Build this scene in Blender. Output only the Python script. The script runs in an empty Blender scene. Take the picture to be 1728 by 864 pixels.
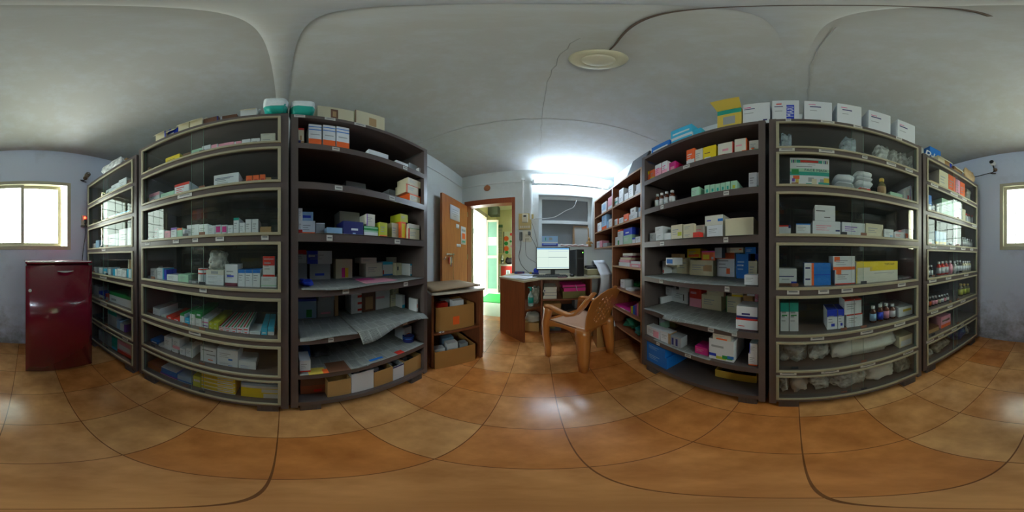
import bpy, math, random
from mathutils import Vector, Matrix, noise

# ------------------------------------------------------------------ camera, world, lights, exposure
sc = bpy.context.scene
COL = sc.collection
CAM_Z = 1.06
cd = bpy.data.cameras.new('camera'); cam = bpy.data.objects.new('camera', cd); COL.objects.link(cam)
cd.type = 'PANO'
for holder in (cd, getattr(cd, 'cycles', None)):
    try: holder.panorama_type = 'EQUIRECTANGULAR'
    except Exception: pass
cd.clip_start = .01
cam.location = (0, 0, CAM_Z)
cam.rotation_euler = (math.pi/2, 0, math.radians(9.58))
sc.camera = cam
sc.view_settings.view_transform = 'Standard'
sc.view_settings.look = 'None'
sc.view_settings.gamma = 1
sc.view_settings.use_curve_mapping = False
sc.view_settings.exposure = 3.15
try:
    sc.cycles.max_bounces = 14; sc.cycles.diffuse_bounces = 7; sc.cycles.glossy_bounces = 4
    sc.cycles.transparent_max_bounces = 16; sc.cycles.caustics_reflective = False
    sc.cycles.sample_clamp_indirect = 6
except Exception: pass
SKY = 1.9          # daylight outside door and windows
PANE_LIGHT = 1.25   # frosted, daylit window panes
TUBE = 13.0        # fluorescent tube
w = bpy.data.worlds.new('sky'); sc.world = w; w.use_nodes = True
wn = w.node_tree.nodes
bg = wn['Background']; bg.inputs[0].default_value = (.93, .98, 1, 1); bg.inputs[1].default_value = SKY

def area(name, loc, rot, size, sy, power, col):
    l = bpy.data.lights.new(name, 'AREA'); l.shape = 'RECTANGLE'; l.size = size; l.size_y = sy; l.energy = power; l.color = col
    o = bpy.data.objects.new(name, l); COL.objects.link(o); o.location = loc; o.rotation_euler = rot
    return o
# daylight on the outside of the frosted window
area('daylight_window', (.05, -1.90, 1.54), (math.pi/2, 0, 0), 1.0, .75, 30, (.93, 1, .95))

# ------------------------------------------------------------------ materials
def lin(h):
    c = [int(h[i:i+2], 16)/255 for i in (0, 2, 4)]
    return tuple(x/12.92 if x <= .04045 else ((x+.055)/1.055)**2.4 for x in c) + (1,)
MATS = {}
def newmat(name):
    m = bpy.data.materials.new(name); m.use_nodes = True
    return m, m.node_tree.nodes, m.node_tree.links, m.node_tree.nodes['Principled BSDF']
def plain(name, hexc, rough=.5, metal=0, var=.06, scale=9, bump=0, coat=0):
    """a colour with faint mottling"""
    if name in MATS: return MATS[name]
    m, n, l, b = newmat(name)
    b.inputs['Roughness'].default_value = rough; b.inputs['Metallic'].default_value = metal
    b.inputs['Coat Weight'].default_value = coat
    c = lin(hexc)
    tc = n.new('ShaderNodeTexCoord'); nz = n.new('ShaderNodeTexNoise'); nz.inputs['Scale'].default_value = scale; nz.inputs['Detail'].default_value = 3
    l.new(tc.outputs['Object'], nz.inputs['Vector'])
    r = n.new('ShaderNodeMapRange'); r.inputs[3].default_value = 1-var; r.inputs[4].default_value = 1+var
    l.new(nz.outputs[0], r.inputs[0])
    mx = n.new('ShaderNodeVectorMath'); mx.operation = 'SCALE'; mx.inputs[0].default_value = c[:3]
    l.new(r.outputs[0], mx.inputs['Scale']); l.new(mx.outputs[0], b.inputs['Base Color'])
    if bump:
        bp = n.new('ShaderNodeBump'); bp.inputs['Strength'].default_value = bump; bp.inputs['Distance'].default_value = .01
        l.new(nz.outputs[0], bp.inputs['Height']); l.new(bp.outputs[0], b.inputs['Normal'])
    MATS[name] = m
    return m
PAL = dict(w='D6DCE2', ow='D3D3C8', cr='D3CCAE', gy='9AA0A6', dg='4A4E54', bk='1C1D20', rd='D02E20', ye='E6CC10', yc='D6BC50', yg='B8C030',
  gn='129048', lg='A2D0B6', tl='0E9E90', cy='34B6E0', lb='92B8DC', cb='1272CC', bl='1A3CC0', nv='1E266E', pu='7440B0', mg='D42A8C', pk='E49AB0',
  br='6A4632', tn='B08E62', mt='B8935C', ol='77703E', mr='6E2440', am='5A2A18', rb='8C4A2A', gl='B8C4C6')
PAL['or'] = 'F0682A'
def pm(k): return plain('print_'+k, PAL[k], .48, var=.04)
def emit(name, hexc, s):
    m, n, l, b = newmat(name); o = n['Material Output']; e = n.new('ShaderNodeEmission')
    e.inputs[0].default_value = lin(hexc); e.inputs[1].default_value = s; l.new(e.outputs[0], o.inputs[0]); return m
def wood(name, c1, c2, rough=.35, axis='Z', scale=3.2):
    m, n, l, b = newmat(name); b.inputs['Roughness'].default_value = rough
    tc = n.new('ShaderNodeTexCoord'); mp = n.new('ShaderNodeMapping'); s = [14, 14, 14]; s['XYZ'.index(axis)] = 1.1
    mp.inputs['Scale'].default_value = s; l.new(tc.outputs['Object'], mp.inputs[0])
    nz = n.new('ShaderNodeTexNoise'); nz.inputs['Scale'].default_value = scale; nz.inputs['Detail'].default_value = 5; nz.inputs['Distortion'].default_value = .6
    l.new(mp.outputs[0], nz.inputs['Vector'])
    cr = n.new('ShaderNodeValToRGB'); cr.color_ramp.elements[0].position = .3; cr.color_ramp.elements[1].position = .72
    cr.color_ramp.elements[0].color = lin(c1); cr.color_ramp.elements[1].color = lin(c2)
    l.new(nz.outputs[0], cr.inputs[0]); l.new(cr.outputs[0], b.inputs['Base Color'])
    return m
def glassy(name, tint, refl=1.0, dust=.03, dustc=(.5, .56, .54, 1)):
    """thin clear pane: see-through, mirror-like by angle"""
    m, n, l, b = newmat(name); o = n['Material Output']; n.remove(b)
    t = n.new('ShaderNodeBsdfTransparent'); t.inputs[0].default_value = tint
    g = n.new('ShaderNodeBsdfGlossy'); g.inputs['Roughness'].default_value = .01; g.inputs[0].default_value = (.95, 1, .98, 1)
    d = n.new('ShaderNodeBsdfDiffuse'); d.inputs[0].default_value = dustc
    f = n.new('ShaderNodeFresnel'); f.inputs[0].default_value = 1.55
    ge = n.new('ShaderNodeNewGeometry'); iv = n.new('ShaderNodeMath'); iv.operation = 'SUBTRACT'; iv.inputs[0].default_value = refl
    l.new(ge.outputs['Backfacing'], iv.inputs[1])
    cl = n.new('ShaderNodeMath'); cl.operation = 'MULTIPLY'; cl.use_clamp = True
    l.new(f.outputs[0], cl.inputs[0]); l.new(iv.outputs[0], cl.inputs[1])
    m0 = n.new('ShaderNodeMixShader'); m0.inputs[0].default_value = dust; l.new(t.outputs[0], m0.inputs[1]); l.new(d.outputs[0], m0.inputs[2])
    m1 = n.new('ShaderNodeMixShader'); l.new(cl.outputs[0], m1.inputs[0]); l.new(m0.outputs[0], m1.inputs[1]); l.new(g.outputs[0], m1.inputs[2])
    l.new(m1.outputs[0], o.inputs[0])
    return m
def film(name, tint, body, opac, rough=.18):
    """creased polythene"""
    m, n, l, b = newmat(name); o = n['Material Output']
    b.inputs['Base Color'].default_value = body; b.inputs['Roughness'].default_value = rough
    t = n.new('ShaderNodeBsdfTransparent'); t.inputs[0].default_value = tint
    tc = n.new('ShaderNodeTexCoord'); nz = n.new('ShaderNodeTexNoise'); nz.inputs['Scale'].default_value = 26; nz.inputs['Detail'].default_value = 4
    l.new(tc.outputs['Object'], nz.inputs['Vector'])
    bp = n.new('ShaderNodeBump'); bp.inputs['Strength'].default_value = .9; bp.inputs['Distance'].default_value = .02
    l.new(nz.outputs[0], bp.inputs['Height']); l.new(bp.outputs[0], b.inputs['Normal'])
    r = n.new('ShaderNodeMapRange'); r.inputs[1].default_value = .3; r.inputs[2].default_value = .75; r.inputs[3].default_value = opac*.5; r.inputs[4].default_value = min(1, opac*1.6)
    l.new(nz.outputs[0], r.inputs[0])
    m1 = n.new('ShaderNodeMixShader'); l.new(r.outputs[0], m1.inputs[0]); l.new(t.outputs[0], m1.inputs[1]); l.new(b.outputs[0], m1.inputs[2])
    l.new(m1.outputs[0], o.inputs[0])
    return m
def patchy(name, base, spots, scale, lo, hi, rough=.55):
    m, n, l, b = newmat(name); b.inputs['Roughness'].default_value = rough
    tc = n.new('ShaderNodeTexCoord'); nz = n.new('ShaderNodeTexNoise'); nz.inputs['Scale'].default_value = scale; nz.inputs['Detail'].default_value = 5
    l.new(tc.outputs['Object'], nz.inputs['Vector'])
    cr = n.new('ShaderNodeValToRGB'); cr.color_ramp.elements[0].position = lo; cr.color_ramp.elements[1].position = hi
    cr.color_ramp.elements[0].color = lin(base); cr.color_ramp.elements[1].color = lin(spots)
    l.new(nz.outputs[0], cr.inputs[0]); l.new(cr.outputs[0], b.inputs['Base Color'])
    bp = n.new('ShaderNodeBump'); bp.inputs['Strength'].default_value = .3; bp.inputs['Distance'].default_value = .01
    l.new(nz.outputs[0], bp.inputs['Height']); l.new(bp.outputs[0], b.inputs['Normal'])
    return m
def wall_mat(name, base, damp, low, grime):
    """distempered plaster with damp patches low down and fine stains"""
    m, n, l, b = newmat(name); b.inputs['Roughness'].default_value = .72
    tc = n.new('ShaderNodeTexCoord'); nz = n.new('ShaderNodeTexNoise'); nz.inputs['Scale'].default_value = 1.7; nz.inputs['Detail'].default_value = 8; nz.inputs['Roughness'].default_value = .62
    l.new(tc.outputs['Object'], nz.inputs['Vector'])
    n2 = n.new('ShaderNodeTexNoise'); n2.inputs['Scale'].default_value = 7; n2.inputs['Detail'].default_value = 9; n2.inputs['Roughness'].default_value = .7
    l.new(tc.outputs['Object'], n2.inputs['Vector'])
    sp = n.new('ShaderNodeSeparateXYZ'); l.new(tc.outputs['Object'], sp.inputs[0])
    zr = n.new('ShaderNodeMapRange'); zr.inputs[1].default_value = low; zr.inputs[2].default_value = 0; zr.inputs[3].default_value = 0; zr.inputs[4].default_value = .55
    l.new(sp.outputs['Z'], zr.inputs[0])
    ad = n.new('ShaderNodeMath'); ad.operation = 'ADD'; l.new(zr.outputs[0], ad.inputs[0]); l.new(n2.outputs[0], ad.inputs[1])
    st = n.new('ShaderNodeMapRange'); st.inputs[1].default_value = .72; st.inputs[2].default_value = 1.1; l.new(ad.outputs[0], st.inputs[0])
    g = n.new('ShaderNodeMapRange'); g.inputs[1].default_value = .56; g.inputs[2].default_value = .8; g.inputs[4].default_value = grime; l.new(nz.outputs[0], g.inputs[0])
    mx = n.new('ShaderNodeMath'); mx.operation = 'MAXIMUM'; l.new(st.outputs[0], mx.inputs[0]); l.new(g.outputs[0], mx.inputs[1])
    mc = n.new('ShaderNodeMix'); mc.data_type = 'RGBA'; mc.inputs['A'].default_value = lin(base); mc.inputs['B'].default_value = lin(damp)
    l.new(mx.outputs[0], mc.inputs['Factor']); l.new(mc.outputs['Result'], b.inputs['Base Color'])
    bp = n.new('ShaderNodeBump'); bp.inputs['Strength'].default_value = .06; bp.inputs['Distance'].default_value = .01
    l.new(n2.outputs[0], bp.inputs['Height']); l.new(bp.outputs[0], b.inputs['Normal'])
    return m
def floor_mat():
    m, n, l, b = newmat('glazed_clay_tile'); b.inputs['Roughness'].default_value = .2
    tc = n.new('ShaderNodeTexCoord'); mp = n.new('ShaderNodeMapping'); mp.inputs['Location'].default_value = (-.09, .018, 0); l.new(tc.outputs['Object'], mp.inputs[0])
    bk = n.new('ShaderNodeTexBrick'); bk.offset = 0; bk.squash = 1
    for k, v in (('Scale', 1), ('Brick Width', .304), ('Row Height', .304), ('Mortar Size', .0022), ('Mortar Smooth', .1), ('Bias', 0)): bk.inputs[k].default_value = v
    bk.inputs['Color1'].default_value = lin('D48A48'); bk.inputs['Color2'].default_value = lin('DEAC74'); bk.inputs['Mortar'].default_value = lin('84562F')
    l.new(mp.outputs[0], bk.inputs['Vector'])
    nz = n.new('ShaderNodeTexNoise'); nz.inputs['Scale'].default_value = 7; nz.inputs['Detail'].default_value = 4; nz.inputs['Roughness'].default_value = .55
    l.new(tc.outputs['Object'], nz.inputs['Vector'])
    cr = n.new('ShaderNodeValToRGB'); cr.color_ramp.elements[0].position = .32; cr.color_ramp.elements[1].position = .7
    cr.color_ramp.elements[0].color = (.72, .60, .48, 1); cr.color_ramp.elements[1].color = (1.12, 1.06, 1.0, 1)
    l.new(nz.outputs[0], cr.inputs[0])
    mc = n.new('ShaderNodeMix'); mc.data_type = 'RGBA'; mc.blend_type = 'MULTIPLY'; mc.inputs['Factor'].default_value = 1
    l.new(bk.outputs['Color'], mc.inputs['A']); l.new(cr.outputs[0], mc.inputs['B']); l.new(mc.outputs['Result'], b.inputs['Base Color'])
    n3 = n.new('ShaderNodeTexNoise'); n3.inputs['Scale'].default_value = 3; l.new(tc.outputs['Object'], n3.inputs['Vector'])
    rr = n.new('ShaderNodeMapRange'); rr.inputs[3].default_value = .13; rr.inputs[4].default_value = .3; l.new(n3.outputs[0], rr.inputs[0]); l.new(rr.outputs[0], b.inputs['Roughness'])
    bp = n.new('ShaderNodeBump'); bp.invert = True; bp.inputs['Strength'].default_value = .5; bp.inputs['Distance'].default_value = .002
    l.new(bk.outputs['Fac'], bp.inputs['Height']); l.new(bp.outputs[0], b.inputs['Normal'])
    return m
def paper_mat(name, paper, ink, dens=.5):
    """newsprint: columns of type, picture blocks and headlines"""
    m, n, l, b = newmat(name); b.inputs['Roughness'].default_value = .75
    tc = n.new('ShaderNodeTexCoord')
    rows = n.new('ShaderNodeTexBrick'); rows.offset = .37
    for k, v in (('Scale', 1), ('Brick Width', .021), ('Row Height', .0042), ('Mortar Size', .0011), ('Mortar Smooth', .2)): rows.inputs[k].default_value = v
    rows.inputs['Color1'].default_value = (.6, .6, .6, 1); rows.inputs['Color2'].default_value = (.9, .9, .9, 1); rows.inputs['Mortar'].default_value = (0, 0, 0, 1)
    l.new(tc.outputs['Object'], rows.inputs['Vector'])
    cols = n.new('ShaderNodeTexBrick'); cols.offset = .5
    for k, v in (('Scale', 1), ('Brick Width', .055), ('Row Height', .085), ('Mortar Size', .004)): cols.inputs[k].default_value = v
    cols.inputs['Color1'].default_value = (.25, .25, .25, 1); cols.inputs['Color2'].default_value = (1, 1, 1, 1); cols.inputs['Mortar'].default_value = (0, 0, 0, 1)
    l.new(tc.outputs['Object'], cols.inputs['Vector'])
    mu = n.new('ShaderNodeMix'); mu.data_type = 'RGBA'; mu.blend_type = 'MULTIPLY'; mu.inputs['Factor'].default_value = 1
    l.new(rows.outputs['Color'], mu.inputs['A']); l.new(cols.outputs['Color'], mu.inputs['B'])
    sc_ = n.new('ShaderNodeMath'); sc_.operation = 'MULTIPLY'; sc_.inputs[1].default_value = dens; l.new(mu.outputs['Result'], sc_.inputs[0])
    mc = n.new('ShaderNodeMix'); mc.data_type = 'RGBA'; mc.inputs['A'].default_value = lin(paper); mc.inputs['B'].default_value = lin(ink)
    l.new(sc_.outputs[0], mc.inputs['Factor']); l.new(mc.outputs['Result'], b.inputs['Base Color'])
    return m

M_RACK = plain('rack_enamel', '5A504E', .3, var=.05, scale=5)
M_BACKP = plain('rack_back_sheet', '221F28', .4)
M_FRAME = plain('cream_beading', 'A29C82', .45)
M_GLASS = glassy('sliding_glass', (.985, .997, .992, 1), 1.0, .010)
M_GEDGE = plain('glass_edge', '7FA894', .2)
M_GRIP = plain('grip_brown', '7A5442', .4)
M_TAG = plain('tag_paper', 'C4C4C0', .6)
M_WALL = wall_mat('plaster_blue', 'D8E2F2', '8E9298', .8, .5)
M_WALLF = wall_mat('plaster_white', 'D2D8D8', 'A29E90', .2, .5)
M_CEIL = wall_mat('ceiling_plaster', 'C4C9CE', 'B8B8B4', -9, .4)
M_TILE = floor_mat()
M_DOOR = wood('door_veneer', 'A8602C', 'C0763A', .38)
M_DOORF = wood('door_frame_wood', '8A3F1C', '9C4C24', .35)
M_LAM = wood('brown_laminate', '6E3F28', '875034', .35)
M_LAMD = wood('desk_laminate', '74412A', '8A5130', .38)
M_LEDGE = plain('laminate_edge', 'B08A68', .4)
M_DESKTOP = plain('desk_top_cream', 'B9B39A', .35)
M_WHITEP = plain('white_plastic', 'D9DCDC', .4)
M_BLACK = plain('black_plastic', '17181C', .35)
M_DKGREY = plain('dark_grey_plastic', '33373E', .4)
M_ALU = plain('cream_aluminium', 'B9B49A', .4)
M_CHROME = plain('bright_metal', 'C8CACC', .25, metal=1)
M_CARD = plain('brown_cardboard', 'A87B42', .7, var=.08)
M_CARDD = plain('dull_cardboard', '8C6A48', .7, var=.08)
M_PAPER = plain('white_paper', 'D8DCE6', .7)
M_NEWS = paper_mat('newsprint', '8C908E', '202228', 1.0)
M_NEWSC = paper_mat('newsprint_pale', '969A97', '24262C', .95)
FILMS = dict(clear=film('film_clear', (.95, .97, .97, 1), (.80, .84, .82, 1), .5), clearb=film('film_blue', (.8, .9, .97, 1), (.6, .72, .8, 1), .5),
  clearr=patchy('film_red_marks', 'B8B6B0', 'B04030', 14, .6, .66, .25), clearw=film('film_white', (.93, .96, .96, 1), (.8, .82, .82, 1), .62), clearg=film('film_grey', (.8, .82, .75, 1), (.42, .44, .38, 1), .75),
  sack=patchy('sack_print', 'D4D8D0', '6A6C78', 10, .58, .68, .35), kraft=patchy('kraft_paper', 'B09670', '7E6444', 9, .4, .7, .7),
  gnbag=plain('bag_green', '1E7A5E', .4, bump=.5, scale=14), cybag=plain('bag_cyan', '2EA8B4', .3, bump=.6, scale=22), bluebag=patchy('bag_blue', '2C4680', '8CB8A8', 7, .55, .62, .3))
FILMS['towel'] = plain('towel_white', 'D4DEE0', .8, bump=.3, scale=60)

# ------------------------------------------------------------------ mesh helpers
class MB:
    def __init__(s): s.v, s.f, s.m, s.sm = [], [], [], []
    def add(s, vs, fs, mi=0, smooth=False):
        b = len(s.v); s.v += [tuple(v) for v in vs]
        for f in fs: s.f.append(tuple(b+i for i in f)); s.m.append(mi); s.sm.append(smooth)
        return s
    def box(s, lo, hi, mi=0, M=None):
        (a, b, c), (d, e, f) = lo, hi
        vs = [(a,b,c),(d,b,c),(d,e,c),(a,e,c),(a,b,f),(d,b,f),(d,e,f),(a,e,f)]
        if M is not None: vs = [M @ Vector(v) for v in vs]
        return s.add(vs, [(0,3,2,1),(4,5,6,7),(0,1,5,4),(1,2,6,5),(2,3,7,6),(3,0,4,7)], mi)
    def prism(s, pts, z0, z1, mi=0):
        n = len(pts)
        vs = [(x,y,z0) for x,y in pts]+[(x,y,z1) for x,y in pts]
        return s.add(vs, [tuple(range(n))[::-1], tuple(range(n, 2*n))]+[(i,(i+1)%n,n+(i+1)%n,n+i) for i in range(n)], mi)
    def tube(s, pts, r, n=8, mi=0, sub=4, caps=True, flat=1.0):
        P = [Vector(p) for p in pts]
        R = list(r) if hasattr(r, '__len__') else [r]*len(P)
        if sub > 1 and len(P) > 2:
            Q, S = [], []
            for i in range(len(P)-1):
                p0, p1, p2, p3 = P[max(i-1,0)], P[i], P[i+1], P[min(i+2,len(P)-1)]
                for k in range(sub):
                    t = k/sub
                    Q.append(.5*((2*p1)+(p2-p0)*t+(2*p0-5*p1+4*p2-p3)*t*t+(3*p1-p0-3*p2+p3)*t**3)); S.append(R[i]*(1-t)+R[i+1]*t)
            Q.append(P[-1]); S.append(R[-1]); P, R = Q, S
        b = len(s.v); up = Vector((0,0,1)); side = None
        for i, p in enumerate(P):
            t = (P[min(i+1,len(P)-1)]-P[max(i-1,0)]).normalized()
            if side is None:
                side = t.cross(up if abs(t.z) < .9 else Vector((1,0,0))).normalized()
            side = (side - t*side.dot(t)).normalized(); q = t.cross(side)
            for k in range(n):
                a = 2*math.pi*k/n
                s.v.append(tuple(p+(side*math.cos(a)*flat+q*math.sin(a))*R[i]))
        for i in range(len(P)-1):
            for k in range(n):
                s.f.append((b+i*n+k, b+i*n+(k+1)%n, b+(i+1)*n+(k+1)%n, b+(i+1)*n+k)); s.m.append(mi); s.sm.append(True)
        if caps:
            s.f.append(tuple(b+k for k in range(n))[::-1]); s.f.append(tuple(b+(len(P)-1)*n+k for k in range(n))); s.m += [mi]*2; s.sm += [False]*2
        return s
    def lathe(s, prof, n=14, c=(0,0,0), mi=0, M=None):
        b = len(s.v)
        for r, z in prof:
            for k in range(n):
                a = 2*math.pi*k/n; p = Vector((r*math.cos(a), r*math.sin(a), z))
                if M is not None: p = M @ p
                s.v.append((c[0]+p.x, c[1]+p.y, c[2]+p.z))
        for i in range(len(prof)-1):
            for k in range(n):
                s.f.append((b+i*n+k, b+i*n+(k+1)%n, b+(i+1)*n+(k+1)%n, b+(i+1)*n+k)); s.m.append(mi); s.sm.append(True)
        s.f.append(tuple(b+k for k in range(n))[::-1]); s.f.append(tuple(b+(len(prof)-1)*n+k for k in range(n))); s.m += [mi]*2; s.sm += [False]*2
        return s
    def obj(s, name, mats, parent=None, loc=(0,0,0), rz=0, bevel=0, solid=0):
        me = bpy.data.meshes.new(name); me.from_pydata(s.v, [], s.f)
        for m in (mats if isinstance(mats, (list, tuple)) else [mats]): me.materials.append(m)
        me.polygons.foreach_set('material_index', s.m); me.polygons.foreach_set('use_smooth', s.sm); me.update()
        o = bpy.data.objects.new(name, me); COL.objects.link(o)
        o.location = loc; o.rotation_euler = (0, 0, rz)
        if parent: o.parent = parent
        if bevel:
            md = o.modifiers.new('edge', 'BEVEL'); md.width = bevel; md.segments = 2; md.limit_method = 'ANGLE'
        if solid:
            md = o.modifiers.new('thick', 'SOLIDIFY'); md.thickness = solid; md.offset = 1
        return o
def boxo(name, lo, hi, mat, parent=None, loc=(0,0,0), rz=0, bevel=0): return MB().box(lo, hi).obj(name, mat, parent, loc, rz, bevel)
def empty(name, loc=(0,0,0), rz=0):
    o = bpy.data.objects.new(name, None); o.empty_display_size = .1; COL.objects.link(o); o.location = loc; o.rotation_euler = (0,0,rz); return o
def tag(o, label, cat, group=None, kind=None):
    o['label'] = label; o['category'] = cat
    if group: o['group'] = group
    if kind: o['kind'] = kind
    return o
def struct(o): o['kind'] = 'structure'; return o
def text(body, size, mat, parent, loc, rot, name='lettering', ext=.0004, shear=0):
    c = bpy.data.curves.new('t', 'FONT'); c.body = body; c.size = size; c.extrude = ext; c.align_x = 'CENTER'; c.align_y = 'CENTER'; c.shear = shear; c.resolution_u = 3
    t = bpy.data.objects.new('t', c); COL.objects.link(t)
    bpy.context.view_layer.update()
    me = bpy.data.meshes.new_from_object(t.evaluated_get(bpy.context.evaluated_depsgraph_get()))
    bpy.data.objects.remove(t); me.materials.clear(); me.materials.append(mat)
    o = bpy.data.objects.new(name, me); COL.objects.link(o); o.location = loc; o.rotation_euler = rot
    if parent: o.parent = parent
    return o
def label_of(o, s): o['label'] = s; return o

# ------------------------------------------------------------------ room shell
XL, XR, YF, YB, ZC = -1.32, 1.27, 2.58, -1.78, 2.57
DX0, DX1, DZ = -1.27, -.385, 2.045          # door opening with its frame
WX0, WX1, WZ0, WZ1 = -.01, .875, 1.20, 2.08  # front window
BX0, BX1, BZ0, BZ1 = -.485, .58, 1.13, 1.94  # back window
struct(MB().box((XL-.15, YB-.15, -.1), (XR+.15, 2.63, 0)).obj('floor', M_TILE))
m = MB(); T = .15
m.box((XL-T, YF, 0), (DX0, YF+T, 2.75)); m.box((DX1, YF, 0), (WX0, YF+T, 2.75)); m.box((WX1, YF, 0), (XR+T, YF+T, 2.75))
m.box((DX0, YF, DZ), (DX1, YF+T, 2.75)); m.box((WX0, YF, 0), (WX1, YF+T, WZ0)); m.box((WX0, YF, WZ1), (WX1, YF+T, 2.75))
struct(m.obj('wall_front', M_WALLF))
m = MB()
m.box((XL-T, YB-T, 0), (BX0, YB, 2.75)); m.box((BX1, YB-T, 0), (XR+T, YB, 2.75)); m.box((BX0, YB-T, 0), (BX1, YB, BZ0)); m.box((BX0, YB-T, BZ1), (BX1, YB, 2.75))
struct(m.obj('wall_back', M_WALL))
struct(boxo('wall_left', (XL-T, YB-T, 0), (XL, YF+T, 2.75), M_WALLF))
struct(boxo('wall_right', (XR, YB-T, 0), (XR+T, YF+T, 2.75), M_WALLF))
zb = 2.40
m = MB(); x0, x1 = XL-T, XR+T
m.add([(x0,YB-T,zb),(x1,YB-T,zb),(x1,0,ZC),(x0,0,ZC),(x1,YF+T,ZC),(x0,YF+T,ZC),(x0,YB-T,2.8),(x1,YB-T,2.8),(x1,YF+T,2.8),(x0,YF+T,2.8)],
      [(0,3,2,1),(3,5,4,2),(6,7,8,9),(0,1,7,6),(4,5,9,8),(1,2,4,8,7),(3,0,6,9,5)])
struct(m.obj('ceiling', M_CEIL))
# plastered joint across the slab and hairline cracks
m = MB(); q = [(XL, 1), (-.6, 1), (-.1, 1), (.15, .7), (.4, .3), (.6, 0)]; V = []
for x_, k_ in q: V += [(x_, -.047, ZC-.003), (x_, -.033, ZC-.003-.011*k_), (x_, .018, ZC-.012*k_), (x_, .034, ZC)]
m.add(V, [(4*i+k, 4*i+4+k, 4*i+5+k, 4*i+1+k) for i in range(len(q)-1) for k in range(3)], 0, True)
struct(m.obj('trim_1', M_CEIL))
rnd = random.Random(4)
def crack(name, pts, r):
    q = []
    for i in range(len(pts)-1):
        a, b = Vector(pts[i]), Vector(pts[i+1])
        for k in range(7):
            p = a.lerp(b, k/7); q.append(p+Vector((rnd.uniform(-.007,.007), rnd.uniform(-.007,.007), 0)))
    q.append(Vector(pts[-1]))
    struct(MB().tube(q, r, 4, sub=1).obj(name, plain('crack_line', 'A0A09C', .8)))  # thin grey line in the crack's own colour
crack('trim_2', [(XL,1.36,ZC-.001),(-.5,1.345,ZC-.001),(.02,1.35,ZC-.001),(.6,1.33,ZC-.001),(XR,1.345,ZC-.001)], .0013)
crack('trim_3', [(.01,YF,ZC-.001),(.02,1.9,ZC-.001),(.02,1.35,ZC-.001),(.05,.75,ZC-.001),(.09,.35,ZC-.001)], .0013)
crack('trim_4', [(.25,-.07,ZC-.008),(.7,-.06,ZC-.007),(XR,-.09,ZC-.01)], .001)

# ------------------------------------------------------------------ racks
RACKS = {'A': ((-0.653, -1.7), (-0.725, -0.915), 1.9, 0.42, 1),
 'B': ((-0.735, -0.9), (-0.737, 0.024), 1.945, 0.43, 1),
 'C': ((-0.745, 0.034), (-0.738, 0.899), 1.945, 0.43, 0),
 'D': ((0.765, 1.05), (0.79, 0.147), 1.945, 0.43, 0),
 'E': ((0.785, 0.127), (0.797, -0.78), 1.945, 0.43, 1),
 'F': ((0.828, -0.828), (0.805, -1.67), 1.92, 0.42, 1)}
SHELF_Z = {'A': [1.646, 1.397, 1.14, 0.884, 0.628, 0.381, 0.115],
 'B': [1.685, 1.43, 1.167, 0.905, 0.643, 0.39, 0.118],
 'C': [1.685, 1.43, 1.167, 0.905, 0.643, 0.39, 0.118],
 'D': [1.685, 1.43, 1.167, 0.905, 0.643, 0.39, 0.118],
 'E': [1.685, 1.43, 1.167, 0.905, 0.643, 0.39, 0.118],
 'F': [1.663, 1.412, 1.152, 0.893, 0.635, 0.385, 0.116],
 'W': [1.627, 1.4, 1.176, 0.957, 0.716, 0.487, 0.27]}
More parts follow.
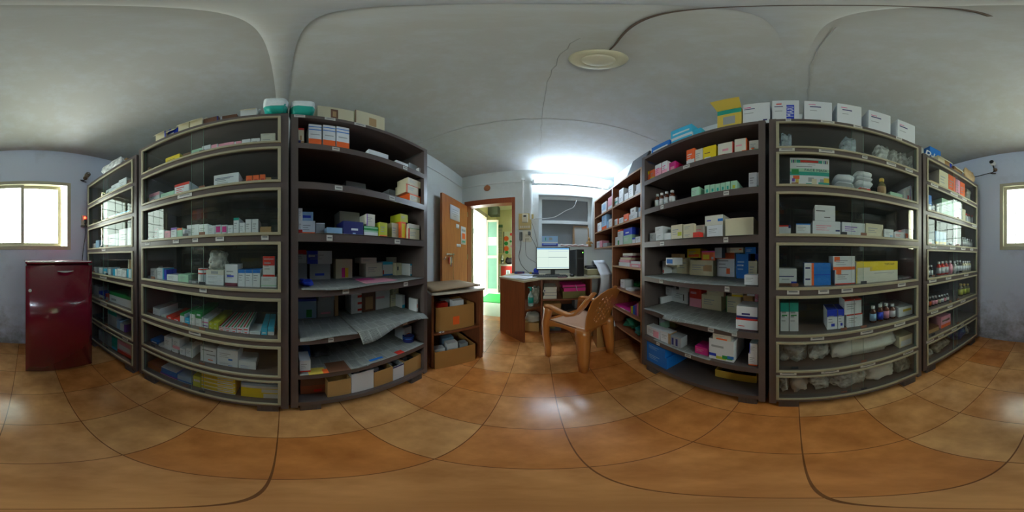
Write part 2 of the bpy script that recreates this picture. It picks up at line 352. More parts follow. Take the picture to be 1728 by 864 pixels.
ITEMS = [
('box', -0.7115, -1.61, 1.6466, 95.24, 0.1127, 0.11, 0.0322, 'tn','low tan box, top shelf, glass rack beside fridge','box', ('A', 0)),
('box', -0.7352, -1.3515, 1.6466, 95.24, 0.0861, 0.11, 0.0793, 'w|x','low white box, top shelf, glass rack beside fridge','box', ('A', 0)),
('box', -0.7445, -1.2499, 1.6466, 95.24, 0.1112, 0.11, 0.0981, 'w|x','stepped white box, top shelf, glass rack beside fridge','box', ('A', 0)),
('box', -0.7545, -1.1409, 1.6466, 95.24, 0.1016, 0.11, 0.1132, 'w|x','long white box, top shelf, glass rack beside fridge','box', ('A', 0)),
('box', -0.7709, -1.0718, 1.6466, 95.24, 0.0334, 0.11, 0.081, 'br','small brown box, top shelf, glass rack beside fridge','box', ('A', 0)),
('box', -0.7072, -1.6568, 1.3976, 95.24, 0.0188, 0.06, 0.0747, 'ol','olive box, second shelf, glass rack beside fridge','box', ('A', 1)),
('box', -0.7758, -1.5982, 1.3976, 95.24, 0.148, 0.11, 0.0531, 'cr|x','cream box, second shelf, glass rack beside fridge','box', ('A', 1)),
('box', -0.7465, -1.338, 1.3976, 95.24, 0.1583, 0.11, 0.0457, 'w|x','pale long box, second shelf, glass rack beside fridge','box', ('A', 1)),
('box', -0.7632, -1.1556, 1.3976, 95.24, 0.1849, 0.11, 0.0427, 'w|t:cy:.2|x','white box with cyan edge, second shelf, glass rack beside fridge','box', ('A', 1)),
('box', -0.7092, -1.6343, 1.1406, 95.24, 0.064, 0.11, 0.0558, 'w|x','short white box, third shelf, glass rack beside fridge','box', ('A', 2)),
('box', -0.7158, -1.5625, 1.1406, 95.24, 0.0656, 0.11, 0.0851, 'lb','blue box, third shelf, glass rack beside fridge','box', ('A', 2)),
('box', -0.7636, -1.37, 1.1406, 95.24, 0.2377, 0.11, 0.1267, 'w|x','wide white carton, third shelf, glass rack beside fridge','box', ('A', 2)),
('box', -0.7572, -1.1117, 1.1406, 95.24, 0.1543, 0.11, 0.1467, 'w|x','tall white carton, third shelf, glass rack beside fridge','box', ('A', 2)),
('box', -0.7115, -1.6092, 0.8846, 95.24, 0.0673, 0.11, 0.0548, 'gy','grey box, fourth shelf, glass rack beside fridge','box', ('A', 3)),
('box', -0.7222, -1.4934, 0.8846, 95.24, 0.0624, 0.11, 0.0546, 'w|x','white box, fourth shelf, glass rack beside fridge','box', ('A', 3)),
('box', -0.7297, -1.4108, 0.8846, 95.24, 0.0621, 0.11, 0.0497, 'cy|p:w:.1:.1:.9:.5','cyan box, fourth shelf, glass rack beside fridge','box', ('A', 3)),
('box', -0.7361, -1.3411, 0.8846, 95.24, 0.0541, 0.11, 0.0673, 'w|t:gy:.2','white box with grey top, fourth shelf, glass rack beside fridge','box', ('A', 3)),
('box', -0.7444, -1.2513, 0.8846, 95.24, 0.0582, 0.11, 0.0589, 'cy|r:w:.4','cyan and white box, fourth shelf, glass rack beside fridge','box', ('A', 3)),
('box', -0.7507, -1.1826, 0.8846, 95.24, 0.0673, 0.087, 0.0646, 'w|x','wide white box, fourth shelf, glass rack beside fridge','box', ('A', 3)),
('box', -0.7565, -1.1184, 0.8846, 95.24, 0.0535, 0.087, 0.0645, 'w|t:gy:.15|x','low white box, fourth shelf, glass rack beside fridge','box', ('A', 3)),
('box', -0.7629, -1.0496, 0.8846, 95.24, 0.065, 0.11, 0.0689, 'cy|p:w:.3:0:.7:1','cyan box with white stripe, fourth shelf, glass rack beside fridge','box', ('A', 3)),
('box', -0.8434, -1.157, 0.8846, 95.24, 0.0535, 0.06, 0.1436, 'tn|l:cr:.3','tall tan box, fourth shelf, glass rack beside fridge','box', ('A', 3)),
('box', -0.7223, -1.6017, 0.6286, 95.24, 0.1311, 0.11, 0.1042, 'gy','grey box, fifth shelf, glass rack beside fridge','box', ('A', 4)),
('box', -0.7237, -1.4763, 0.6286, 95.24, 0.1051, 0.11, 0.064, 'bl|b:w:.45','blue and white box, fifth shelf, glass rack beside fridge','box', ('A', 4)),
('box', -0.7331, -1.3738, 0.6286, 95.24, 0.0537, 0.11, 0.0612, 'rd|b:gy:.5','small red box, fifth shelf, glass rack beside fridge','box', ('A', 4)),
('box', -0.7504, -1.1852, 0.6286, 95.24, 0.3019, 0.2, 0.0984, 'w|t:gn:.3|p:gy:.1:.2:.35:.4','white tub with green lid, fifth shelf, glass rack beside fridge','box', ('A', 4)),
('bag', -0.7253, -1.5691, 0.3816, 95.24, 0.1642, 0.11, 0.012, 'dg','dark grey pouch, sixth shelf, glass rack beside fridge','bag', ('A', 5)),
('box', -0.7405, -1.2934, 0.3816, 95.24, 0.1428, 0.2, 0.1517, 'gy|t:tl:.25|x','grey box with teal top, sixth shelf, glass rack beside fridge','box', ('A', 5)),
('box', -0.7493, -1.197, 0.3816, 95.24, 0.0435, 0.11, 0.0885, 'lb','pale blue box, sixth shelf, glass rack beside fridge','box', ('A', 5)),
('box', -0.755, -1.1353, 0.3816, 95.24, 0.0734, 0.11, 0.0764, 'w|r:pu:.3','white box with purple end, sixth shelf, glass rack beside fridge','box', ('A', 5)),
('box', -0.7236, -1.4776, 0.1156, 95.24, 0.1138, 0.11, 0.1323, 'gy','grey box, bottom shelf, glass rack beside fridge','box', ('A', 6)),
('box', -0.7345, -1.3585, 0.1156, 95.24, 0.117, 0.11, 0.148, 'gy|x','ribbed grey box, bottom shelf, glass rack beside fridge','box', ('A', 6)),
('box', -0.7439, -1.2564, 0.1156, 95.24, 0.0806, 0.11, 0.1514, 'tl|b:cy:.2','teal box, bottom shelf, glass rack beside fridge','box', ('A', 6)),
('box', -0.7569, -1.1152, 0.1156, 95.24, 0.1935, 0.2, 0.1534, 'pk|p:w:.1:.35:.9:.7|b:rd:.25','pink box with white band, bottom shelf, glass rack beside fridge','box', ('A', 6)),
('bag', -0.6943, -1.2492, 1.9006, 95.24, 0.3219, 0.057, 0.1, 'clearw','clear plastic bag lying flat, atop glass rack beside fridge','bag', ('A', -1)),
('box', -0.7659, -1.1262, 1.9006, 95.24, 0.0574, 0.11, 0.0828, 'tn','small tan carton, atop glass rack beside fridge','box', ('A', -1)),
('box', -0.7851, -0.8521, 1.6856, 90.12, 0.0188, 0.06, 0.0727, 'tn','small tan box, top shelf, glass rack topped by opened cartons','box', ('B', 0)),
('box', -0.8483, -0.7834, 1.6856, 90.12, 0.1537, 0.11, 0.0755, 'w|x','long white box, top shelf, glass rack topped by opened cartons','box', ('B', 0)),
('box', -0.7856, -0.636, 1.6856, 90.12, 0.1128, 0.11, 0.0861, 'ye|x:ol','yellow box, top shelf, glass rack topped by opened cartons','box', ('B', 0)),
('box', -0.7958, -0.5359, 1.6856, 90.12, 0.0539, 0.11, 0.0781, 'br','flat brown packet, top shelf, glass rack topped by opened cartons','box', ('B', 0)),
('box', -0.7859, -0.4642, 1.6856, 90.12, 0.0678, 0.11, 0.0763, 'lg|x','pale green box, top shelf, glass rack topped by opened cartons','box', ('B', 0)),
('box', -0.7861, -0.4019, 1.6856, 90.12, 0.0513, 0.11, 0.0859, 'w|p:bl:.2:.4:.9:.6','white box with blue stripe, top shelf, glass rack topped by opened cartons','box', ('B', 0)),
('box', -0.7862, -0.353, 1.6856, 90.12, 0.0367, 0.11, 0.0777, 'pk|r:w:.15','pink box, top shelf, glass rack topped by opened cartons','box', ('B', 0)),
('box', -0.7863, -0.2887, 1.6856, 90.12, 0.0839, 0.11, 0.0727, 'pk|x','wide pink box, top shelf, glass rack topped by opened cartons','box', ('B', 0)),
('box', -0.7865, -0.2255, 1.6856, 90.12, 0.0349, 0.11, 0.0694, 'pk|l:w:.2','small pink box, top shelf, glass rack topped by opened cartons','box', ('B', 0)),
('box', -0.7866, -0.1829, 1.6856, 90.12, 0.0428, 0.11, 0.0774, 'w','white box, top shelf, glass rack topped by opened cartons','box', ('B', 0)),
('box', -0.7867, -0.1354, 1.6856, 90.12, 0.0436, 0.11, 0.0778, 'w|x','white striped box, top shelf, glass rack topped by opened cartons','box', ('B', 0)),
('box', -0.7868, -0.0739, 1.6856, 90.12, 0.071, 0.11, 0.0891, 'ow|x','pale carton, top shelf, glass rack topped by opened cartons','box', ('B', 0)),
('box', -0.7868, -0.0739, 1.7753, 90.12, 0.071, 0.11, 0.0248, 'ow|x','flat pale carton, top shelf, glass rack topped by opened cartons','box', ('B', 0)),
('box', -0.7851, -0.8549, 1.4306, 90.12, 0.0133, 0.11, 0.0573, 'tn','small tan box, second shelf, glass rack topped by opened cartons','box', ('B', 1)),
('box', -0.7852, -0.7957, 1.4306, 90.12, 0.0994, 0.11, 0.085, 'w|t:pk:.3|x','white box with pink top, second shelf, glass rack topped by opened cartons','box', ('B', 1)),
('box', -0.7855, -0.6798, 1.4306, 90.12, 0.1099, 0.11, 0.0566, 'lg|x','pale green box, second shelf, glass rack topped by opened cartons','box', ('B', 1)),
('box', -0.7857, -0.5644, 1.4306, 90.12, 0.1069, 0.11, 0.0931, 'w|t:rd:.2|x:rd|b:pk:.06','white box with red top, second shelf, glass rack topped by opened cartons','box', ('B', 1)),
('box', -0.9157, -0.5806, 1.4306, 90.12, 0.0668, 0.11, 0.1097, 'br','brown box behind, second shelf, glass rack topped by opened cartons','box', ('B', 1)),
('box', -0.7863, -0.2885, 1.4306, 90.12, 0.1354, 0.11, 0.0912, 'w|p:nv:.05:.72:.8:.76|p:nv:.05:.62:.45:.66|x','big white printed carton, second shelf, glass rack topped by opened cartons','box', ('B', 1)),
('box', -0.7866, -0.1672, 1.4306, 90.12, 0.0312, 0.11, 0.0613, 'or|p:rd:.2:.3:.8:.6','orange box, third from door, second shelf, glass rack topped by opened cartons','box', ('B', 1)),
('box', -0.7867, -0.1332, 1.4306, 90.12, 0.0294, 0.11, 0.0618, 'or|p:rd:.2:.3:.8:.6','orange box, second from door, second shelf, glass rack topped by opened cartons','box', ('B', 1)),
('box', -0.7867, -0.1006, 1.4306, 90.12, 0.0261, 0.11, 0.0631, 'or|p:rd:.2:.3:.8:.6','orange box, first from door, second shelf, glass rack topped by opened cartons','box', ('B', 1)),
('box', -0.7868, -0.072, 1.4306, 90.12, 0.0252, 0.11, 0.0437, 'tn','small tan carton, second shelf, glass rack topped by opened cartons','box', ('B', 1)),
('box', -0.7851, -0.8524, 1.1676, 90.12, 0.0183, 0.067, 0.0244, 'w','low white box, third shelf, glass rack topped by opened cartons','box', ('B', 2)),
('box', -0.8551, -0.8457, 1.1676, 90.12, 0.0319, 0.11, 0.096, 'w|t:pk:.15|x:pk','white box with pink print, third shelf, glass rack topped by opened cartons','box', ('B', 2)),
('box', -0.7854, -0.7286, 1.1676, 90.12, 0.0507, 0.11, 0.0639, 'w|x','slim white box, third shelf, glass rack topped by opened cartons','box', ('B', 2)),
('box', -0.7855, -0.6766, 1.1676, 90.12, 0.0443, 0.11, 0.0527, 'pk|x','pale pink box, third shelf, glass rack topped by opened cartons','box', ('B', 2)),
('box', -0.7856, -0.6251, 1.1676, 90.12, 0.0444, 0.11, 0.0688, 'w|t:pu:.2|x','white box with purple top, third shelf, glass rack topped by opened cartons','box', ('B', 2)),
('box', -0.7857, -0.5802, 1.1676, 90.12, 0.0374, 0.11, 0.0609, 'lg|t:or:.2','green box with orange top, third shelf, glass rack topped by opened cartons','box', ('B', 2)),
('box', -0.7858, -0.5507, 1.1676, 90.12, 0.0137, 0.11, 0.0502, 'w|x','thin white box, third shelf, glass rack topped by opened cartons','box', ('B', 2)),
('box', -0.8059, -0.5012, 1.1676, 90.12, 0.0799, 0.11, 0.0764, 'w|x','white square carton, third shelf, glass rack topped by opened cartons','box', ('B', 2)),
('box', -0.806, -0.43, 1.1676, 90.12, 0.0552, 0.11, 0.0729, 'w|x','white tall carton, third shelf, glass rack topped by opened cartons','box', ('B', 2)),
('box', -0.7861, -0.37, 1.1676, 90.12, 0.0366, 0.11, 0.0559, 'w|x','plain white box, third shelf, glass rack topped by opened cartons','box', ('B', 2)),
('box', -0.7862, -0.3321, 1.1676, 90.12, 0.0311, 0.11, 0.0577, 'w|p:mg:.1:.3:.9:.85','white box with magenta panel, second from door, third shelf, glass rack topped by opened cartons','box', ('B', 2)),
('box', -0.7863, -0.2979, 1.1676, 90.12, 0.0294, 0.11, 0.0553, 'w|p:mg:.1:.3:.9:.85','white box with magenta panel, first from door, third shelf, glass rack topped by opened cartons','box', ('B', 2)),
('box', -0.7864, -0.265, 1.1676, 90.12, 0.0286, 0.11, 0.0512, 'w|x','printed white box, third shelf, glass rack topped by opened cartons','box', ('B', 2)),
('box', -0.7864, -0.2335, 1.1676, 90.12, 0.028, 0.11, 0.0884, 'w|t:tl:.15|x','tall box with teal top, third shelf, glass rack topped by opened cartons','box', ('B', 2)),
('box', -0.7865, -0.2024, 1.1676, 90.12, 0.0267, 0.11, 0.0606, 'w|x','white narrow carton, third shelf, glass rack topped by opened cartons','box', ('B', 2)),
('box', -0.7866, -0.1709, 1.1676, 90.12, 0.0287, 0.11, 0.077, 'w|b:pk:.08|x','white box with pink base, second from door, third shelf, glass rack topped by opened cartons','box', ('B', 2)),
('box', -0.7867, -0.1372, 1.1676, 90.12, 0.0313, 0.11, 0.0768, 'w|b:pk:.08|x','white box with pink base, first from door, third shelf, glass rack topped by opened cartons','box', ('B', 2)),
('box', -0.7868, -0.0859, 1.1676, 90.12, 0.0531, 0.11, 0.0364, 'tn','low tan carton, third shelf, glass rack topped by opened cartons','box', ('B', 2)),
('box', -0.7851, -0.8492, 0.9056, 90.12, 0.0247, 0.11, 0.012, 'gy|x','low grey box, fourth shelf, glass rack topped by opened cartons','box', ('B', 3)),
('box', -0.8951, -0.8523, 0.9056, 90.12, 0.0188, 0.03, 0.0781, 'gy','grey card behind, fourth shelf, glass rack topped by opened cartons','box', ('B', 3)),
('box', -0.7852, -0.8039, 0.9056, 90.12, 0.0559, 0.11, 0.0671, 'w|x','upright white box, fourth shelf, glass rack topped by opened cartons','box', ('B', 3)),
('box', -0.7853, -0.7393, 0.9056, 90.12, 0.0615, 0.11, 0.0747, 'w|r:cy:.15|x','white box with cyan edge, fourth shelf, glass rack topped by opened cartons','box', ('B', 3)),
('box', -0.7854, -0.6942, 0.9056, 90.12, 0.0178, 0.11, 0.0649, 'bl','thin blue box, fourth shelf, glass rack topped by opened cartons','box', ('B', 3)),
('box', -0.7856, -0.6367, 0.9056, 90.12, 0.0864, 0.11, 0.0372, 'w|x','white wide box, fourth shelf, glass rack topped by opened cartons','box', ('B', 3)),
('box', -0.7857, -0.5536, 0.9056, 90.12, 0.0717, 0.11, 0.0445, 'lg|x','pale green box, fourth shelf, glass rack topped by opened cartons','box', ('B', 3)),
('box', -0.7859, -0.4923, 0.9056, 90.12, 0.0418, 0.11, 0.012, 'gy','small grey box, fourth shelf, glass rack topped by opened cartons','box', ('B', 3)),
('tin', -0.786, -0.4371, 0.9056, 90.12, 0.0564, 0.11, 0.0845, 'w|p:rd:0:.9:1:1|p:rd:0:.62:1:.72','white tin with red bands, fourth shelf, glass rack topped by opened cartons','tin', ('B', 3)),
('box', -0.7862, -0.3527, 0.9056, 90.12, 0.101, 0.11, 0.0247, 'w|x','white box inside clear bag, fourth shelf, glass rack topped by opened cartons','box', ('B', 3)),
('box', -0.7862, -0.3527, 0.9309, 90.12, 0.101, 0.11, 0.0293, 'w|x','white box under bag top, fourth shelf, glass rack topped by opened cartons','box', ('B', 3)),
('box', -0.7862, -0.3527, 0.9607, 90.12, 0.101, 0.11, 0.0244, 'ow|p:gy:.3:.2:.7:.8','grey label box, fourth shelf, glass rack topped by opened cartons','box', ('B', 3)),
('bag', -0.7862, -0.3516, 0.9858, 90.12, 0.0982, 0.1, 0.1056, 'clear','clear bag crumpled over boxes, fourth shelf, glass rack topped by opened cartons','bag', ('B', 3)),
('box', -0.7864, -0.2603, 0.9056, 90.12, 0.0662, 0.11, 0.1121, 'w|b:mr:.15|p:bl:.15:.42:.7:.5|x','tall white box with maroon base, fourth shelf, glass rack topped by opened cartons','box', ('B', 3)),
('box', -0.7865, -0.2062, 0.9056, 90.12, 0.0344, 0.11, 0.0862, 'w|t:cb:.2|x','white box with blue top, third from door, fourth shelf, glass rack topped by opened cartons','box', ('B', 3)),
('box', -0.7866, -0.1691, 0.9056, 90.12, 0.0349, 0.11, 0.087, 'w|t:cb:.2|x','white box with blue top, second from door, fourth shelf, glass rack topped by opened cartons','box', ('B', 3)),
('box', -0.7867, -0.1308, 0.9056, 90.12, 0.0368, 0.11, 0.0876, 'w|t:cb:.2|x','white box with blue top, first from door, fourth shelf, glass rack topped by opened cartons','box', ('B', 3)),
('box', -0.7868, -0.07, 0.9056, 90.12, 0.0751, 0.11, 0.0231, 'w|p:lg:0:.3:1:.5','flat green striped box, fourth shelf, glass rack topped by opened cartons','box', ('B', 3)),
('box', -0.7868, -0.07, 0.9293, 90.12, 0.0751, 0.11, 0.0294, 'w|x','flat white box, fourth shelf, glass rack topped by opened cartons','box', ('B', 3)),
('box', -0.7868, -0.0703, 0.9593, 90.12, 0.0577, 0.11, 0.0993, 'w|t:rd:.45|p:w:.1:.85:.9:.88|b:rd:.1|x','red and white box, fourth shelf, glass rack topped by opened cartons','box', ('B', 3)),
('box', -0.7851, -0.8376, 0.6436, 90.12, 0.0478, 0.11, 0.012, 'br','small brown box, fifth shelf, glass rack topped by opened cartons','box', ('B', 4)),
('box', -0.7853, -0.775, 0.6436, 90.12, 0.0661, 0.2, 0.012, 'w|x','white end box, third from door, fifth shelf, glass rack topped by opened cartons','box', ('B', 4)),
('box', -0.7853, -0.775, 0.6562, 90.12, 0.0661, 0.2, 0.0122, 'w|x','white end box, second from door, fifth shelf, glass rack topped by opened cartons','box', ('B', 4)),
('box', -0.7853, -0.775, 0.669, 90.12, 0.0661, 0.2, 0.0279, 'w|t:gy:.2','white end box, first from door, fifth shelf, glass rack topped by opened cartons','box', ('B', 4)),
('box', -0.7854, -0.7087, 0.6436, 90.12, 0.0396, 0.2, 0.012, 'w|x:gn','narrow white box, fifth shelf, glass rack topped by opened cartons','box', ('B', 4)),
('box', -0.7855, -0.6591, 0.6436, 90.12, 0.0495, 0.22, 0.0178, 'rd|p:w:.3:.2:.7:.6','red toothpaste box, second from door, fifth shelf, glass rack topped by opened cartons','box', ('B', 4)),
('box', -0.7856, -0.6063, 0.6436, 90.12, 0.0463, 0.22, 0.012, 'rd|p:w:.2:.3:.8:.7','red toothpaste box, first from door, fifth shelf, glass rack topped by opened cartons','box', ('B', 4)),
('box', -0.7857, -0.5611, 0.6436, 90.12, 0.0306, 0.2, 0.012, 'w|x:gn','small white box, fifth shelf, glass rack topped by opened cartons','box', ('B', 4)),
('box', -0.7857, -0.5611, 0.6562, 90.12, 0.0306, 0.2, 0.0458, 'w|t:gn:.3','green topped box, fifth shelf, glass rack topped by opened cartons','box', ('B', 4)),
('box', -0.7858, -0.5267, 0.6436, 90.12, 0.0293, 0.1, 0.0354, 'cy|p:w:.1:.4:.9:.5','cyan box, fifth shelf, glass rack topped by opened cartons','box', ('B', 4)),
('box', -0.7859, -0.4901, 0.6436, 90.12, 0.0331, 0.24, 0.0182, 'w|x','white stacked box, third from door, fifth shelf, glass rack topped by opened cartons','box', ('B', 4)),
('box', -0.7859, -0.4901, 0.6624, 90.12, 0.0331, 0.24, 0.0345, 'w|x:gn','white stacked box, second from door, fifth shelf, glass rack topped by opened cartons','box', ('B', 4)),
('box', -0.7859, -0.4901, 0.6975, 90.12, 0.0331, 0.24, 0.0288, 'w|t:gn:.4','white stacked box, first from door, fifth shelf, glass rack topped by opened cartons','box', ('B', 4)),
('box', -0.786, -0.4502, 0.6436, 90.12, 0.0384, 0.24, 0.027, 'w|x','white printed pack, second from door, fifth shelf, glass rack topped by opened cartons','box', ('B', 4)),
('box', -0.786, -0.4502, 0.6712, 90.12, 0.0384, 0.24, 0.0337, 'w|t:gn:.3|x','white printed pack, first from door, fifth shelf, glass rack topped by opened cartons','box', ('B', 4)),
('box', -0.786, -0.4502, 0.7055, 90.12, 0.0384, 0.24, 0.0281, 'gn|p:w:.2:.2:.8:.6','green pack, fifth shelf, glass rack topped by opened cartons','box', ('B', 4)),
('box', -0.7861, -0.4086, 0.6436, 90.12, 0.0367, 0.2, 0.0306, 'w|p:pu:.1:.3:.9:.5','white purple pack, fifth shelf, glass rack topped by opened cartons','box', ('B', 4)),
('box', -0.7861, -0.4086, 0.6748, 90.12, 0.0367, 0.2, 0.0283, 'w|b:mg:.2','white magenta pack, fifth shelf, glass rack topped by opened cartons','box', ('B', 4)),
('box', -0.7861, -0.3731, 0.6436, 90.12, 0.0246, 0.24, 0.0133, 'yg|x:w','yellow-green pack, fourth from door, fifth shelf, glass rack topped by opened cartons','box', ('B', 4)),
('box', -0.7861, -0.3731, 0.6575, 90.12, 0.0246, 0.24, 0.0284, 'yg|x:w','yellow-green pack, third from door, fifth shelf, glass rack topped by opened cartons','box', ('B', 4)),
('box', -0.7862, -0.345, 0.6436, 90.12, 0.0257, 0.24, 0.0167, 'yg|x:w','yellow-green pack, second from door, fifth shelf, glass rack topped by opened cartons','box', ('B', 4)),
('box', -0.7862, -0.345, 0.6609, 90.12, 0.0257, 0.24, 0.0281, 'yg|x:w','yellow-green pack, first from door, fifth shelf, glass rack topped by opened cartons','box', ('B', 4)),
('box', -0.7863, -0.3121, 0.6436, 90.12, 0.0308, 0.26, 0.012, 'w|p:rd:.25:.2:.75:.6|S:rd:w:gn','striped toothpaste box, tenth from door, fifth shelf, glass rack topped by opened cartons','box', ('B', 4)),
('box', -0.7863, -0.3121, 0.6562, 90.12, 0.0308, 0.26, 0.012, 'w|p:rd:.1:.3:.9:.6|S:rd:w:gn:w','striped toothpaste box, ninth from door, fifth shelf, glass rack topped by opened cartons','box', ('B', 4)),
('box', -0.7863, -0.2789, 0.6436, 90.12, 0.0299, 0.26, 0.012, 'w|p:rd:.25:.2:.75:.6|S:rd:w:gn','striped toothpaste box, eighth from door, fifth shelf, glass rack topped by opened cartons','box', ('B', 4)),
('box', -0.7863, -0.2789, 0.6562, 90.12, 0.0299, 0.26, 0.012, 'w|p:rd:.1:.3:.9:.6|S:rd:w:gn:w','striped toothpaste box, seventh from door, fifth shelf, glass rack topped by opened cartons','box', ('B', 4)),
('box', -0.7864, -0.2465, 0.6436, 90.12, 0.0292, 0.26, 0.012, 'w|p:rd:.25:.2:.75:.6|S:rd:w:gn','striped toothpaste box, sixth from door, fifth shelf, glass rack topped by opened cartons','box', ('B', 4)),
('box', -0.7864, -0.2465, 0.6562, 90.12, 0.0292, 0.26, 0.0164, 'w|p:rd:.1:.3:.9:.6|S:rd:w:gn:w','striped toothpaste box, fifth from door, fifth shelf, glass rack topped by opened cartons','box', ('B', 4)),
('box', -0.7865, -0.2149, 0.6436, 90.12, 0.0285, 0.26, 0.012, 'w|p:rd:.25:.2:.75:.6|S:rd:w:gn','striped toothpaste box, fourth from door, fifth shelf, glass rack topped by opened cartons','box', ('B', 4)),
('box', -0.7865, -0.2149, 0.6562, 90.12, 0.0285, 0.26, 0.0206, 'w|p:rd:.1:.3:.9:.6|S:rd:w:gn:w','striped toothpaste box, third from door, fifth shelf, glass rack topped by opened cartons','box', ('B', 4)),
('box', -0.7866, -0.1839, 0.6436, 90.12, 0.028, 0.26, 0.0127, 'w|p:rd:.25:.2:.75:.6|S:rd:w:gn','striped toothpaste box, second from door, fifth shelf, glass rack topped by opened cartons','box', ('B', 4)),
('box', -0.7866, -0.1839, 0.6569, 90.12, 0.028, 0.26, 0.0234, 'w|p:rd:.1:.3:.9:.6|S:rd:w:gn:w','striped toothpaste box, first from door, fifth shelf, glass rack topped by opened cartons','box', ('B', 4)),
('box', -0.7866, -0.1392, 0.6436, 90.12, 0.0529, 0.11, 0.0171, 'w|x','small white pack, fifth shelf, glass rack topped by opened cartons','box', ('B', 4)),
('box', -0.7867, -0.0929, 0.6436, 90.12, 0.0283, 0.22, 0.0422, 'cy|p:w:.2:.2:.8:.4','cyan pack, fifth shelf, glass rack topped by opened cartons','box', ('B', 4)),
('box', -0.7868, -0.0598, 0.6436, 90.12, 0.031, 0.22, 0.0419, 'w|t:cy:.5','cyan topped pack, fifth shelf, glass rack topped by opened cartons','box', ('B', 4)),
('box', -0.7952, -0.8048, 0.3906, 90.12, 0.0732, 0.11, 0.0234, 'cb|p:w:.15:.15:.8:.55','blue box, sixth shelf, glass rack topped by opened cartons','box', ('B', 5)),
('box', -0.7854, -0.7314, 0.3906, 90.12, 0.0435, 0.11, 0.0189, 'w|x','slim white box, sixth shelf, glass rack topped by opened cartons','box', ('B', 5)),
('box', -0.7855, -0.676, 0.3906, 90.12, 0.0544, 0.11, 0.012, 'w|x','small white box, fourth from door, sixth shelf, glass rack topped by opened cartons','box', ('B', 5)),
('box', -0.7856, -0.6159, 0.3906, 90.12, 0.0473, 0.11, 0.0317, 'w|x','small white box, third from door, sixth shelf, glass rack topped by opened cartons','box', ('B', 5)),
('box', -0.7857, -0.5583, 0.3906, 90.12, 0.038, 0.11, 0.0525, 'w|x','small white box, second from door, sixth shelf, glass rack topped by opened cartons','box', ('B', 5)),
('box', -0.7858, -0.5117, 0.3906, 90.12, 0.0443, 0.11, 0.0709, 'w|x','small white box, first from door, sixth shelf, glass rack topped by opened cartons','box', ('B', 5)),
('box', -0.7855, -0.6728, 0.4032, 90.12, 0.0609, 0.11, 0.0919, 'w|x','white cube box, sixth shelf, glass rack topped by opened cartons','box', ('B', 5)),
('box', -0.7856, -0.6066, 0.4229, 90.12, 0.053, 0.11, 0.0864, 'w|b:pk:.3|x','white pink box, sixth shelf, glass rack topped by opened cartons','box', ('B', 5)),
('box', -0.7861, -0.3908, 0.3906, 90.12, 0.0932, 0.11, 0.1207, 'w|t:gy:.06|p:bk:.1:.75:.8:.79|p:bk:.4:.5:.95:.54|p:or:.5:.15:.8:.22','tall white printed box, sixth shelf, glass rack topped by opened cartons','box', ('B', 5)),
('box', -0.7863, -0.2817, 0.3906, 90.12, 0.1122, 0.11, 0.0328, 'w|p:cb:.55:.15:.75:.3|x','white carton, second from door, sixth shelf, glass rack topped by opened cartons','box', ('B', 5)),
('box', -0.7863, -0.2817, 0.424, 90.12, 0.1122, 0.11, 0.0922, 'w|p:cb:.55:.15:.75:.3|x','white carton, first from door, sixth shelf, glass rack topped by opened cartons','box', ('B', 5)),
('box', -0.7866, -0.1775, 0.3906, 90.12, 0.0876, 0.11, 0.012, 'w|x:bl','flat white carton, third from door, sixth shelf, glass rack topped by opened cartons','box', ('B', 5)),
('box', -0.7866, -0.1775, 0.4032, 90.12, 0.0876, 0.11, 0.018, 'w|x:bl','flat white carton, second from door, sixth shelf, glass rack topped by opened cartons','box', ('B', 5)),
('box', -0.7866, -0.1775, 0.4218, 90.12, 0.0876, 0.11, 0.0269, 'w','flat white carton, first from door, sixth shelf, glass rack topped by opened cartons','box', ('B', 5)),
('box', -0.7852, -0.8017, 0.1186, 90.12, 0.1196, 0.3, 0.0539, 'rb','red-brown parcel, bottom shelf, glass rack topped by opened cartons','box', ('B', 6)),
('box', -0.7855, -0.6697, 0.1186, 90.12, 0.1366, 0.26, 0.0189, 'pu|b:pk:.2','purple box, bottom shelf, glass rack topped by opened cartons','box', ('B', 6)),
('box', -0.7855, -0.6649, 0.1381, 90.12, 0.1271, 0.26, 0.0602, 'cb|t:w:.1','blue box, bottom shelf, glass rack topped by opened cartons','box', ('B', 6)),
('box', -0.7858, -0.5461, 0.1186, 90.12, 0.099, 0.26, 0.0194, 'cb|b:lb:.3','blue flat box, bottom shelf, glass rack topped by opened cartons','box', ('B', 6)),
('box', -0.7858, -0.5461, 0.1386, 90.12, 0.099, 0.26, 0.0461, 'lb','pale blue box, bottom shelf, glass rack topped by opened cartons','box', ('B', 6)),
('box', -0.786, -0.461, 0.1186, 90.12, 0.0486, 0.26, 0.1104, 'yg|p:w:.1:.5:.9:.7','yellow-white box, bottom shelf, glass rack topped by opened cartons','box', ('B', 6)),
('box', -0.7862, -0.3354, 0.1186, 90.12, 0.1926, 0.28, 0.0388, 'ye|p:w:0:.0:1:.18|p:w:.5:.5:.95:.8|x:ol','yellow flat carton, fourth from door, bottom shelf, glass rack topped by opened cartons','box', ('B', 6)),
('box', -0.7862, -0.3354, 0.158, 90.12, 0.1926, 0.28, 0.0403, 'ye|p:w:0:.0:1:.18|p:w:.5:.5:.95:.8|x:ol','yellow flat carton, third from door, bottom shelf, glass rack topped by opened cartons','box', ('B', 6)),
('box', -0.7862, -0.3354, 0.1989, 90.12, 0.1926, 0.28, 0.0384, 'ye|p:w:0:.0:1:.18|p:w:.5:.5:.95:.8|x:ol','yellow flat carton, second from door, bottom shelf, glass rack topped by opened cartons','box', ('B', 6)),
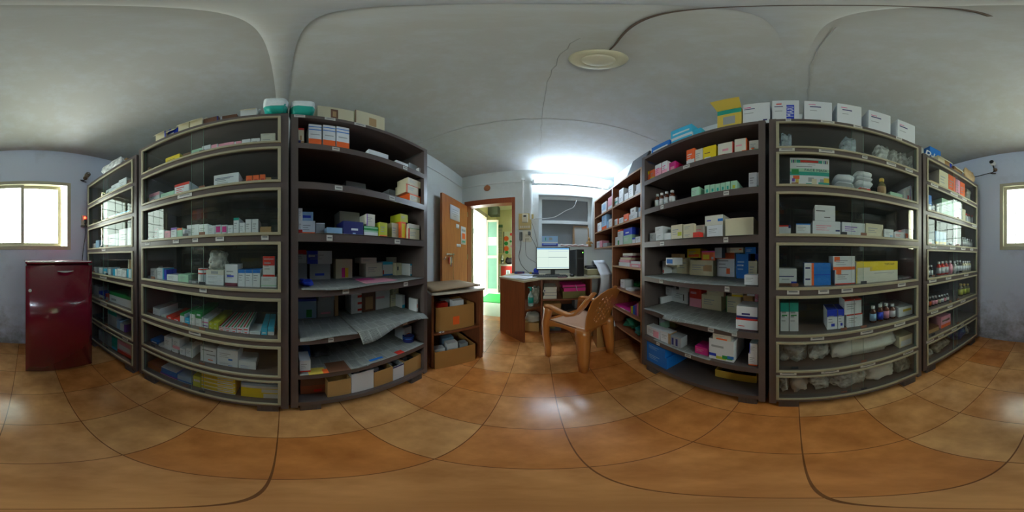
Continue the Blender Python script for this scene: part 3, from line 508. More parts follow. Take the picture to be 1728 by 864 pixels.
('box', -0.7862, -0.3354, 0.2379, 90.12, 0.1926, 0.28, 0.0411, 'ye|p:w:0:.0:1:.18|p:w:.5:.5:.95:.8|x:ol','yellow flat carton, first from door, bottom shelf, glass rack topped by opened cartons','box', ('B', 6)),
('box', -0.7867, -0.1149, 0.1186, 90.12, 0.1878, 0.28, 0.0489, 'ye|r:w:.4','yellow long carton, third from door, bottom shelf, glass rack topped by opened cartons','box', ('B', 6)),
('box', -0.7867, -0.1149, 0.1681, 90.12, 0.1878, 0.28, 0.051, 'ye|p:w:.55:.2:1:.9','yellow long carton, second from door, bottom shelf, glass rack topped by opened cartons','box', ('B', 6)),
('box', -0.7867, -0.1149, 0.2197, 90.12, 0.1878, 0.28, 0.0449, 'w|t:lb:.5','yellow long carton, first from door, bottom shelf, glass rack topped by opened cartons','box', ('B', 6)),
('flapbox', -0.7554, -0.7082, 1.9456, 90.12, 0.0853, 0.2, 0.095, 'cr|r:bl:.1','open carton with upright white flap, atop glass rack topped by opened cartons','box', ('B', -1)),
('flapbox', -0.7756, -0.6244, 1.9456, 90.12, 0.0768, 0.16, 0.095, 'bl|p:w:0:.2:.6:.6','open blue carton, atop glass rack topped by opened cartons','box', ('B', -1)),
('flapbox', -0.7558, -0.5309, 1.9456, 90.12, 0.0722, 0.2, 0.095, 'cr','open cream carton with tan flap, atop glass rack topped by opened cartons','box', ('B', -1)),
('flapbox', -0.756, -0.4498, 1.9456, 90.12, 0.0747, 0.2, 0.095, 'cr','open cream carton with torn flap, atop glass rack topped by opened cartons','box', ('B', -1)),
('open', -0.7662, -0.3653, 1.9456, 90.12, 0.0848, 0.2, 0.08, 'br|r:nv:.1','open brown carton, atop glass rack topped by opened cartons','box', ('B', -1)),
('open', -0.7864, -0.2747, 1.9456, 90.12, 0.0909, 0.22, 0.09, 'br|l:w:.12','open dark brown carton, atop glass rack topped by opened cartons','box', ('B', -1)),
('flapbox', -0.7566, -0.1639, 1.9456, 90.12, 0.0798, 0.1, 0.095, 'w','open white carton with hanging flap, atop glass rack topped by opened cartons','box', ('B', -1)),
('bag', -0.8616, -0.1697, 1.9456, 90.12, 0.104, 0.14, 0.16, 'clearw','crumpled clear bag, atop glass rack topped by opened cartons','bag', ('B', -1)),
('bag', -0.6969, -0.0327, 1.9456, 90.12, 0.1165, 0.17, 0.17, 'towel|b:tl:.3','white and teal towel pack, atop glass rack topped by opened cartons','pack', ('B', -1)),
('box', -0.7746, 0.0861, 1.6856, 89.54, 0.0266, 0.11, 0.1535, 'cr|t:rd:.12|p:tn:.25:.3:.6:.55|p:nv:.0:.12:.5:.28|p:tn:.4:.0:1:.25','cream box with red top, top shelf, open rack beside low cabinet','box', ('C', 0)),
('box', -0.774, 0.1535, 1.6856, 89.54, 0.0639, 0.11, 0.1987, 'w|p:cb:0:.86:1:.9|p:cb:0:.72:1:.76|p:gy:.15:.5:.85:.54|b:or:.33','white box with orange base, third from door, top shelf, open rack beside low cabinet','box', ('C', 0)),
('box', -0.7735, 0.2247, 1.6856, 89.54, 0.0635, 0.11, 0.2055, 'w|p:cb:0:.86:1:.9|p:cb:0:.72:1:.76|p:gy:.15:.5:.85:.54|b:or:.33','white box with orange base, second from door, top shelf, open rack beside low cabinet','box', ('C', 0)),
('box', -0.7729, 0.297, 1.6856, 89.54, 0.0685, 0.11, 0.2104, 'w|p:cb:0:.86:1:.9|p:cb:0:.72:1:.76|p:gy:.15:.5:.85:.54|b:or:.33','white box with orange base, first from door, top shelf, open rack beside low cabinet','box', ('C', 0)),
('box', -0.7711, 0.5129, 1.6856, 89.54, 0.1328, 0.11, 0.0615, 'w','flat white box, top shelf, open rack beside low cabinet','box', ('C', 0)),
('box', -0.7697, 0.6904, 1.6856, 89.54, 0.1011, 0.11, 0.0455, 'w','small flat white box, top shelf, open rack beside low cabinet','box', ('C', 0)),
('box', -0.7986, 0.8211, 1.6856, 89.54, 0.0795, 0.11, 0.0958, 'gy','grey flat box, top shelf, open rack beside low cabinet','box', ('C', 0)),
('box', -0.7684, 0.852, 1.6856, 89.54, 0.0173, 0.027, 0.0624, 'w','tiny white box, top shelf, open rack beside low cabinet','box', ('C', 0)),
('box', -0.9914, 0.4769, 1.4306, 89.54, 0.1463, 0.11, 0.1641, 'gy|x','grey carton at the back, second shelf, open rack beside low cabinet','box', ('C', 1)),
('box', -0.9391, 0.7672, 1.4306, 89.54, 0.1013, 0.11, 0.1445, 'gy|x','small grey carton, second shelf, open rack beside low cabinet','box', ('C', 1)),
('box', -0.7687, 0.8065, 1.4306, 89.54, 0.1084, 0.11, 0.0678, 'or|p:cr:.05:.15:.95:.85|x','orange edged box, second shelf, open rack beside low cabinet','box', ('C', 1)),
('box', -0.769, 0.7803, 1.499, 89.54, 0.116, 0.11, 0.0656, 'cr|l:or:.12|t:rd:.08|x','cream box with orange end, second shelf, open rack beside low cabinet','box', ('C', 1)),
('box', -0.7688, 0.7997, 1.5653, 89.54, 0.1218, 0.11, 0.0561, 'cr|x','flat cream box, second shelf, open rack beside low cabinet','box', ('C', 1)),
('box', -0.7746, 0.0822, 1.1715, 89.54, 0.0188, 0.11, 0.0638, 'w|b:rd:.25|x','narrow white red box, third shelf, open rack beside low cabinet','box', ('C', 2)),
('box', -0.7746, 0.0822, 1.2359, 89.54, 0.0188, 0.11, 0.0593, 'w|x','narrow white box, third shelf, open rack beside low cabinet','box', ('C', 2)),
('box', -0.8642, 0.1333, 1.1715, 89.54, 0.0765, 0.11, 0.0807, 'w|b:or:.22|x','white box with orange base, third shelf, open rack beside low cabinet','box', ('C', 2)),
('box', -0.8642, 0.1292, 1.2528, 89.54, 0.063, 0.11, 0.0499, 'lb|p:bl:.1:.3:.8:.6','pale blue box, third shelf, open rack beside low cabinet','box', ('C', 2)),
('box', -0.8637, 0.2006, 1.1715, 89.54, 0.0491, 0.11, 0.0443, 'gy|x','grey flat box, third shelf, open rack beside low cabinet','box', ('C', 2)),
('box', -0.8637, 0.2006, 1.2164, 89.54, 0.0491, 0.11, 0.0259, 'gy|t:w:.2','grey lidded box, third shelf, open rack beside low cabinet','box', ('C', 2)),
('box', -0.7932, 0.2599, 1.1715, 89.54, 0.0818, 0.067, 0.0351, 'lb','flat blue tray, third shelf, open rack beside low cabinet','box', ('C', 2)),
('box', -0.9619, 0.4159, 1.1715, 89.54, 0.1385, 0.11, 0.1793, 'ow|p:gy:.2:.1:.9:.5','big pale carton, third shelf, open rack beside low cabinet','box', ('C', 2)),
('box', -0.7923, 0.3657, 1.1715, 89.54, 0.1164, 0.12, 0.076, 'nv|p:w:.38:.35:.72:.5|p:lb:.45:.1:.6:.18','navy box with white print, third shelf, open rack beside low cabinet','box', ('C', 2)),
('box', -0.7914, 0.4745, 1.1715, 89.54, 0.0911, 0.11, 0.0349, 'w|t:lg:.3','flat green topped box, third shelf, open rack beside low cabinet','box', ('C', 2)),
('box', -0.7914, 0.4758, 1.207, 89.54, 0.0937, 0.11, 0.0224, 'gn|p:lg:0:.5:1:.8','flat green box, third shelf, open rack beside low cabinet','box', ('C', 2)),
('box', -0.7915, 0.4719, 1.2301, 89.54, 0.054, 0.09, 0.0715, 'ow|p:pu:.0:0:.1:1|x','pale tall box, third shelf, open rack beside low cabinet','box', ('C', 2)),
('box', -0.7808, 0.5524, 1.1715, 89.54, 0.054, 0.11, 0.0876, 'yg|b:or:.12|x','yellow-green box, third shelf, open rack beside low cabinet','box', ('C', 2)),
('box', -0.8198, 0.6725, 1.1715, 89.54, 0.0543, 0.11, 0.1051, 'cr|x','cream box, third shelf, open rack beside low cabinet','box', ('C', 2)),
('box', -0.7994, 0.7257, 1.1715, 89.54, 0.0468, 0.11, 0.1172, 'or|p:ye:.2:.1:.8:.9','orange box, third shelf, open rack beside low cabinet','box', ('C', 2)),
('box', -0.7993, 0.7336, 1.2893, 89.54, 0.0652, 0.11, 0.0542, 'yg|x','yellow tall box, third shelf, open rack beside low cabinet','box', ('C', 2)),
('box', -0.7788, 0.8062, 1.1715, 89.54, 0.109, 0.11, 0.0752, 'cr|l:rd:.12|x','wide cream box, third shelf, open rack beside low cabinet','box', ('C', 2)),
('box', -0.7787, 0.8102, 1.2473, 89.54, 0.101, 0.11, 0.0337, 'ow|b:gn:.1','pale box with green base, third shelf, open rack beside low cabinet','box', ('C', 2)),
('box', -1.0143, 0.118, 0.9095, 89.54, 0.0598, 0.11, 0.1037, 'gy|x','grey carton, fourth shelf, open rack beside low cabinet','box', ('C', 3)),
('box', -1.0144, 0.114, 1.0138, 89.54, 0.0626, 0.11, 0.0841, 'w|t:rd:.35|x','red and white box, fourth shelf, open rack beside low cabinet','box', ('C', 3)),
('box', -1.0134, 0.2338, 0.9095, 89.54, 0.1337, 0.11, 0.0997, 'gy|p:bl:.25:.25:.7:.4','grey carton with blue label, fourth shelf, open rack beside low cabinet','box', ('C', 3)),
('box', -1.0134, 0.2312, 1.0098, 89.54, 0.161, 0.11, 0.0837, 'w|l:bl:.42|p:w:.05:.5:.3:.7|x','white and blue carton, fourth shelf, open rack beside low cabinet','box', ('C', 3)),
('box', -1.0121, 0.3974, 0.9095, 89.54, 0.1171, 0.11, 0.1296, 'cr|p:mg:.35:.05:.55:.55|p:ye:.55:.05:.75:.55','cream box with magenta bar, fourth shelf, open rack beside low cabinet','box', ('C', 3)),
('box', -1.0102, 0.6305, 0.9095, 89.54, 0.1363, 0.11, 0.0969, 'ow|x','pale carton, fourth shelf, open rack beside low cabinet','box', ('C', 3)),
('box', -1.0105, 0.5876, 1.007, 89.54, 0.1268, 0.11, 0.0409, 'ow|x','pale flat carton, fourth shelf, open rack beside low cabinet','box', ('C', 3)),
('box', -1.0092, 0.7546, 0.9095, 89.54, 0.0959, 0.11, 0.1053, 'w|t:cy:.2|b:cb:.1|p:rd:0:.1:.12:.4','white box with cyan top, fourth shelf, open rack beside low cabinet','box', ('C', 3)),
('box', -0.9715, 0.8341, 0.9095, 89.54, 0.0564, 0.06, 0.0962, 'cr|p:dg:.2:.4:.45:.7','cream box with dark dot, fourth shelf, open rack beside low cabinet','box', ('C', 3)),
('box', -1.0079, 0.9065, 0.9095, 89.54, 0.0188, 0.11, 0.0937, 'cr','plain cream box, fourth shelf, open rack beside low cabinet','box', ('C', 3)),
('box', -1.0344, 0.8494, 1.0038, 89.54, 0.0267, 0.11, 0.0461, 'ow|x','small pale carton, fourth shelf, open rack beside low cabinet','box', ('C', 3)),
('box', -0.878, 0.876, 0.9095, 89.54, 0.0188, 0.11, 0.0911, 'w|t:cy:.14|b:cy:.12|x','white box with cyan bands, fourth shelf, open rack beside low cabinet','box', ('C', 3)),
('bag', -0.7843, 0.1167, 0.9095, 89.54, 0.0656, 0.1, 0.03, 'bl','crumpled blue wrapper, fourth shelf, open rack beside low cabinet','bag', ('C', 3)),
('box', -1.0141, 0.1508, 0.6475, 89.54, 0.1171, 0.11, 0.136, 'lb|t:bl:.12|p:gn:.45:.05:.75:.45','grey carton with green dot, fifth shelf, open rack beside low cabinet','box', ('C', 4)),
('box', -1.0131, 0.27, 0.6475, 89.54, 0.1082, 0.11, 0.1184, 'gy|p:pk:.2:.2:.8:.3','grey carton, fifth shelf, open rack beside low cabinet','box', ('C', 4)),
('box', -1.0131, 0.2758, 0.7665, 89.54, 0.1077, 0.11, 0.0579, 'gy|p:pk:.2:.4:.8:.5','low grey carton, fifth shelf, open rack beside low cabinet','box', ('C', 4)),
('box', -1.0125, 0.3442, 0.6475, 89.54, 0.0234, 0.11, 0.1644, 'tn','thin tan box, fifth shelf, open rack beside low cabinet','box', ('C', 4)),
('box', -1.0113, 0.4881, 0.6475, 89.54, 0.0804, 0.11, 0.1674, 'w|p:rd:.6:.1:1:.2|p:rd:.6:.4:1:.5|p:rd:.6:.7:1:.8','white box with red lines, fifth shelf, open rack beside low cabinet','box', ('C', 4)),
('box', -1.0105, 0.5884, 0.6475, 89.54, 0.1022, 0.11, 0.1623, 'br|p:tn:.2:.1:.8:.7','brown paper packet, fifth shelf, open rack beside low cabinet','box', ('C', 4)),
('box', -1.0095, 0.7094, 0.6475, 89.54, 0.126, 0.11, 0.159, 'w|p:pk:.0:.55:.6:.65','white pink lined box, fifth shelf, open rack beside low cabinet','box', ('C', 4)),
('box', -1.0086, 0.8221, 0.6475, 89.54, 0.081, 0.11, 0.0993, 'cr|x','cream carton, fifth shelf, open rack beside low cabinet','box', ('C', 4)),
('box', -1.0085, 0.8335, 0.7474, 89.54, 0.0581, 0.11, 0.059, 'cr|x','flat cream carton, fifth shelf, open rack beside low cabinet','box', ('C', 4)),
('box', -1.0077, 0.9387, 0.6475, 89.54, 0.0188, 0.11, 0.1416, 'ow|x','pale tall carton, fifth shelf, open rack beside low cabinet','box', ('C', 4)),
('box', -0.9273, 0.8458, 0.6475, 89.54, 0.0323, 0.08, 0.1028, 'w|b:cy:.25|r:nv:.15','white box with navy corner, fifth shelf, open rack beside low cabinet','box', ('C', 4)),
('box', -0.7919, 0.8528, 0.6475, 89.54, 0.016, 0.08, 0.0964, 'w|p:rd:.3:.3:.7:.6','white medicine packet, fifth shelf, open rack beside low cabinet','box', ('C', 4)),
('box', -0.7644, 0.1036, 0.3945, 89.54, 0.0522, 0.1, 0.0885, 'w|b:rd:.12|x','white box with red base, sixth shelf, open rack beside low cabinet','box', ('C', 5)),
('bag', -0.9042, 0.1282, 0.3945, 89.54, 0.0733, 0.14, 0.0611, 'cb','blue plastic packet, sixth shelf, open rack beside low cabinet','bag', ('C', 5)),
('bag', -0.9035, 0.2253, 0.3945, 89.54, 0.1072, 0.2, 0.035, 'dg','grey crumpled tray, sixth shelf, open rack beside low cabinet','bag', ('C', 5)),
('box', -0.8579, 0.8251, 0.3945, 89.54, 0.0726, 0.11, 0.1102, 'w|b:gn:.15|p:or:.3:.2:.7:.5','white box with green base, sixth shelf, open rack beside low cabinet','box', ('C', 5)),
('tin', -0.795, 0.8084, 0.3945, 89.54, 0.083, 0.06, 0.0498, 'nv|p:cb:.1:.2:.9:.8','small blue roll, sixth shelf, open rack beside low cabinet','roll', ('C', 5)),
('box', -0.824, 0.1566, 0.1186, 89.54, 0.1377, 0.3, 0.0888, 'rb|p:rd:.5:.2:.8:.5','red-brown parcel, bottom shelf, open rack beside low cabinet','box', ('C', 6)),
('box', -0.824, 0.1552, 0.208, 89.54, 0.135, 0.3, 0.0737, 'br','brown parcel, bottom shelf, open rack beside low cabinet','box', ('C', 6)),
('open', -0.768, 0.2769, 0.1186, 89.54, 0.124, 0.052, 0.16, 'mt','open tan carton, bottom shelf, open rack beside low cabinet','box', ('C', 6)),
('open', -0.767, 0.4084, 0.1186, 89.54, 0.1334, 0.28, 0.1897, 'w','open white carton, bottom shelf, open rack beside low cabinet','box', ('C', 6)),
('open', -0.7659, 0.5433, 0.1186, 89.54, 0.1307, 0.28, 0.1539, 'mt','open light brown carton, bottom shelf, open rack beside low cabinet','box', ('C', 6)),
('open', -0.765, 0.6553, 0.1186, 89.54, 0.0878, 0.28, 0.143, 'w|t:nv:.1','white box with blue contents, bottom shelf, open rack beside low cabinet','box', ('C', 6)),
('open', -0.764, 0.7813, 0.1186, 89.54, 0.1586, 0.28, 0.1515, 'mt','open cardboard carton, bottom shelf, open rack beside low cabinet','box', ('C', 6)),
('bag', -0.7046, 0.0873, 1.9456, 89.54, 0.1182, 0.17, 0.15, 'towel|b:tl:.35','rounded white and teal towel pack, atop open rack beside low cabinet','pack', ('C', -1)),
('box', -0.7732, 0.2612, 1.9456, 89.54, 0.192, 0.25, 0.1616, 'cr|p:br:.35:.2:.55:.85|p:tn:.4:.3:.5:.7','long cream carton with brown print, atop open rack beside low cabinet','box', ('C', -1)),
('box', -0.7716, 0.4586, 1.9456, 89.54, 0.1877, 0.25, 0.187, 'cr|p:tn:.45:.2:.7:.7|l:br:.03','cream carton with tan label, atop open rack beside low cabinet','box', ('C', -1)),
('box', 0.7963, 1.0018, 1.6856, -88.41, 0.0209, 0.11, 0.1077, 'or|t:ye:.3|x','small orange box, top shelf, open rack beside wooden shelves','box', ('D', 0)),
('box', 0.7975, 0.9591, 1.6856, -88.41, 0.0532, 0.11, 0.1025, 'or|b:ye:.3|x','orange box with yellow base, top shelf, open rack beside wooden shelves','box', ('D', 0)),
('box', 0.7993, 0.8935, 1.6856, -88.41, 0.0675, 0.11, 0.1312, 'pk|t:w:.35|x:mg','pink and white box, top shelf, open rack beside wooden shelves','box', ('D', 0)),
('box', 0.8011, 0.8288, 1.6856, -88.41, 0.0494, 0.11, 0.13, 'w|b:pk:.4|x:mg','white box with pink base, top shelf, open rack beside wooden shelves','box', ('D', 0)),
('box', 0.8227, 0.7731, 1.6856, -88.41, 0.0577, 0.11, 0.1093, 'mg|p:pk:.2:.2:.8:.6','magenta box, top shelf, open rack beside wooden shelves','box', ('D', 0)),
('box', 0.8073, 0.6052, 1.6856, -88.41, 0.0606, 0.11, 0.1503, 'or|b:w:.35|x:w','orange and white box, top shelf, open rack beside wooden shelves','box', ('D', 0)),
('box', 0.809, 0.5432, 1.6856, -88.41, 0.0521, 0.11, 0.1239, 'ow|x','pale box, top shelf, open rack beside wooden shelves','box', ('D', 0)),
('box', 0.811, 0.4719, 1.6856, -88.41, 0.0814, 0.11, 0.1246, 'ye|p:w:.1:0:.6:.25|p:br:.1:.5:.55:.56','yellow box, top shelf, open rack beside wooden shelves','box', ('D', 0)),
('box', 0.8138, 0.3722, 1.6856, -88.41, 0.0894, 0.11, 0.1204, 'ow|p:rd:.0:.0:.5:.2|p:pk:.3:.4:.7:.55|r:rd:.05','white box with red flower, top shelf, open rack beside wooden shelves','box', ('D', 0)),
('box', 0.8162, 0.2848, 1.6856, -88.41, 0.0662, 0.11, 0.1326, 'ow|p:pk:.1:.5:.6:.6|p:or:.6:0:1:.2|r:or:.06','white box with orange corner, top shelf, open rack beside wooden shelves','box', ('D', 0)),
('box', 0.8182, 0.2118, 1.6856, -88.41, 0.0507, 0.11, 0.1006, 'ow|p:gn:.3:0:1:.25|p:or:.2:.25:.5:.4|x','pale box with green base, top shelf, open rack beside wooden shelves','box', ('D', 0)),
('bottle', 0.8082, 0.9352, 1.4306, -88.41, 0.0404, 0.11, 0.1273, 'am:w:w','brown bottle with white cap, first from door, second shelf, open rack beside wooden shelves','bottle', ('D', 1)),
('bottle', 0.8095, 0.8873, 1.4306, -88.41, 0.0394, 0.11, 0.1239, 'am:w:w','brown bottle with white cap, second from door, second shelf, open rack beside wooden shelves','bottle', ('D', 1)),
('bottle', 0.8109, 0.8384, 1.4306, -88.41, 0.0408, 0.11, 0.122, 'am:w:w','brown bottle with white cap, third from door, second shelf, open rack beside wooden shelves','bottle', ('D', 1)),
('bottle', 0.8123, 0.7858, 1.4306, -88.41, 0.0429, 0.11, 0.1168, 'am:w:w','brown bottle with white cap, fourth from door, second shelf, open rack beside wooden shelves','bottle', ('D', 1)),
('box', 0.8181, 0.5767, 1.4306, -88.41, 0.0561, 0.11, 0.0773, 'lg|x','pale green box, second shelf, open rack beside wooden shelves','box', ('D', 1)),
('box', 0.8204, 0.4934, 1.4306, -88.41, 0.0338, 0.11, 0.0737, 'lg|p:tl:.3:.3:.7:.6','mint box, first from door, second shelf, open rack beside wooden shelves','box', ('D', 1)),
('box', 0.8214, 0.4574, 1.4306, -88.41, 0.0309, 0.11, 0.0709, 'lg|p:tl:.3:.3:.7:.6','mint box, second from door, second shelf, open rack beside wooden shelves','box', ('D', 1)),
('box', 0.8224, 0.4239, 1.4306, -88.41, 0.0291, 0.11, 0.069, 'lg|p:tl:.3:.3:.7:.6','mint box, third from door, second shelf, open rack beside wooden shelves','box', ('D', 1)),
('box', 0.8232, 0.3924, 1.4306, -88.41, 0.0268, 0.11, 0.0695, 'lg|p:tl:.3:.3:.7:.6','mint box, fourth from door, second shelf, open rack beside wooden shelves','box', ('D', 1)),
('box', 0.824, 0.3626, 1.4306, -88.41, 0.026, 0.11, 0.0707, 'lg|p:tl:.3:.3:.7:.6','mint box, fifth from door, second shelf, open rack beside wooden shelves','box', ('D', 1)),
('box', 0.825, 0.3268, 1.4306, -88.41, 0.0374, 0.11, 0.071, 'lg|p:yg:.3:.3:.7:.6','mint box with yellow mark, second shelf, open rack beside wooden shelves','box', ('D', 1)),
('box', 0.828, 0.221, 1.4306, -88.41, 0.0435, 0.11, 0.1107, 'w|x','tall white box, second shelf, open rack beside wooden shelves','box', ('D', 1)),
('box', 0.8289, 0.1867, 1.4306, -88.41, 0.0188, 0.11, 0.1087, 'w|b:gn:.2','narrow white green box, second shelf, open rack beside wooden shelves','box', ('D', 1)),
('box', 0.8169, 0.9823, 1.1715, -88.41, 0.0611, 0.11, 0.0704, 'w|x','low white box, third shelf, open rack beside wooden shelves','box', ('D', 2)),
('box', 0.8191, 0.9043, 1.1715, -88.41, 0.0769, 0.11, 0.0609, 'w|x','low pale box, third shelf, open rack beside wooden shelves','box', ('D', 2)),
('box', 0.8189, 0.9083, 1.233, -88.41, 0.0813, 0.11, 0.0496, 'w|x','white cube box, third shelf, open rack beside wooden shelves','box', ('D', 2)),
('box', 0.8311, 0.83, 1.1715, -88.41, 0.0667, 0.11, 0.0548, 'w','flat white box, third shelf, open rack beside wooden shelves','box', ('D', 2)),
('box', 0.8335, 0.7439, 1.1715, -88.41, 0.0984, 0.11, 0.1047, 'cr|p:yg:.6:.25:.95:.5|x','cream box with lime label, third shelf, open rack beside wooden shelves','box', ('D', 2)),
('box', 0.8363, 0.6433, 1.1715, -88.41, 0.0837, 0.027, 0.0435, 'cr|x','low cream box, third shelf, open rack beside wooden shelves','box', ('D', 2)),
('box', 0.8363, 0.6433, 1.2156, -88.41, 0.0837, 0.027, 0.0545, 'cr|x','cream box on cream box, third shelf, open rack beside wooden shelves','box', ('D', 2)),
('box', 0.8681, 0.578, 1.1715, -88.41, 0.0752, 0.11, 0.088, 'ow|x:pk','grey box with pink print, third shelf, open rack beside wooden shelves','box', ('D', 2)),
('box', 0.8085, 0.563, 1.1715, -88.41, 0.047, 0.045, 0.0332, 'rd','small red box, third shelf, open rack beside wooden shelves','box', ('D', 2)),
('box', 0.8415, 0.454, 1.1715, -88.41, 0.1027, 0.11, 0.0714, 'w|x','long white box, third shelf, open rack beside wooden shelves','box', ('D', 2)),
('box', 0.8414, 0.4601, 1.2435, -88.41, 0.118, 0.11, 0.0609, 'ow|p:cb:.72:.35:1:.62|p:bl:.1:.45:.35:.55','white box with blue label, third shelf, open rack beside wooden shelves','box', ('D', 2)),
('box', 0.8358, 0.3007, 1.1715, -88.41, 0.162, 0.2, 0.1005, 'cr','big plain cream box, third shelf, open rack beside wooden shelves','box', ('D', 2)),
('box', 0.9578, 1.0073, 0.9095, -88.41, 0.0188, 0.0754, 0.0533, 'w|p:rd:.15:.1:.9:.6','white box with red label, fourth shelf, open rack beside wooden shelves','box', ('D', 3)),
('box', 0.9578, 1.0073, 0.9634, -88.41, 0.0188, 0.0754, 0.0545, 'w|x','white flat box, fourth shelf, open rack beside wooden shelves','box', ('D', 3)),
('box', 0.9992, 1.0085, 0.9095, -88.41, 0.0188, 0.06, 0.0559, 'w|x','white low box, fourth shelf, open rack beside wooden shelves','box', ('D', 3)),
('box', 1.0008, 0.9518, 0.966, -88.41, 0.1219, 0.034, 0.0703, 'cr|p:or:.05:.4:.4:.7|x','cream and orange box, fourth shelf, open rack beside wooden shelves','box', ('D', 3)),
('box', 1.0022, 0.9008, 1.0369, -88.41, 0.0966, 0.06, 0.0398, 'tn','small tan box, fourth shelf, open rack beside wooden shelves','box', ('D', 3)),
('box', 1.063, 0.9834, 0.9095, -88.41, 0.0724, 0.11, 0.0828, 'ow|x','pale box, fourth shelf, open rack beside wooden shelves','box', ('D', 3)),
('box', 0.8707, 0.8465, 0.9929, -88.41, 0.0738, 0.11, 0.0539, 'w|p:cb:.1:.2:.9:.8','white box with blue patch, fourth shelf, open rack beside wooden shelves','box', ('D', 3)),
('box', 1.066, 0.8745, 0.9095, -88.41, 0.1432, 0.11, 0.1357, 'cr|x','cream carton, fourth shelf, open rack beside wooden shelves','box', ('D', 3)),
('box', 1.0434, 0.7511, 1.0458, -88.41, 0.124, 0.11, 0.0722, 'ye|p:or:.1:.1:.9:.4|x','yellow and orange box, fourth shelf, open rack beside wooden shelves','box', ('D', 3)),
('box', 1.0452, 0.6838, 0.9095, -88.41, 0.2098, 0.11, 0.118, 'cr|p:tn:.6:.3:.95:.7|x','wide cream carton, fourth shelf, open rack beside wooden shelves','box', ('D', 3)),
('box', 1.047, 0.6209, 1.0281, -88.41, 0.1134, 0.11, 0.0704, 'or|t:mg:.15|p:ye:.1:.1:.6:.6|p:w:.75:.1:.9:.35','orange and magenta box, fourth shelf, open rack beside wooden shelves','box', ('D', 3)),
('box', 1.0128, 0.5173, 1.0458, -88.41, 0.0542, 0.06, 0.0722, 'gy|x','grey tall box, fourth shelf, open rack beside wooden shelves','box', ('D', 3)),
('box', 1.0766, 0.4919, 0.9095, -88.41, 0.1406, 0.11, 0.173, 'w|t:or:.25|p:or:.55:.12:.75:.35|x','white box with orange flame, fourth shelf, open rack beside wooden shelves','box', ('D', 3)),
('box', 1.0528, 0.4096, 1.0831, -88.41, 0.1236, 0.11, 0.0349, 'cr|p:or:.75:.5:.9:.75|x','cream box with orange mark, fourth shelf, open rack beside wooden shelves','box', ('D', 3)),
('box', 1.0276, 0.3471, 0.9095, -88.41, 0.0858, 0.06, 0.1653, 'cb|p:w:.1:.5:.6:.56|x:lb','blue carton, fourth shelf, open rack beside wooden shelves','box', ('D', 3)),
('box', 1.0212, 0.2883, 1.0754, -88.41, 0.0723, 0.06, 0.0426, 'cb|p:lb:.1:.3:.5:.4|x:lb','upper blue carton, fourth shelf, open rack beside wooden shelves','box', ('D', 3)),
('box', 1.0849, 0.2636, 0.9095, -88.41, 0.0222, 0.108, 0.2085, 'bl|p:ye:.1:.1:.6:.6','blue and yellow box, fourth shelf, open rack beside wooden shelves','box', ('D', 3)),
('box', 1.09, 0.369, 0.9095, -88.41, 0.1001, 0.1, 0.0807, 'mt|l:cr:.75','cream tan box, fourth shelf, open rack beside wooden shelves','box', ('D', 3)),
('box', 1.0216, 0.2729, 0.9095, -88.41, 0.0566, 0.06, 0.1171, 'cr|x','cream stacked box, fourth shelf, open rack beside wooden shelves','box', ('D', 3)),
('box', 0.8079, 0.2247, 0.9095, -88.41, 0.0721, 0.06, 0.052, 'w|x','white front box, fourth shelf, open rack beside wooden shelves','box', ('D', 3)),
('box', 0.926, 1.0064, 0.6475, -88.41, 0.0188, 0.11, 0.0591, 'w|x','low white box, fifth shelf, open rack beside wooden shelves','box', ('D', 4)),
('box', 1.0362, 1.0105, 0.6475, -88.41, 0.0168, 0.11, 0.0678, 'w|x','white box, fifth shelf, open rack beside wooden shelves','box', ('D', 4)),
('box', 1.0, 0.9826, 0.7159, -88.41, 0.0705, 0.06, 0.0744, 'w|x','white cube box, fifth shelf, open rack beside wooden shelves','box', ('D', 4)),
('box', 1.065, 0.9114, 0.6475, -88.41, 0.1773, 0.11, 0.1168, 'w|p:bk:.7:.2:.75:.7|x','white carton, fifth shelf, open rack beside wooden shelves','box', ('D', 4)),
('box', 1.0408, 0.8458, 0.7649, -88.41, 0.1049, 0.11, 0.0778, 'w|x','white flat carton, fifth shelf, open rack beside wooden shelves','box', ('D', 4)),
('box', 1.0438, 0.7358, 0.6475, -88.41, 0.1098, 0.11, 0.181, 'rd|b:pk:.4|p:pk:.1:.6:.6:.7','bright red box, fifth shelf, open rack beside wooden shelves','box', ('D', 4)),
('box', 1.0477, 0.5947, 0.6475, -88.41, 0.1642, 0.11, 0.1165, 'cr|x','cream carton, fifth shelf, open rack beside wooden shelves','box', ('D', 4)),
('box', 1.0488, 0.5545, 0.7646, -88.41, 0.1539, 0.11, 0.0746, 'cr|r:br:.1|x','long cream carton, fifth shelf, open rack beside wooden shelves','box', ('D', 4)),
('box', 1.0525, 0.4209, 0.6475, -88.41, 0.1078, 0.11, 0.1247, 'cr|l:gn:.06|x','cream box with green edge, fifth shelf, open rack beside wooden shelves','box', ('D', 4)),
('box', 1.0533, 0.3913, 0.7728, -88.41, 0.0817, 0.11, 0.068, 'cr|b:ye:.2|x','cream yellow box, fifth shelf, open rack beside wooden shelves','box', ('D', 4)),
('box', 1.0555, 0.3145, 0.6475, -88.41, 0.0663, 0.11, 0.1365, 'mt|b:rd:.1','tan box, fifth shelf, open rack beside wooden shelves','box', ('D', 4)),
('box', 1.056, 0.2961, 0.7846, -88.41, 0.0511, 0.11, 0.0511, 'w|x','small white carton, fifth shelf, open rack beside wooden shelves','box', ('D', 4)),
('box', 1.057, 0.2577, 0.6475, -88.41, 0.0202, 0.11, 0.1713, 'pk|x:w','narrow pink box, fifth shelf, open rack beside wooden shelves','box', ('D', 4)),
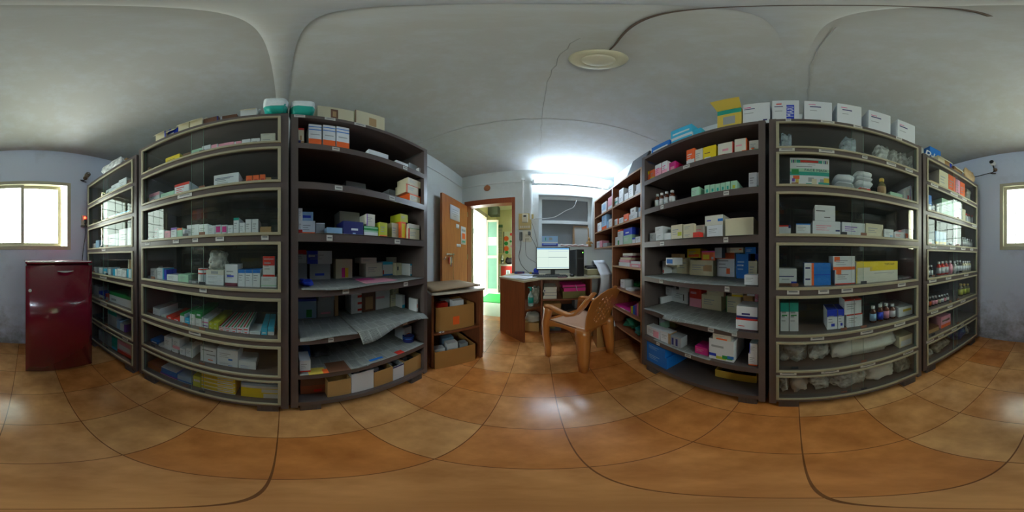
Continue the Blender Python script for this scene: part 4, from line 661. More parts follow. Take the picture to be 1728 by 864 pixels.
('box', 0.8072, 0.2483, 0.6475, -88.41, 0.1176, 0.13, 0.0708, 'w|t:rd:.15|p:rd:.1:.3:.4:.36|b:mr:.05','white and red box, fifth shelf, open rack beside wooden shelves','box', ('D', 4)),
('box', 0.8072, 0.2473, 0.7189, -88.41, 0.1122, 0.11, 0.069, 'w|b:nv:.2|p:nv:.25:.3:.65:.45','white box with navy band, fifth shelf, open rack beside wooden shelves','box', ('D', 4)),
('box', 0.9197, 1.0063, 0.3945, -88.41, 0.0188, 0.11, 0.0735, 'lg|x','pale green box, sixth shelf, open rack beside wooden shelves','box', ('D', 5)),
('box', 0.9197, 1.0063, 0.4686, -88.41, 0.0188, 0.11, 0.043, 'w|x','white wide box, sixth shelf, open rack beside wooden shelves','box', ('D', 5)),
('box', 0.9197, 1.0063, 0.5122, -88.41, 0.0188, 0.11, 0.0195, 'w|x','white small box, sixth shelf, open rack beside wooden shelves','box', ('D', 5)),
('box', 1.037, 0.9804, 0.3945, -88.41, 0.077, 0.11, 0.1171, 'ol','olive box, sixth shelf, open rack beside wooden shelves','box', ('D', 5)),
('box', 0.7881, 0.9378, 0.3945, -88.41, 0.1484, 0.07, 0.0853, 'w|p:pk:.5:.1:.9:.8|x','white front carton, sixth shelf, open rack beside wooden shelves','box', ('D', 5)),
('box', 0.7916, 0.8117, 0.3945, -88.41, 0.0913, 0.07, 0.0937, 'w|r:tn:.2|x','white and pink box, sixth shelf, open rack beside wooden shelves','box', ('D', 5)),
('box', 0.7942, 0.717, 0.3945, -88.41, 0.0869, 0.07, 0.0873, 'gy|p:nv:.1:.1:.3:.8|p:nv:.5:.1:.7:.8','grey pill pack, sixth shelf, open rack beside wooden shelves','box', ('D', 5)),
('box', 0.8095, 0.5257, 0.3945, -88.41, 0.0902, 0.09, 0.0589, 'mg|x:pk','flat magenta packet, sixth shelf, open rack beside wooden shelves','box', ('D', 5)),
('box', 0.8032, 0.3938, 0.3945, -88.41, 0.1489, 0.2, 0.1564, 'w|p:gy:.1:.62:.6:.72|p:bl:.0:.15:.3:.3|p:yg:.3:.05:.7:.2|p:gn:.55:.1:.95:.28|p:cb:.75:.15:1:.3','white carton with coloured swoosh, sixth shelf, open rack beside wooden shelves','box', ('D', 5)),
('box', 0.8033, 0.3901, 0.5515, -88.41, 0.1077, 0.1, 0.0425, 'ow|p:or:.2:.05:.8:.3|x','pale box with orange print, sixth shelf, open rack beside wooden shelves','box', ('D', 5)),
('box', 0.8081, 0.215, 0.3945, -88.41, 0.0474, 0.11, 0.0913, 'w|b:or:.1|x','white and orange box, sixth shelf, open rack beside wooden shelves','box', ('D', 5)),
('box', 0.8082, 0.2123, 0.4864, -88.41, 0.0421, 0.11, 0.0749, 'w|l:bl:.1|x','white blue edged box, sixth shelf, open rack beside wooden shelves','box', ('D', 5)),
('box', 0.789, 0.9052, 0.1186, -88.41, 0.2137, 0.24, 0.1222, 'cb|x:lb|r:lb:.0','blue carton, bottom shelf, open rack beside wooden shelves','box', ('D', 6)),
('box', 0.7888, 0.9115, 0.2414, -88.41, 0.201, 0.22, 0.0823, 'cb|x:lb','upper blue box, bottom shelf, open rack beside wooden shelves','box', ('D', 6)),
('open', 0.9191, 0.3566, 0.1186, -88.41, 0.2671, 0.2, 0.075, 'yc','open yellow tray of oddments, bottom shelf, open rack beside wooden shelves','box', ('D', 6)),
('box', 0.8193, 0.8952, 1.9456, -88.41, 0.1901, 0.25, 0.1124, 'cb|p:w:.1:.3:.9:.6|p:pk:.3:0:.7:.3','flat blue and pink pack, atop open rack beside wooden shelves','box', ('D', -1)),
('box', 0.8249, 0.6948, 1.9456, -88.41, 0.1735, 0.25, 0.1015, 'w|p:cy:0:.4:1:.7','flat white and cyan pack, atop open rack beside wooden shelves','box', ('D', -1)),
('box', 0.8247, 0.6988, 2.0477, -88.41, 0.1769, 0.22, 0.0967, 'cy|p:w:.1:.3:.9:.5','upper cyan pack, atop open rack beside wooden shelves','box', ('D', -1)),
('box', 0.8381, 0.5761, 1.9456, -88.41, 0.0589, 0.2, 0.1223, 'cy|p:w:.1:.2:.9:.5','small cyan pack, atop open rack beside wooden shelves','box', ('D', -1)),
('lidbox', 0.8144, 0.3505, 1.9456, -88.41, 0.1406, 0.2, 0.2298, 'yc|t:tl:.25|p:gy:.25:.2:.75:.6','yellow carton with green band and raised lid, atop open rack beside wooden shelves','box', ('D', -1)),
('box', 0.8185, 0.2002, 1.9456, -88.41, 0.1441, 0.25, 0.2618, 'w|p:mg:.05:.78:.3:.82|p:nv:.05:.7:.45:.74|p:gy:.05:.5:.4:.53|p:nv:.75:.12:.9:.18','white carton with open top slot, atop open rack beside wooden shelves','box', ('D', -1)),
('bag', 0.846, 0.0489, 1.6856, -89.24, 0.0612, 0.11, 0.1889, 'clearb','clear pouch with pale blue bottle, top shelf, glass rack with face mask box','bag', ('E', 0)),
('bag', 0.8506, -0.2945, 1.6856, -89.24, 0.0909, 0.11, 0.2104, 'clearb','clear pouch with printed label, top shelf, glass rack with face mask box','bag', ('E', 0)),
('bag', 0.8536, -0.5203, 1.6856, -89.24, 0.09, 0.11, 0.2076, 'clear','tall clear pouch, top shelf, glass rack with face mask box','bag', ('E', 0)),
('bag', 0.8547, -0.6088, 1.6856, -89.24, 0.0619, 0.11, 0.2104, 'clear','clear pouch, first from door, top shelf, glass rack with face mask box','bag', ('E', 0)),
('bag', 0.8558, -0.6885, 1.6856, -89.24, 0.083, 0.11, 0.2104, 'clear','clear pouch, second from door, top shelf, glass rack with face mask box','bag', ('E', 0)),
('bag', 0.8567, -0.7566, 1.6856, -89.24, 0.0188, 0.11, 0.1965, 'clear','clear pouch, third from door, top shelf, glass rack with face mask box','bag', ('E', 0)),
('box', 0.8377, -0.075, 1.4306, -89.24, 0.2041, 0.12, 0.2054, 'FM','large face mask box, second shelf, glass rack with face mask box','box', ('E', 1)),
('bag', 0.8403, -0.2719, 1.4306, -89.24, 0.1133, 0.14, 0.0738, 'w|x:gy','white rolled pack, second shelf, glass rack with face mask box','pack', ('E', 1)),
('bag', 0.8403, -0.2719, 1.505, -89.24, 0.1133, 0.14, 0.0491, 'w','upper white rolled pack, second shelf, glass rack with face mask box','pack', ('E', 1)),
('bag', 0.8418, -0.3879, 1.4306, -89.24, 0.0867, 0.14, 0.0568, 'w|x:rd','white bandage pack, fourth from door, second shelf, glass rack with face mask box','pack', ('E', 1)),
('bag', 0.8418, -0.3895, 1.488, -89.24, 0.1048, 0.14, 0.043, 'w','white bandage pack, third from door, second shelf, glass rack with face mask box','pack', ('E', 1)),
('bag', 0.8418, -0.3872, 1.5316, -89.24, 0.1061, 0.14, 0.0257, 'w','white bandage pack, second from door, second shelf, glass rack with face mask box','pack', ('E', 1)),
('bag', 0.8418, -0.3887, 1.5579, -89.24, 0.1031, 0.14, 0.0394, 'w','white bandage pack, first from door, second shelf, glass rack with face mask box','pack', ('E', 1)),
('bottle', 0.8435, -0.5117, 1.4306, -89.24, 0.0534, 0.11, 0.1467, 'ol:tn:yc','bottle with tan label and yellow cap, second shelf, glass rack with face mask box','bottle', ('E', 1)),
('box', 0.8447, -0.6063, 1.4306, -89.24, 0.0967, 0.11, 0.0526, 'lg','low pale green box, second shelf, glass rack with face mask box','box', ('E', 1)),
('box', 0.8456, -0.6741, 1.4306, -89.24, 0.02, 0.11, 0.0891, 'w|b:rd:.2','thin white box, second shelf, glass rack with face mask box','box', ('E', 1)),
('box', 0.846, -0.7021, 1.4306, -89.24, 0.0251, 0.11, 0.1165, 'w|p:rd:.2:.2:.8:.5','thin white red box, second shelf, glass rack with face mask box','box', ('E', 1)),
('box', 0.8464, -0.7316, 1.4306, -89.24, 0.0182, 0.11, 0.1424, 'w|l:pu:.3|p:rd:0:.2:.3:.4','white box with purple edge, second shelf, glass rack with face mask box','box', ('E', 1)),
('box', 0.836, 0.0531, 1.1676, -89.24, 0.0598, 0.11, 0.0527, 'w|t:rd:.15|p:nv:.8:.7:1:1','white box with red top, third shelf, glass rack with face mask box','box', ('E', 2)),
('box', 0.8372, -0.0416, 1.1676, -89.24, 0.0739, 0.11, 0.0614, 'w|t:cb:.1|x','white box with blue top, third shelf, glass rack with face mask box','box', ('E', 2)),
('box', 0.8389, -0.1644, 1.1676, -89.24, 0.1486, 0.11, 0.0782, 'w|p:or:0:0:.2:.1|p:nv:.82:.3:.98:.42|x:pk','long white box with orange corner, third shelf, glass rack with face mask box','box', ('E', 2)),
('box', 0.8387, -0.1558, 1.2464, -89.24, 0.1083, 0.1, 0.0871, 'w|p:dg:.05:.6:.5:.66|p:dg:.45:.2:.75:.26','white box with handwriting, third shelf, glass rack with face mask box','box', ('E', 2)),
('box', 0.8408, -0.3148, 1.1676, -89.24, 0.1332, 0.11, 0.0782, 'w|p:or:0:0:.2:.1|x:pu','white box with purple print, third shelf, glass rack with face mask box','box', ('E', 2)),
('box', 0.8527, -0.4528, 1.1676, -89.24, 0.1156, 0.11, 0.0846, 'cr|x','plain cream carton, third shelf, glass rack with face mask box','box', ('E', 2)),
('box', 0.8439, -0.5478, 1.1676, -89.24, 0.0666, 0.11, 0.0581, 'w|p:lb:.6:.1:.9:.4|x','small white box, third shelf, glass rack with face mask box','box', ('E', 2)),
('box', 0.845, -0.6276, 1.1676, -89.24, 0.079, 0.11, 0.047, 'w|x:rd','white box with red print, third shelf, glass rack with face mask box','box', ('E', 2)),
('box', 0.846, -0.7077, 1.1676, -89.24, 0.0661, 0.11, 0.0724, 'w|p:or:.0:.2:.4:.6|p:bk:0:.1:.12:.5','white box with orange arc, third shelf, glass rack with face mask box','box', ('E', 2)),
('box', 0.8361, 0.0404, 0.9056, -89.24, 0.0954, 0.11, 0.0893, 'w|p:nv:.0:.52:.85:.57|p:gy:.2:.35:.6:.4|b:br:.15|p:bl:.7:.15:1:.25','white box with navy print, fourth shelf, glass rack with face mask box','box', ('E', 3)),
('box', 0.8382, -0.1161, 0.9056, -89.24, 0.1391, 0.14, 0.1176, 'cb|l:w:.27|p:nv:.04:.75:.22:.82|p:nv:.04:.25:.22:.32|p:or:.27:0:.36:1|p:bl:.36:.46:1:.49','cyan box with red stripe, fourth shelf, glass rack with face mask box','box', ('E', 3)),
('box', 0.8402, -0.2662, 0.9056, -89.24, 0.1128, 0.11, 0.0792, 'w|p:or:.05:.7:.3:1|x|b:rd:.08','white box with orange triangle, fourth shelf, glass rack with face mask box','box', ('E', 3)),
('box', 0.8401, -0.2608, 0.9854, -89.24, 0.1237, 0.11, 0.0743, 'w|p:or:.05:.6:.3:.95|b:or:.22|x','white box with orange base, fourth shelf, glass rack with face mask box','box', ('E', 3)),
('box', 0.8429, -0.4719, 0.9056, -89.24, 0.2844, 0.14, 0.1221, 'TC','long white box with yellow top, fourth shelf, glass rack with face mask box','box', ('E', 3)),
('box', 0.8558, -0.6877, 0.9056, -89.24, 0.1059, 0.11, 0.012, 'gy|p:w:.3:.2:.8:.6','low grey packet, fourth shelf, glass rack with face mask box','box', ('E', 3)),
('box', 0.836, 0.0541, 0.6436, -89.24, 0.0431, 0.11, 0.1688, 'w|t:tl:.3|p:gn:.15:.55:.8:.6|x','white pack with teal top, first from door, fifth shelf, glass rack with face mask box','box', ('E', 4)),
('box', 0.8366, 0.0064, 0.6436, -89.24, 0.0453, 0.11, 0.1691, 'w|t:tl:.3|p:gn:.15:.55:.8:.6|x','white pack with teal top, second from door, fifth shelf, glass rack with face mask box','box', ('E', 4)),
('box', 0.8393, -0.194, 0.6436, -89.24, 0.0554, 0.11, 0.1214, 'w|t:bl:.35|p:bl:.4:.15:.75:.3|x','white pack with blue top, first from door, fifth shelf, glass rack with face mask box','box', ('E', 4)),
('box', 0.8399, -0.2426, 0.6436, -89.24, 0.0344, 0.11, 0.1192, 'w|t:bl:.35|p:bl:.4:.15:.75:.3|x','white pack with blue top, second from door, fifth shelf, glass rack with face mask box','box', ('E', 4)),
('box', 0.8409, -0.3207, 0.6436, -89.24, 0.0938, 0.11, 0.0829, 'w|t:rd:.1|p:gy:.45:0:.5:1|x','white box with red line, fifth shelf, glass rack with face mask box','box', ('E', 4)),
('box', 0.8408, -0.3119, 0.7271, -89.24, 0.0985, 0.11, 0.0899, 'w|t:rd:.1|p:gy:.55:0:.6:1|x','upper white red box, fifth shelf, glass rack with face mask box','box', ('E', 4)),
('bottle', 0.8426, -0.4474, 0.6436, -89.24, 0.0401, 0.11, 0.1093, 'am:lb:w','amber bottle with white cap, first from door, fifth shelf, glass rack with face mask box','bottle', ('E', 4)),
('bottle', 0.8433, -0.4964, 0.6436, -89.24, 0.039, 0.11, 0.1143, 'am:bl:w','amber bottle with white cap, second from door, fifth shelf, glass rack with face mask box','bottle', ('E', 4)),
('bottle', 0.8438, -0.5398, 0.6436, -89.24, 0.041, 0.077, 0.1143, 'am:pk:w','amber bottle with white cap, fourth from door, fifth shelf, glass rack with face mask box','bottle', ('E', 4)),
('bottle', 0.8445, -0.5876, 0.6436, -89.24, 0.0433, 0.11, 0.1019, 'am:w:w','amber bottle with white cap, fifth from door, fifth shelf, glass rack with face mask box','bottle', ('E', 4)),
('bottle', 0.9239, -0.5478, 0.6436, -89.24, 0.0279, 0.11, 0.0989, 'am:w:w','amber bottle with white cap, third from door, fifth shelf, glass rack with face mask box','bottle', ('E', 4)),
('box', 0.8457, -0.6817, 0.6436, -89.24, 0.1182, 0.2, 0.0682, 'w|p:yc:.3:.5:.9:.75','white box with yellow label, fifth shelf, glass rack with face mask box','box', ('E', 4)),
('bag', 0.8466, 0.0092, 0.3906, -89.24, 0.152, 0.25, 0.1618, 'clear','clear bag of sachets, sixth shelf, glass rack with face mask box','bag', ('E', 5)),
('bag', 0.8485, -0.1339, 0.3906, -89.24, 0.124, 0.25, 0.1436, 'clear','clear crumpled bag, sixth shelf, glass rack with face mask box','bag', ('E', 5)),
('bag', 0.8522, -0.4132, 0.3906, -89.24, 0.4189, 0.25, 0.1644, 'sack','white printed sack, sixth shelf, glass rack with face mask box','bag', ('E', 5)),
('box', 1.036, -0.6998, 0.3906, -89.24, 0.077, 0.08, 0.0643, 'rd','red packet behind sack, sixth shelf, glass rack with face mask box','box', ('E', 5)),
('box', 0.8457, -0.6847, 0.3906, -89.24, 0.1121, 0.187, 0.0926, 'cr|p:w:.1:.1:.9:.6','cream packet, sixth shelf, glass rack with face mask box','box', ('E', 5)),
('bag', 0.8359, 0.0576, 0.1186, -89.24, 0.0532, 0.2, 0.1562, 'clear','small clear bag, bottom shelf, glass rack with face mask box','bag', ('E', 6)),
('bag', 0.837, -0.0231, 0.1186, -89.24, 0.1013, 0.25, 0.1712, 'clearr','clear bag with red marks, bottom shelf, glass rack with face mask box','bag', ('E', 6)),
('bag', 0.8384, -0.1318, 0.1186, -89.24, 0.1073, 0.25, 0.168, 'clear','clear bag with white tubes, bottom shelf, glass rack with face mask box','bag', ('E', 6)),
('bag', 0.8406, -0.2977, 0.1186, -89.24, 0.2158, 0.25, 0.1771, 'clear','wide clear bag of syringes, bottom shelf, glass rack with face mask box','bag', ('E', 6)),
('bag', 0.8434, -0.5088, 0.1186, -89.24, 0.1962, 0.22, 0.1637, 'sack','white bag of packs, bottom shelf, glass rack with face mask box','bag', ('E', 6)),
('bag', 0.8456, -0.6768, 0.1186, -89.24, 0.1279, 0.2, 0.1396, 'clearg','grey-green clear pouch, bottom shelf, glass rack with face mask box','bag', ('E', 6)),
('box', 0.816, 0.0483, 1.9456, -89.24, 0.1355, 0.25, 0.2695, 'w|p:rd:.15:.78:.35:.84|p:nv:.08:.66:.4:.7|p:gy:.1:.45:.38:.48|MX','white carton with blue label, atop glass rack with face mask box','box', ('E', -1)),
('box', 0.8182, -0.1166, 1.9456, -89.24, 0.1423, 0.25, 0.2635, 'w|p:mg:.15:.8:.4:.83|p:nv:.2:.68:.6:.73|p:gy:.2:.5:.45:.53|p:nv:.75:.05:.95:.1','white carton above overlapping panes, atop glass rack with face mask box','box', ('E', -1)),
('box', 0.8205, -0.2848, 1.9456, -89.24, 0.1361, 0.25, 0.2706, 'w|p:mg:.15:.8:.4:.83|p:nv:.2:.68:.6:.73|p:gy:.2:.5:.45:.53|p:nv:.85:.05:.98:.1','white carton amid the row, atop glass rack with face mask box','box', ('E', -1)),
('box', 0.8229, -0.4723, 1.9456, -89.24, 0.1458, 0.25, 0.2585, 'w|p:mg:.1:.75:.35:.78|p:nv:.1:.66:.55:.71|p:gy:.1:.45:.45:.48|p:nv:.65:.05:.85:.1','white carton second from window, atop glass rack with face mask box','box', ('E', -1)),
('box', 0.8256, -0.6737, 1.9456, -89.24, 0.1461, 0.25, 0.2509, 'w|p:mg:.1:.75:.35:.78|p:nv:.1:.66:.55:.71|p:gy:.1:.45:.45:.48','white carton nearest the window, atop glass rack with face mask box','box', ('E', -1)),
('box', 0.8732, -1.0038, 1.6636, -91.56, 0.1098, 0.2, 0.05, 'tn','tan packet, top shelf, glass rack full of bottles','box', ('F', 0)),
('box', 0.8699, -1.1244, 1.6636, -91.56, 0.1234, 0.25, 0.2062, 'cr|x','tall cream carton, top shelf, glass rack full of bottles','box', ('F', 0)),
('box', 0.8667, -1.2438, 1.6636, -91.56, 0.1086, 0.11, 0.2074, 'or|x','orange carton, first from door, top shelf, glass rack full of bottles','box', ('F', 0)),
('box', 0.864, -1.3417, 1.6636, -91.56, 0.0747, 0.11, 0.2014, 'pk|x','faded red carton, top shelf, glass rack full of bottles','box', ('F', 0)),
('box', 0.8617, -1.4272, 1.6636, -91.56, 0.0831, 0.11, 0.2009, 'or|x','orange carton, second from door, top shelf, glass rack full of bottles','box', ('F', 0)),
('bag', 0.8676, -1.5749, 1.6636, -91.56, 0.1163, 0.11, 0.1955, 'clearg','bag of tan packets, top shelf, glass rack full of bottles','bag', ('F', 0)),
('box', 0.8941, -0.9709, 1.4126, -91.56, 0.04, 0.11, 0.163, 'cb|p:w:.1:.2:.9:.5','blue box, second shelf, glass rack full of bottles','box', ('F', 1)),
('bag', 0.8828, -1.0194, 1.4126, -91.56, 0.0404, 0.11, 0.107, 'clear','small clear pouch, second shelf, glass rack full of bottles','bag', ('F', 1)),
('bag', 0.8814, -1.0719, 1.4126, -91.56, 0.0527, 0.11, 0.1203, 'clear','wide clear pouch, second shelf, glass rack full of bottles','bag', ('F', 1)),
('box', 0.8779, -1.1985, 1.4126, -91.56, 0.1781, 0.11, 0.1757, 'lg|x','pale green carton, second shelf, glass rack full of bottles','box', ('F', 1)),
('box', 0.874, -1.3399, 1.4126, -91.56, 0.0626, 0.11, 0.2014, 'w|x','tall pale carton, second shelf, glass rack full of bottles','box', ('F', 1)),
('box', 0.8723, -1.4036, 1.4126, -91.56, 0.0543, 0.11, 0.2014, 'w|x','slim pale carton, second shelf, glass rack full of bottles','box', ('F', 1)),
('box', 0.8705, -1.4696, 1.4126, -91.56, 0.0581, 0.11, 0.1494, 'cr','cream box, second shelf, glass rack full of bottles','box', ('F', 1)),
('bottle', 0.8683, -1.5497, 1.4126, -91.56, 0.0501, 0.11, 0.1242, 'w:w:rd','white bottle with red cap, first from door, second shelf, glass rack full of bottles','bottle', ('F', 1)),
('bottle', 0.8667, -1.6094, 1.4126, -91.56, 0.0472, 0.11, 0.1261, 'w:w:rd','white bottle with red cap, second from door, second shelf, glass rack full of bottles','bottle', ('F', 1)),
('bottle', 0.8653, -1.6603, 1.4126, -91.56, 0.0188, 0.11, 0.1283, 'w:w:rd','white bottle with red cap, third from door, second shelf, glass rack full of bottles','bottle', ('F', 1)),
('box', 0.8747, -0.9486, 1.1526, -91.56, 0.0467, 0.11, 0.0396, 'w|b:pk:.4','low white pink box, third shelf, glass rack full of bottles','box', ('F', 2)),
('box', 0.8724, -1.0347, 1.1526, -91.56, 0.044, 0.11, 0.1162, 'lb|b:yc:.25','pale blue carton with yellow base, first from door, third shelf, glass rack full of bottles','box', ('F', 2)),
('box', 0.8709, -1.0871, 1.1526, -91.56, 0.0467, 0.11, 0.1157, 'lb|b:yc:.25','pale blue carton with yellow base, second from door, third shelf, glass rack full of bottles','box', ('F', 2)),
('box', 0.8696, -1.1372, 1.1526, -91.56, 0.0431, 0.11, 0.1174, 'lb|b:yc:.25','pale blue carton with yellow base, third from door, third shelf, glass rack full of bottles','box', ('F', 2)),
('box', 0.8659, -1.2705, 1.1526, -91.56, 0.0353, 0.11, 0.0377, 'w|x','tiny white box, third shelf, glass rack full of bottles','box', ('F', 2)),
('box', 0.8637, -1.3536, 1.1526, -91.56, 0.0319, 0.11, 0.0285, 'pk','tiny pink box, third shelf, glass rack full of bottles','box', ('F', 2)),
('bottle', 0.8705, -1.4701, 1.1526, -91.56, 0.0359, 0.11, 0.1081, 'gl:w:w','slender bottle with white label, first from door, third shelf, glass rack full of bottles','bottle', ('F', 2)),
('bottle', 0.8693, -1.5141, 1.1526, -91.56, 0.0375, 0.11, 0.1084, 'gl:w:w','slender bottle with white label, second from door, third shelf, glass rack full of bottles','bottle', ('F', 2)),
('bottle', 0.868, -1.56, 1.1526, -91.56, 0.0393, 0.11, 0.0987, 'gl:w:w','slender bottle with white label, third from door, third shelf, glass rack full of bottles','bottle', ('F', 2)),
('bottle', 0.8667, -1.6081, 1.1526, -91.56, 0.0412, 0.11, 0.098, 'gl:w:w','slender bottle with white label, fourth from door, third shelf, glass rack full of bottles','bottle', ('F', 2)),
('bottle', 0.8657, -1.6463, 1.1526, -91.56, 0.0188, 0.11, 0.0965, 'gl:w:w','slender bottle with white label, fifth from door, third shelf, glass rack full of bottles','bottle', ('F', 2)),
('bottle', 0.8844, -0.959, 0.8936, -91.56, 0.0265, 0.11, 0.0901, 'bk:w:w','dark bottle with white label, first from door, fourth shelf, glass rack full of bottles','bottle', ('F', 3)),
('bottle', 0.8835, -0.9925, 0.8936, -91.56, 0.0311, 0.11, 0.0911, 'bk:w:w','dark bottle with white label, second from door, fourth shelf, glass rack full of bottles','bottle', ('F', 3)),
('bottle', 0.8808, -1.093, 0.8936, -91.56, 0.0429, 0.11, 0.1168, 'rd:w:w','red bottle with white label, first from door, fourth shelf, glass rack full of bottles','bottle', ('F', 3)),
('bottle', 0.8794, -1.1435, 0.8936, -91.56, 0.0454, 0.11, 0.1195, 'rd:w:w','red bottle with white label, second from door, fourth shelf, glass rack full of bottles','bottle', ('F', 3)),
('bottle', 0.8779, -1.1968, 0.8936, -91.56, 0.0481, 0.11, 0.1222, 'rd:w:w','red bottle with white label, third from door, fourth shelf, glass rack full of bottles','bottle', ('F', 3)),
('bottle', 0.8762, -1.2606, 0.8936, -91.56, 0.0539, 0.11, 0.1221, 'pk:pk:w','pink bottle, fourth shelf, glass rack full of bottles','bottle', ('F', 3)),
('bottle', 0.8744, -1.3273, 0.8936, -91.56, 0.0373, 0.11, 0.1176, 'gl:w:w','pale bottle, fourth shelf, glass rack full of bottles','bottle', ('F', 3)),
('bottle', 0.8731, -1.3741, 0.8936, -91.56, 0.0433, 0.11, 0.124, 'bk:w:w','black bottle with white label, first from door, fourth shelf, glass rack full of bottles','bottle', ('F', 3)),
('bottle', 0.8717, -1.4252, 0.8936, -91.56, 0.0456, 0.11, 0.1229, 'bk:w:w','black bottle with white label, second from door, fourth shelf, glass rack full of bottles','bottle', ('F', 3)),
('bottle', 0.8702, -1.482, 0.8936, -91.56, 0.0363, 0.11, 0.1137, 'cr:w:w','cream bottle with white cap, first from door, fourth shelf, glass rack full of bottles','bottle', ('F', 3)),
('bottle', 0.869, -1.525, 0.8936, -91.56, 0.038, 0.11, 0.1125, 'cr:w:w','cream bottle with white cap, second from door, fourth shelf, glass rack full of bottles','bottle', ('F', 3)),
('bottle', 0.8678, -1.5698, 0.8936, -91.56, 0.0397, 0.11, 0.1113, 'cr:w:w','cream bottle with white cap, third from door, fourth shelf, glass rack full of bottles','bottle', ('F', 3)),
('bottle', 0.8665, -1.6145, 0.8936, -91.56, 0.0372, 0.11, 0.1101, 'cr:w:w','cream bottle with white cap, fourth from door, fourth shelf, glass rack full of bottles','bottle', ('F', 3)),
('bottle', 0.8849, -0.9427, 0.6356, -91.56, 0.0277, 0.11, 0.0916, 'bk:w:w','dark bottle with white label, fifth shelf, glass rack full of bottles','bottle', ('F', 4)),
('bottle', 0.8841, -0.9733, 0.6356, -91.56, 0.0261, 0.11, 0.0859, 'bk:or:w','dark bottle with orange label, fifth shelf, glass rack full of bottles','bottle', ('F', 4)),
('bottle', 0.883, -1.0106, 0.6356, -91.56, 0.0354, 0.11, 0.0869, 'bk:pk:w','dark bottle with pink label, first from door, fifth shelf, glass rack full of bottles','bottle', ('F', 4)),
('bottle', 0.882, -1.0499, 0.6356, -91.56, 0.0332, 0.11, 0.0816, 'bk:pk:w','dark bottle with pink label, second from door, fifth shelf, glass rack full of bottles','bottle', ('F', 4)),
('bottle', 0.8807, -1.0949, 0.6356, -91.56, 0.0309, 0.11, 0.0765, 'bk:cr:w','small dark bottle, first from door, fifth shelf, glass rack full of bottles','bottle', ('F', 4)),
('bottle', 0.8798, -1.1307, 0.6356, -91.56, 0.0322, 0.11, 0.0754, 'bk:w:w','small dark bottle, second from door, fifth shelf, glass rack full of bottles','bottle', ('F', 4)),
('bottle', 0.8787, -1.168, 0.6356, -91.56, 0.0336, 0.11, 0.074, 'bk:pk:w','small dark bottle, third from door, fifth shelf, glass rack full of bottles','bottle', ('F', 4)),
('bottle', 0.8777, -1.2068, 0.6356, -91.56, 0.035, 0.11, 0.0725, 'bk:w:w','small dark bottle, fourth from door, fifth shelf, glass rack full of bottles','bottle', ('F', 4)),
('bottle', 0.8711, -1.4476, 0.6356, -91.56, 0.0539, 0.11, 0.1328, 'ol:yg:yc','yellow-green bottle, first from door, fifth shelf, glass rack full of bottles','bottle', ('F', 4)),
('bottle', 0.8693, -1.5135, 0.6356, -91.56, 0.0577, 0.11, 0.1232, 'ol:yg:yc','yellow-green bottle, second from door, fifth shelf, glass rack full of bottles','bottle', ('F', 4)),
('bottle', 0.8674, -1.5841, 0.6356, -91.56, 0.0618, 0.11, 0.1127, 'ol:yg:yc','yellow-green bottle, third from door, fifth shelf, glass rack full of bottles','bottle', ('F', 4)),
('box', 0.8833, -1.0005, 0.3856, -91.56, 0.137, 0.2, 0.045, 'tn|t:br:.2','low tan carton, sixth shelf, glass rack full of bottles','box', ('F', 5)),
('box', 0.8788, -1.1673, 0.3856, -91.56, 0.1337, 0.2, 0.1161, 'pk|p:br:.1:.5:.9:.7|b:or:.3|x','pink and orange carton, sixth shelf, glass rack full of bottles','box', ('F', 5)),
('bag', 0.8841, -0.972, 0.1166, -91.56, 0.0945, 0.2, 0.0783, 'clear','flat clear pouch, bottom shelf, glass rack full of bottles','bag', ('F', 6)),
('bag', 0.8796, -1.1362, 0.1166, -91.56, 0.2215, 0.25, 0.1199, 'clearg','stack of grey pouches, bottom shelf, glass rack full of bottles','bag', ('F', 6)),
('bag', 0.8716, -1.4308, 0.1166, -91.56, 0.19, 0.25, 0.1385, 'bluebag','blue and mint bag, bottom shelf, glass rack full of bottles','bag', ('F', 6)),
('bag', 0.8674, -1.5834, 0.1166, -91.56, 0.0993, 0.25, 0.131, 'clearg','grey-green bag, bottom shelf, glass rack full of bottles','bag', ('F', 6)),
('signpack', 0.9456, -1.1007, 1.9206, -91.56, 0.1453, 0.08, 0.2612, 'cb','blue pack with white lettering, atop glass rack full of bottles','pack', ('F', -1)),
('flapbox', 0.8515, -1.0678, 1.9206, -91.56, 0.086, 0.08, 0.09, 'cr','open carton with cream flap, atop glass rack full of bottles','box', ('F', -1)),
('flapbox', 0.8489, -1.1629, 1.9206, -91.56, 0.0928, 0.08, 0.09, 'tn|r:bl:.3','open carton with blue side, atop glass rack full of bottles','box', ('F', -1)),
('flapbox', 0.8446, -1.3199, 1.9206, -91.56, 0.138, 0.082, 0.075, 'tn','open carton with hanging tan flap, atop glass rack full of bottles','box', ('F', -1)),
('bag', 0.8098, -1.4952, 1.9206, -91.56, 0.2223, 0.027, 0.13, 'kraft','heap of crumpled brown paper, atop glass rack full of bottles','paper', ('F', -1)),
('bag', 0.9264, -1.4384, 1.9206, -91.56, 0.2224, 0.14, 0.19, 'kraft','crumpled brown paper bundle, atop glass rack full of bottles','paper', ('F', -1)),
('box', 0.82, 1.9571, 1.6276, -90.0, 0.165, 0.11, 0.1528, 'w|p:lb:.15:.3:.85:.85','white box with blue panel, top shelf, wooden shelf unit','box', ('W', 0)),
('box', 0.82, 1.7671, 1.6276, -90.0, 0.1179, 0.11, 0.1691, 'pk|b:w:.3','pink box, top shelf, wooden shelf unit','box', ('W', 0)),
('box', 0.82, 1.6115, 1.6276, -90.0, 0.0738, 0.11, 0.1053, 'w|p:tl:0:.4:1:.6','white box with teal band, top shelf, wooden shelf unit','box', ('W', 0)),
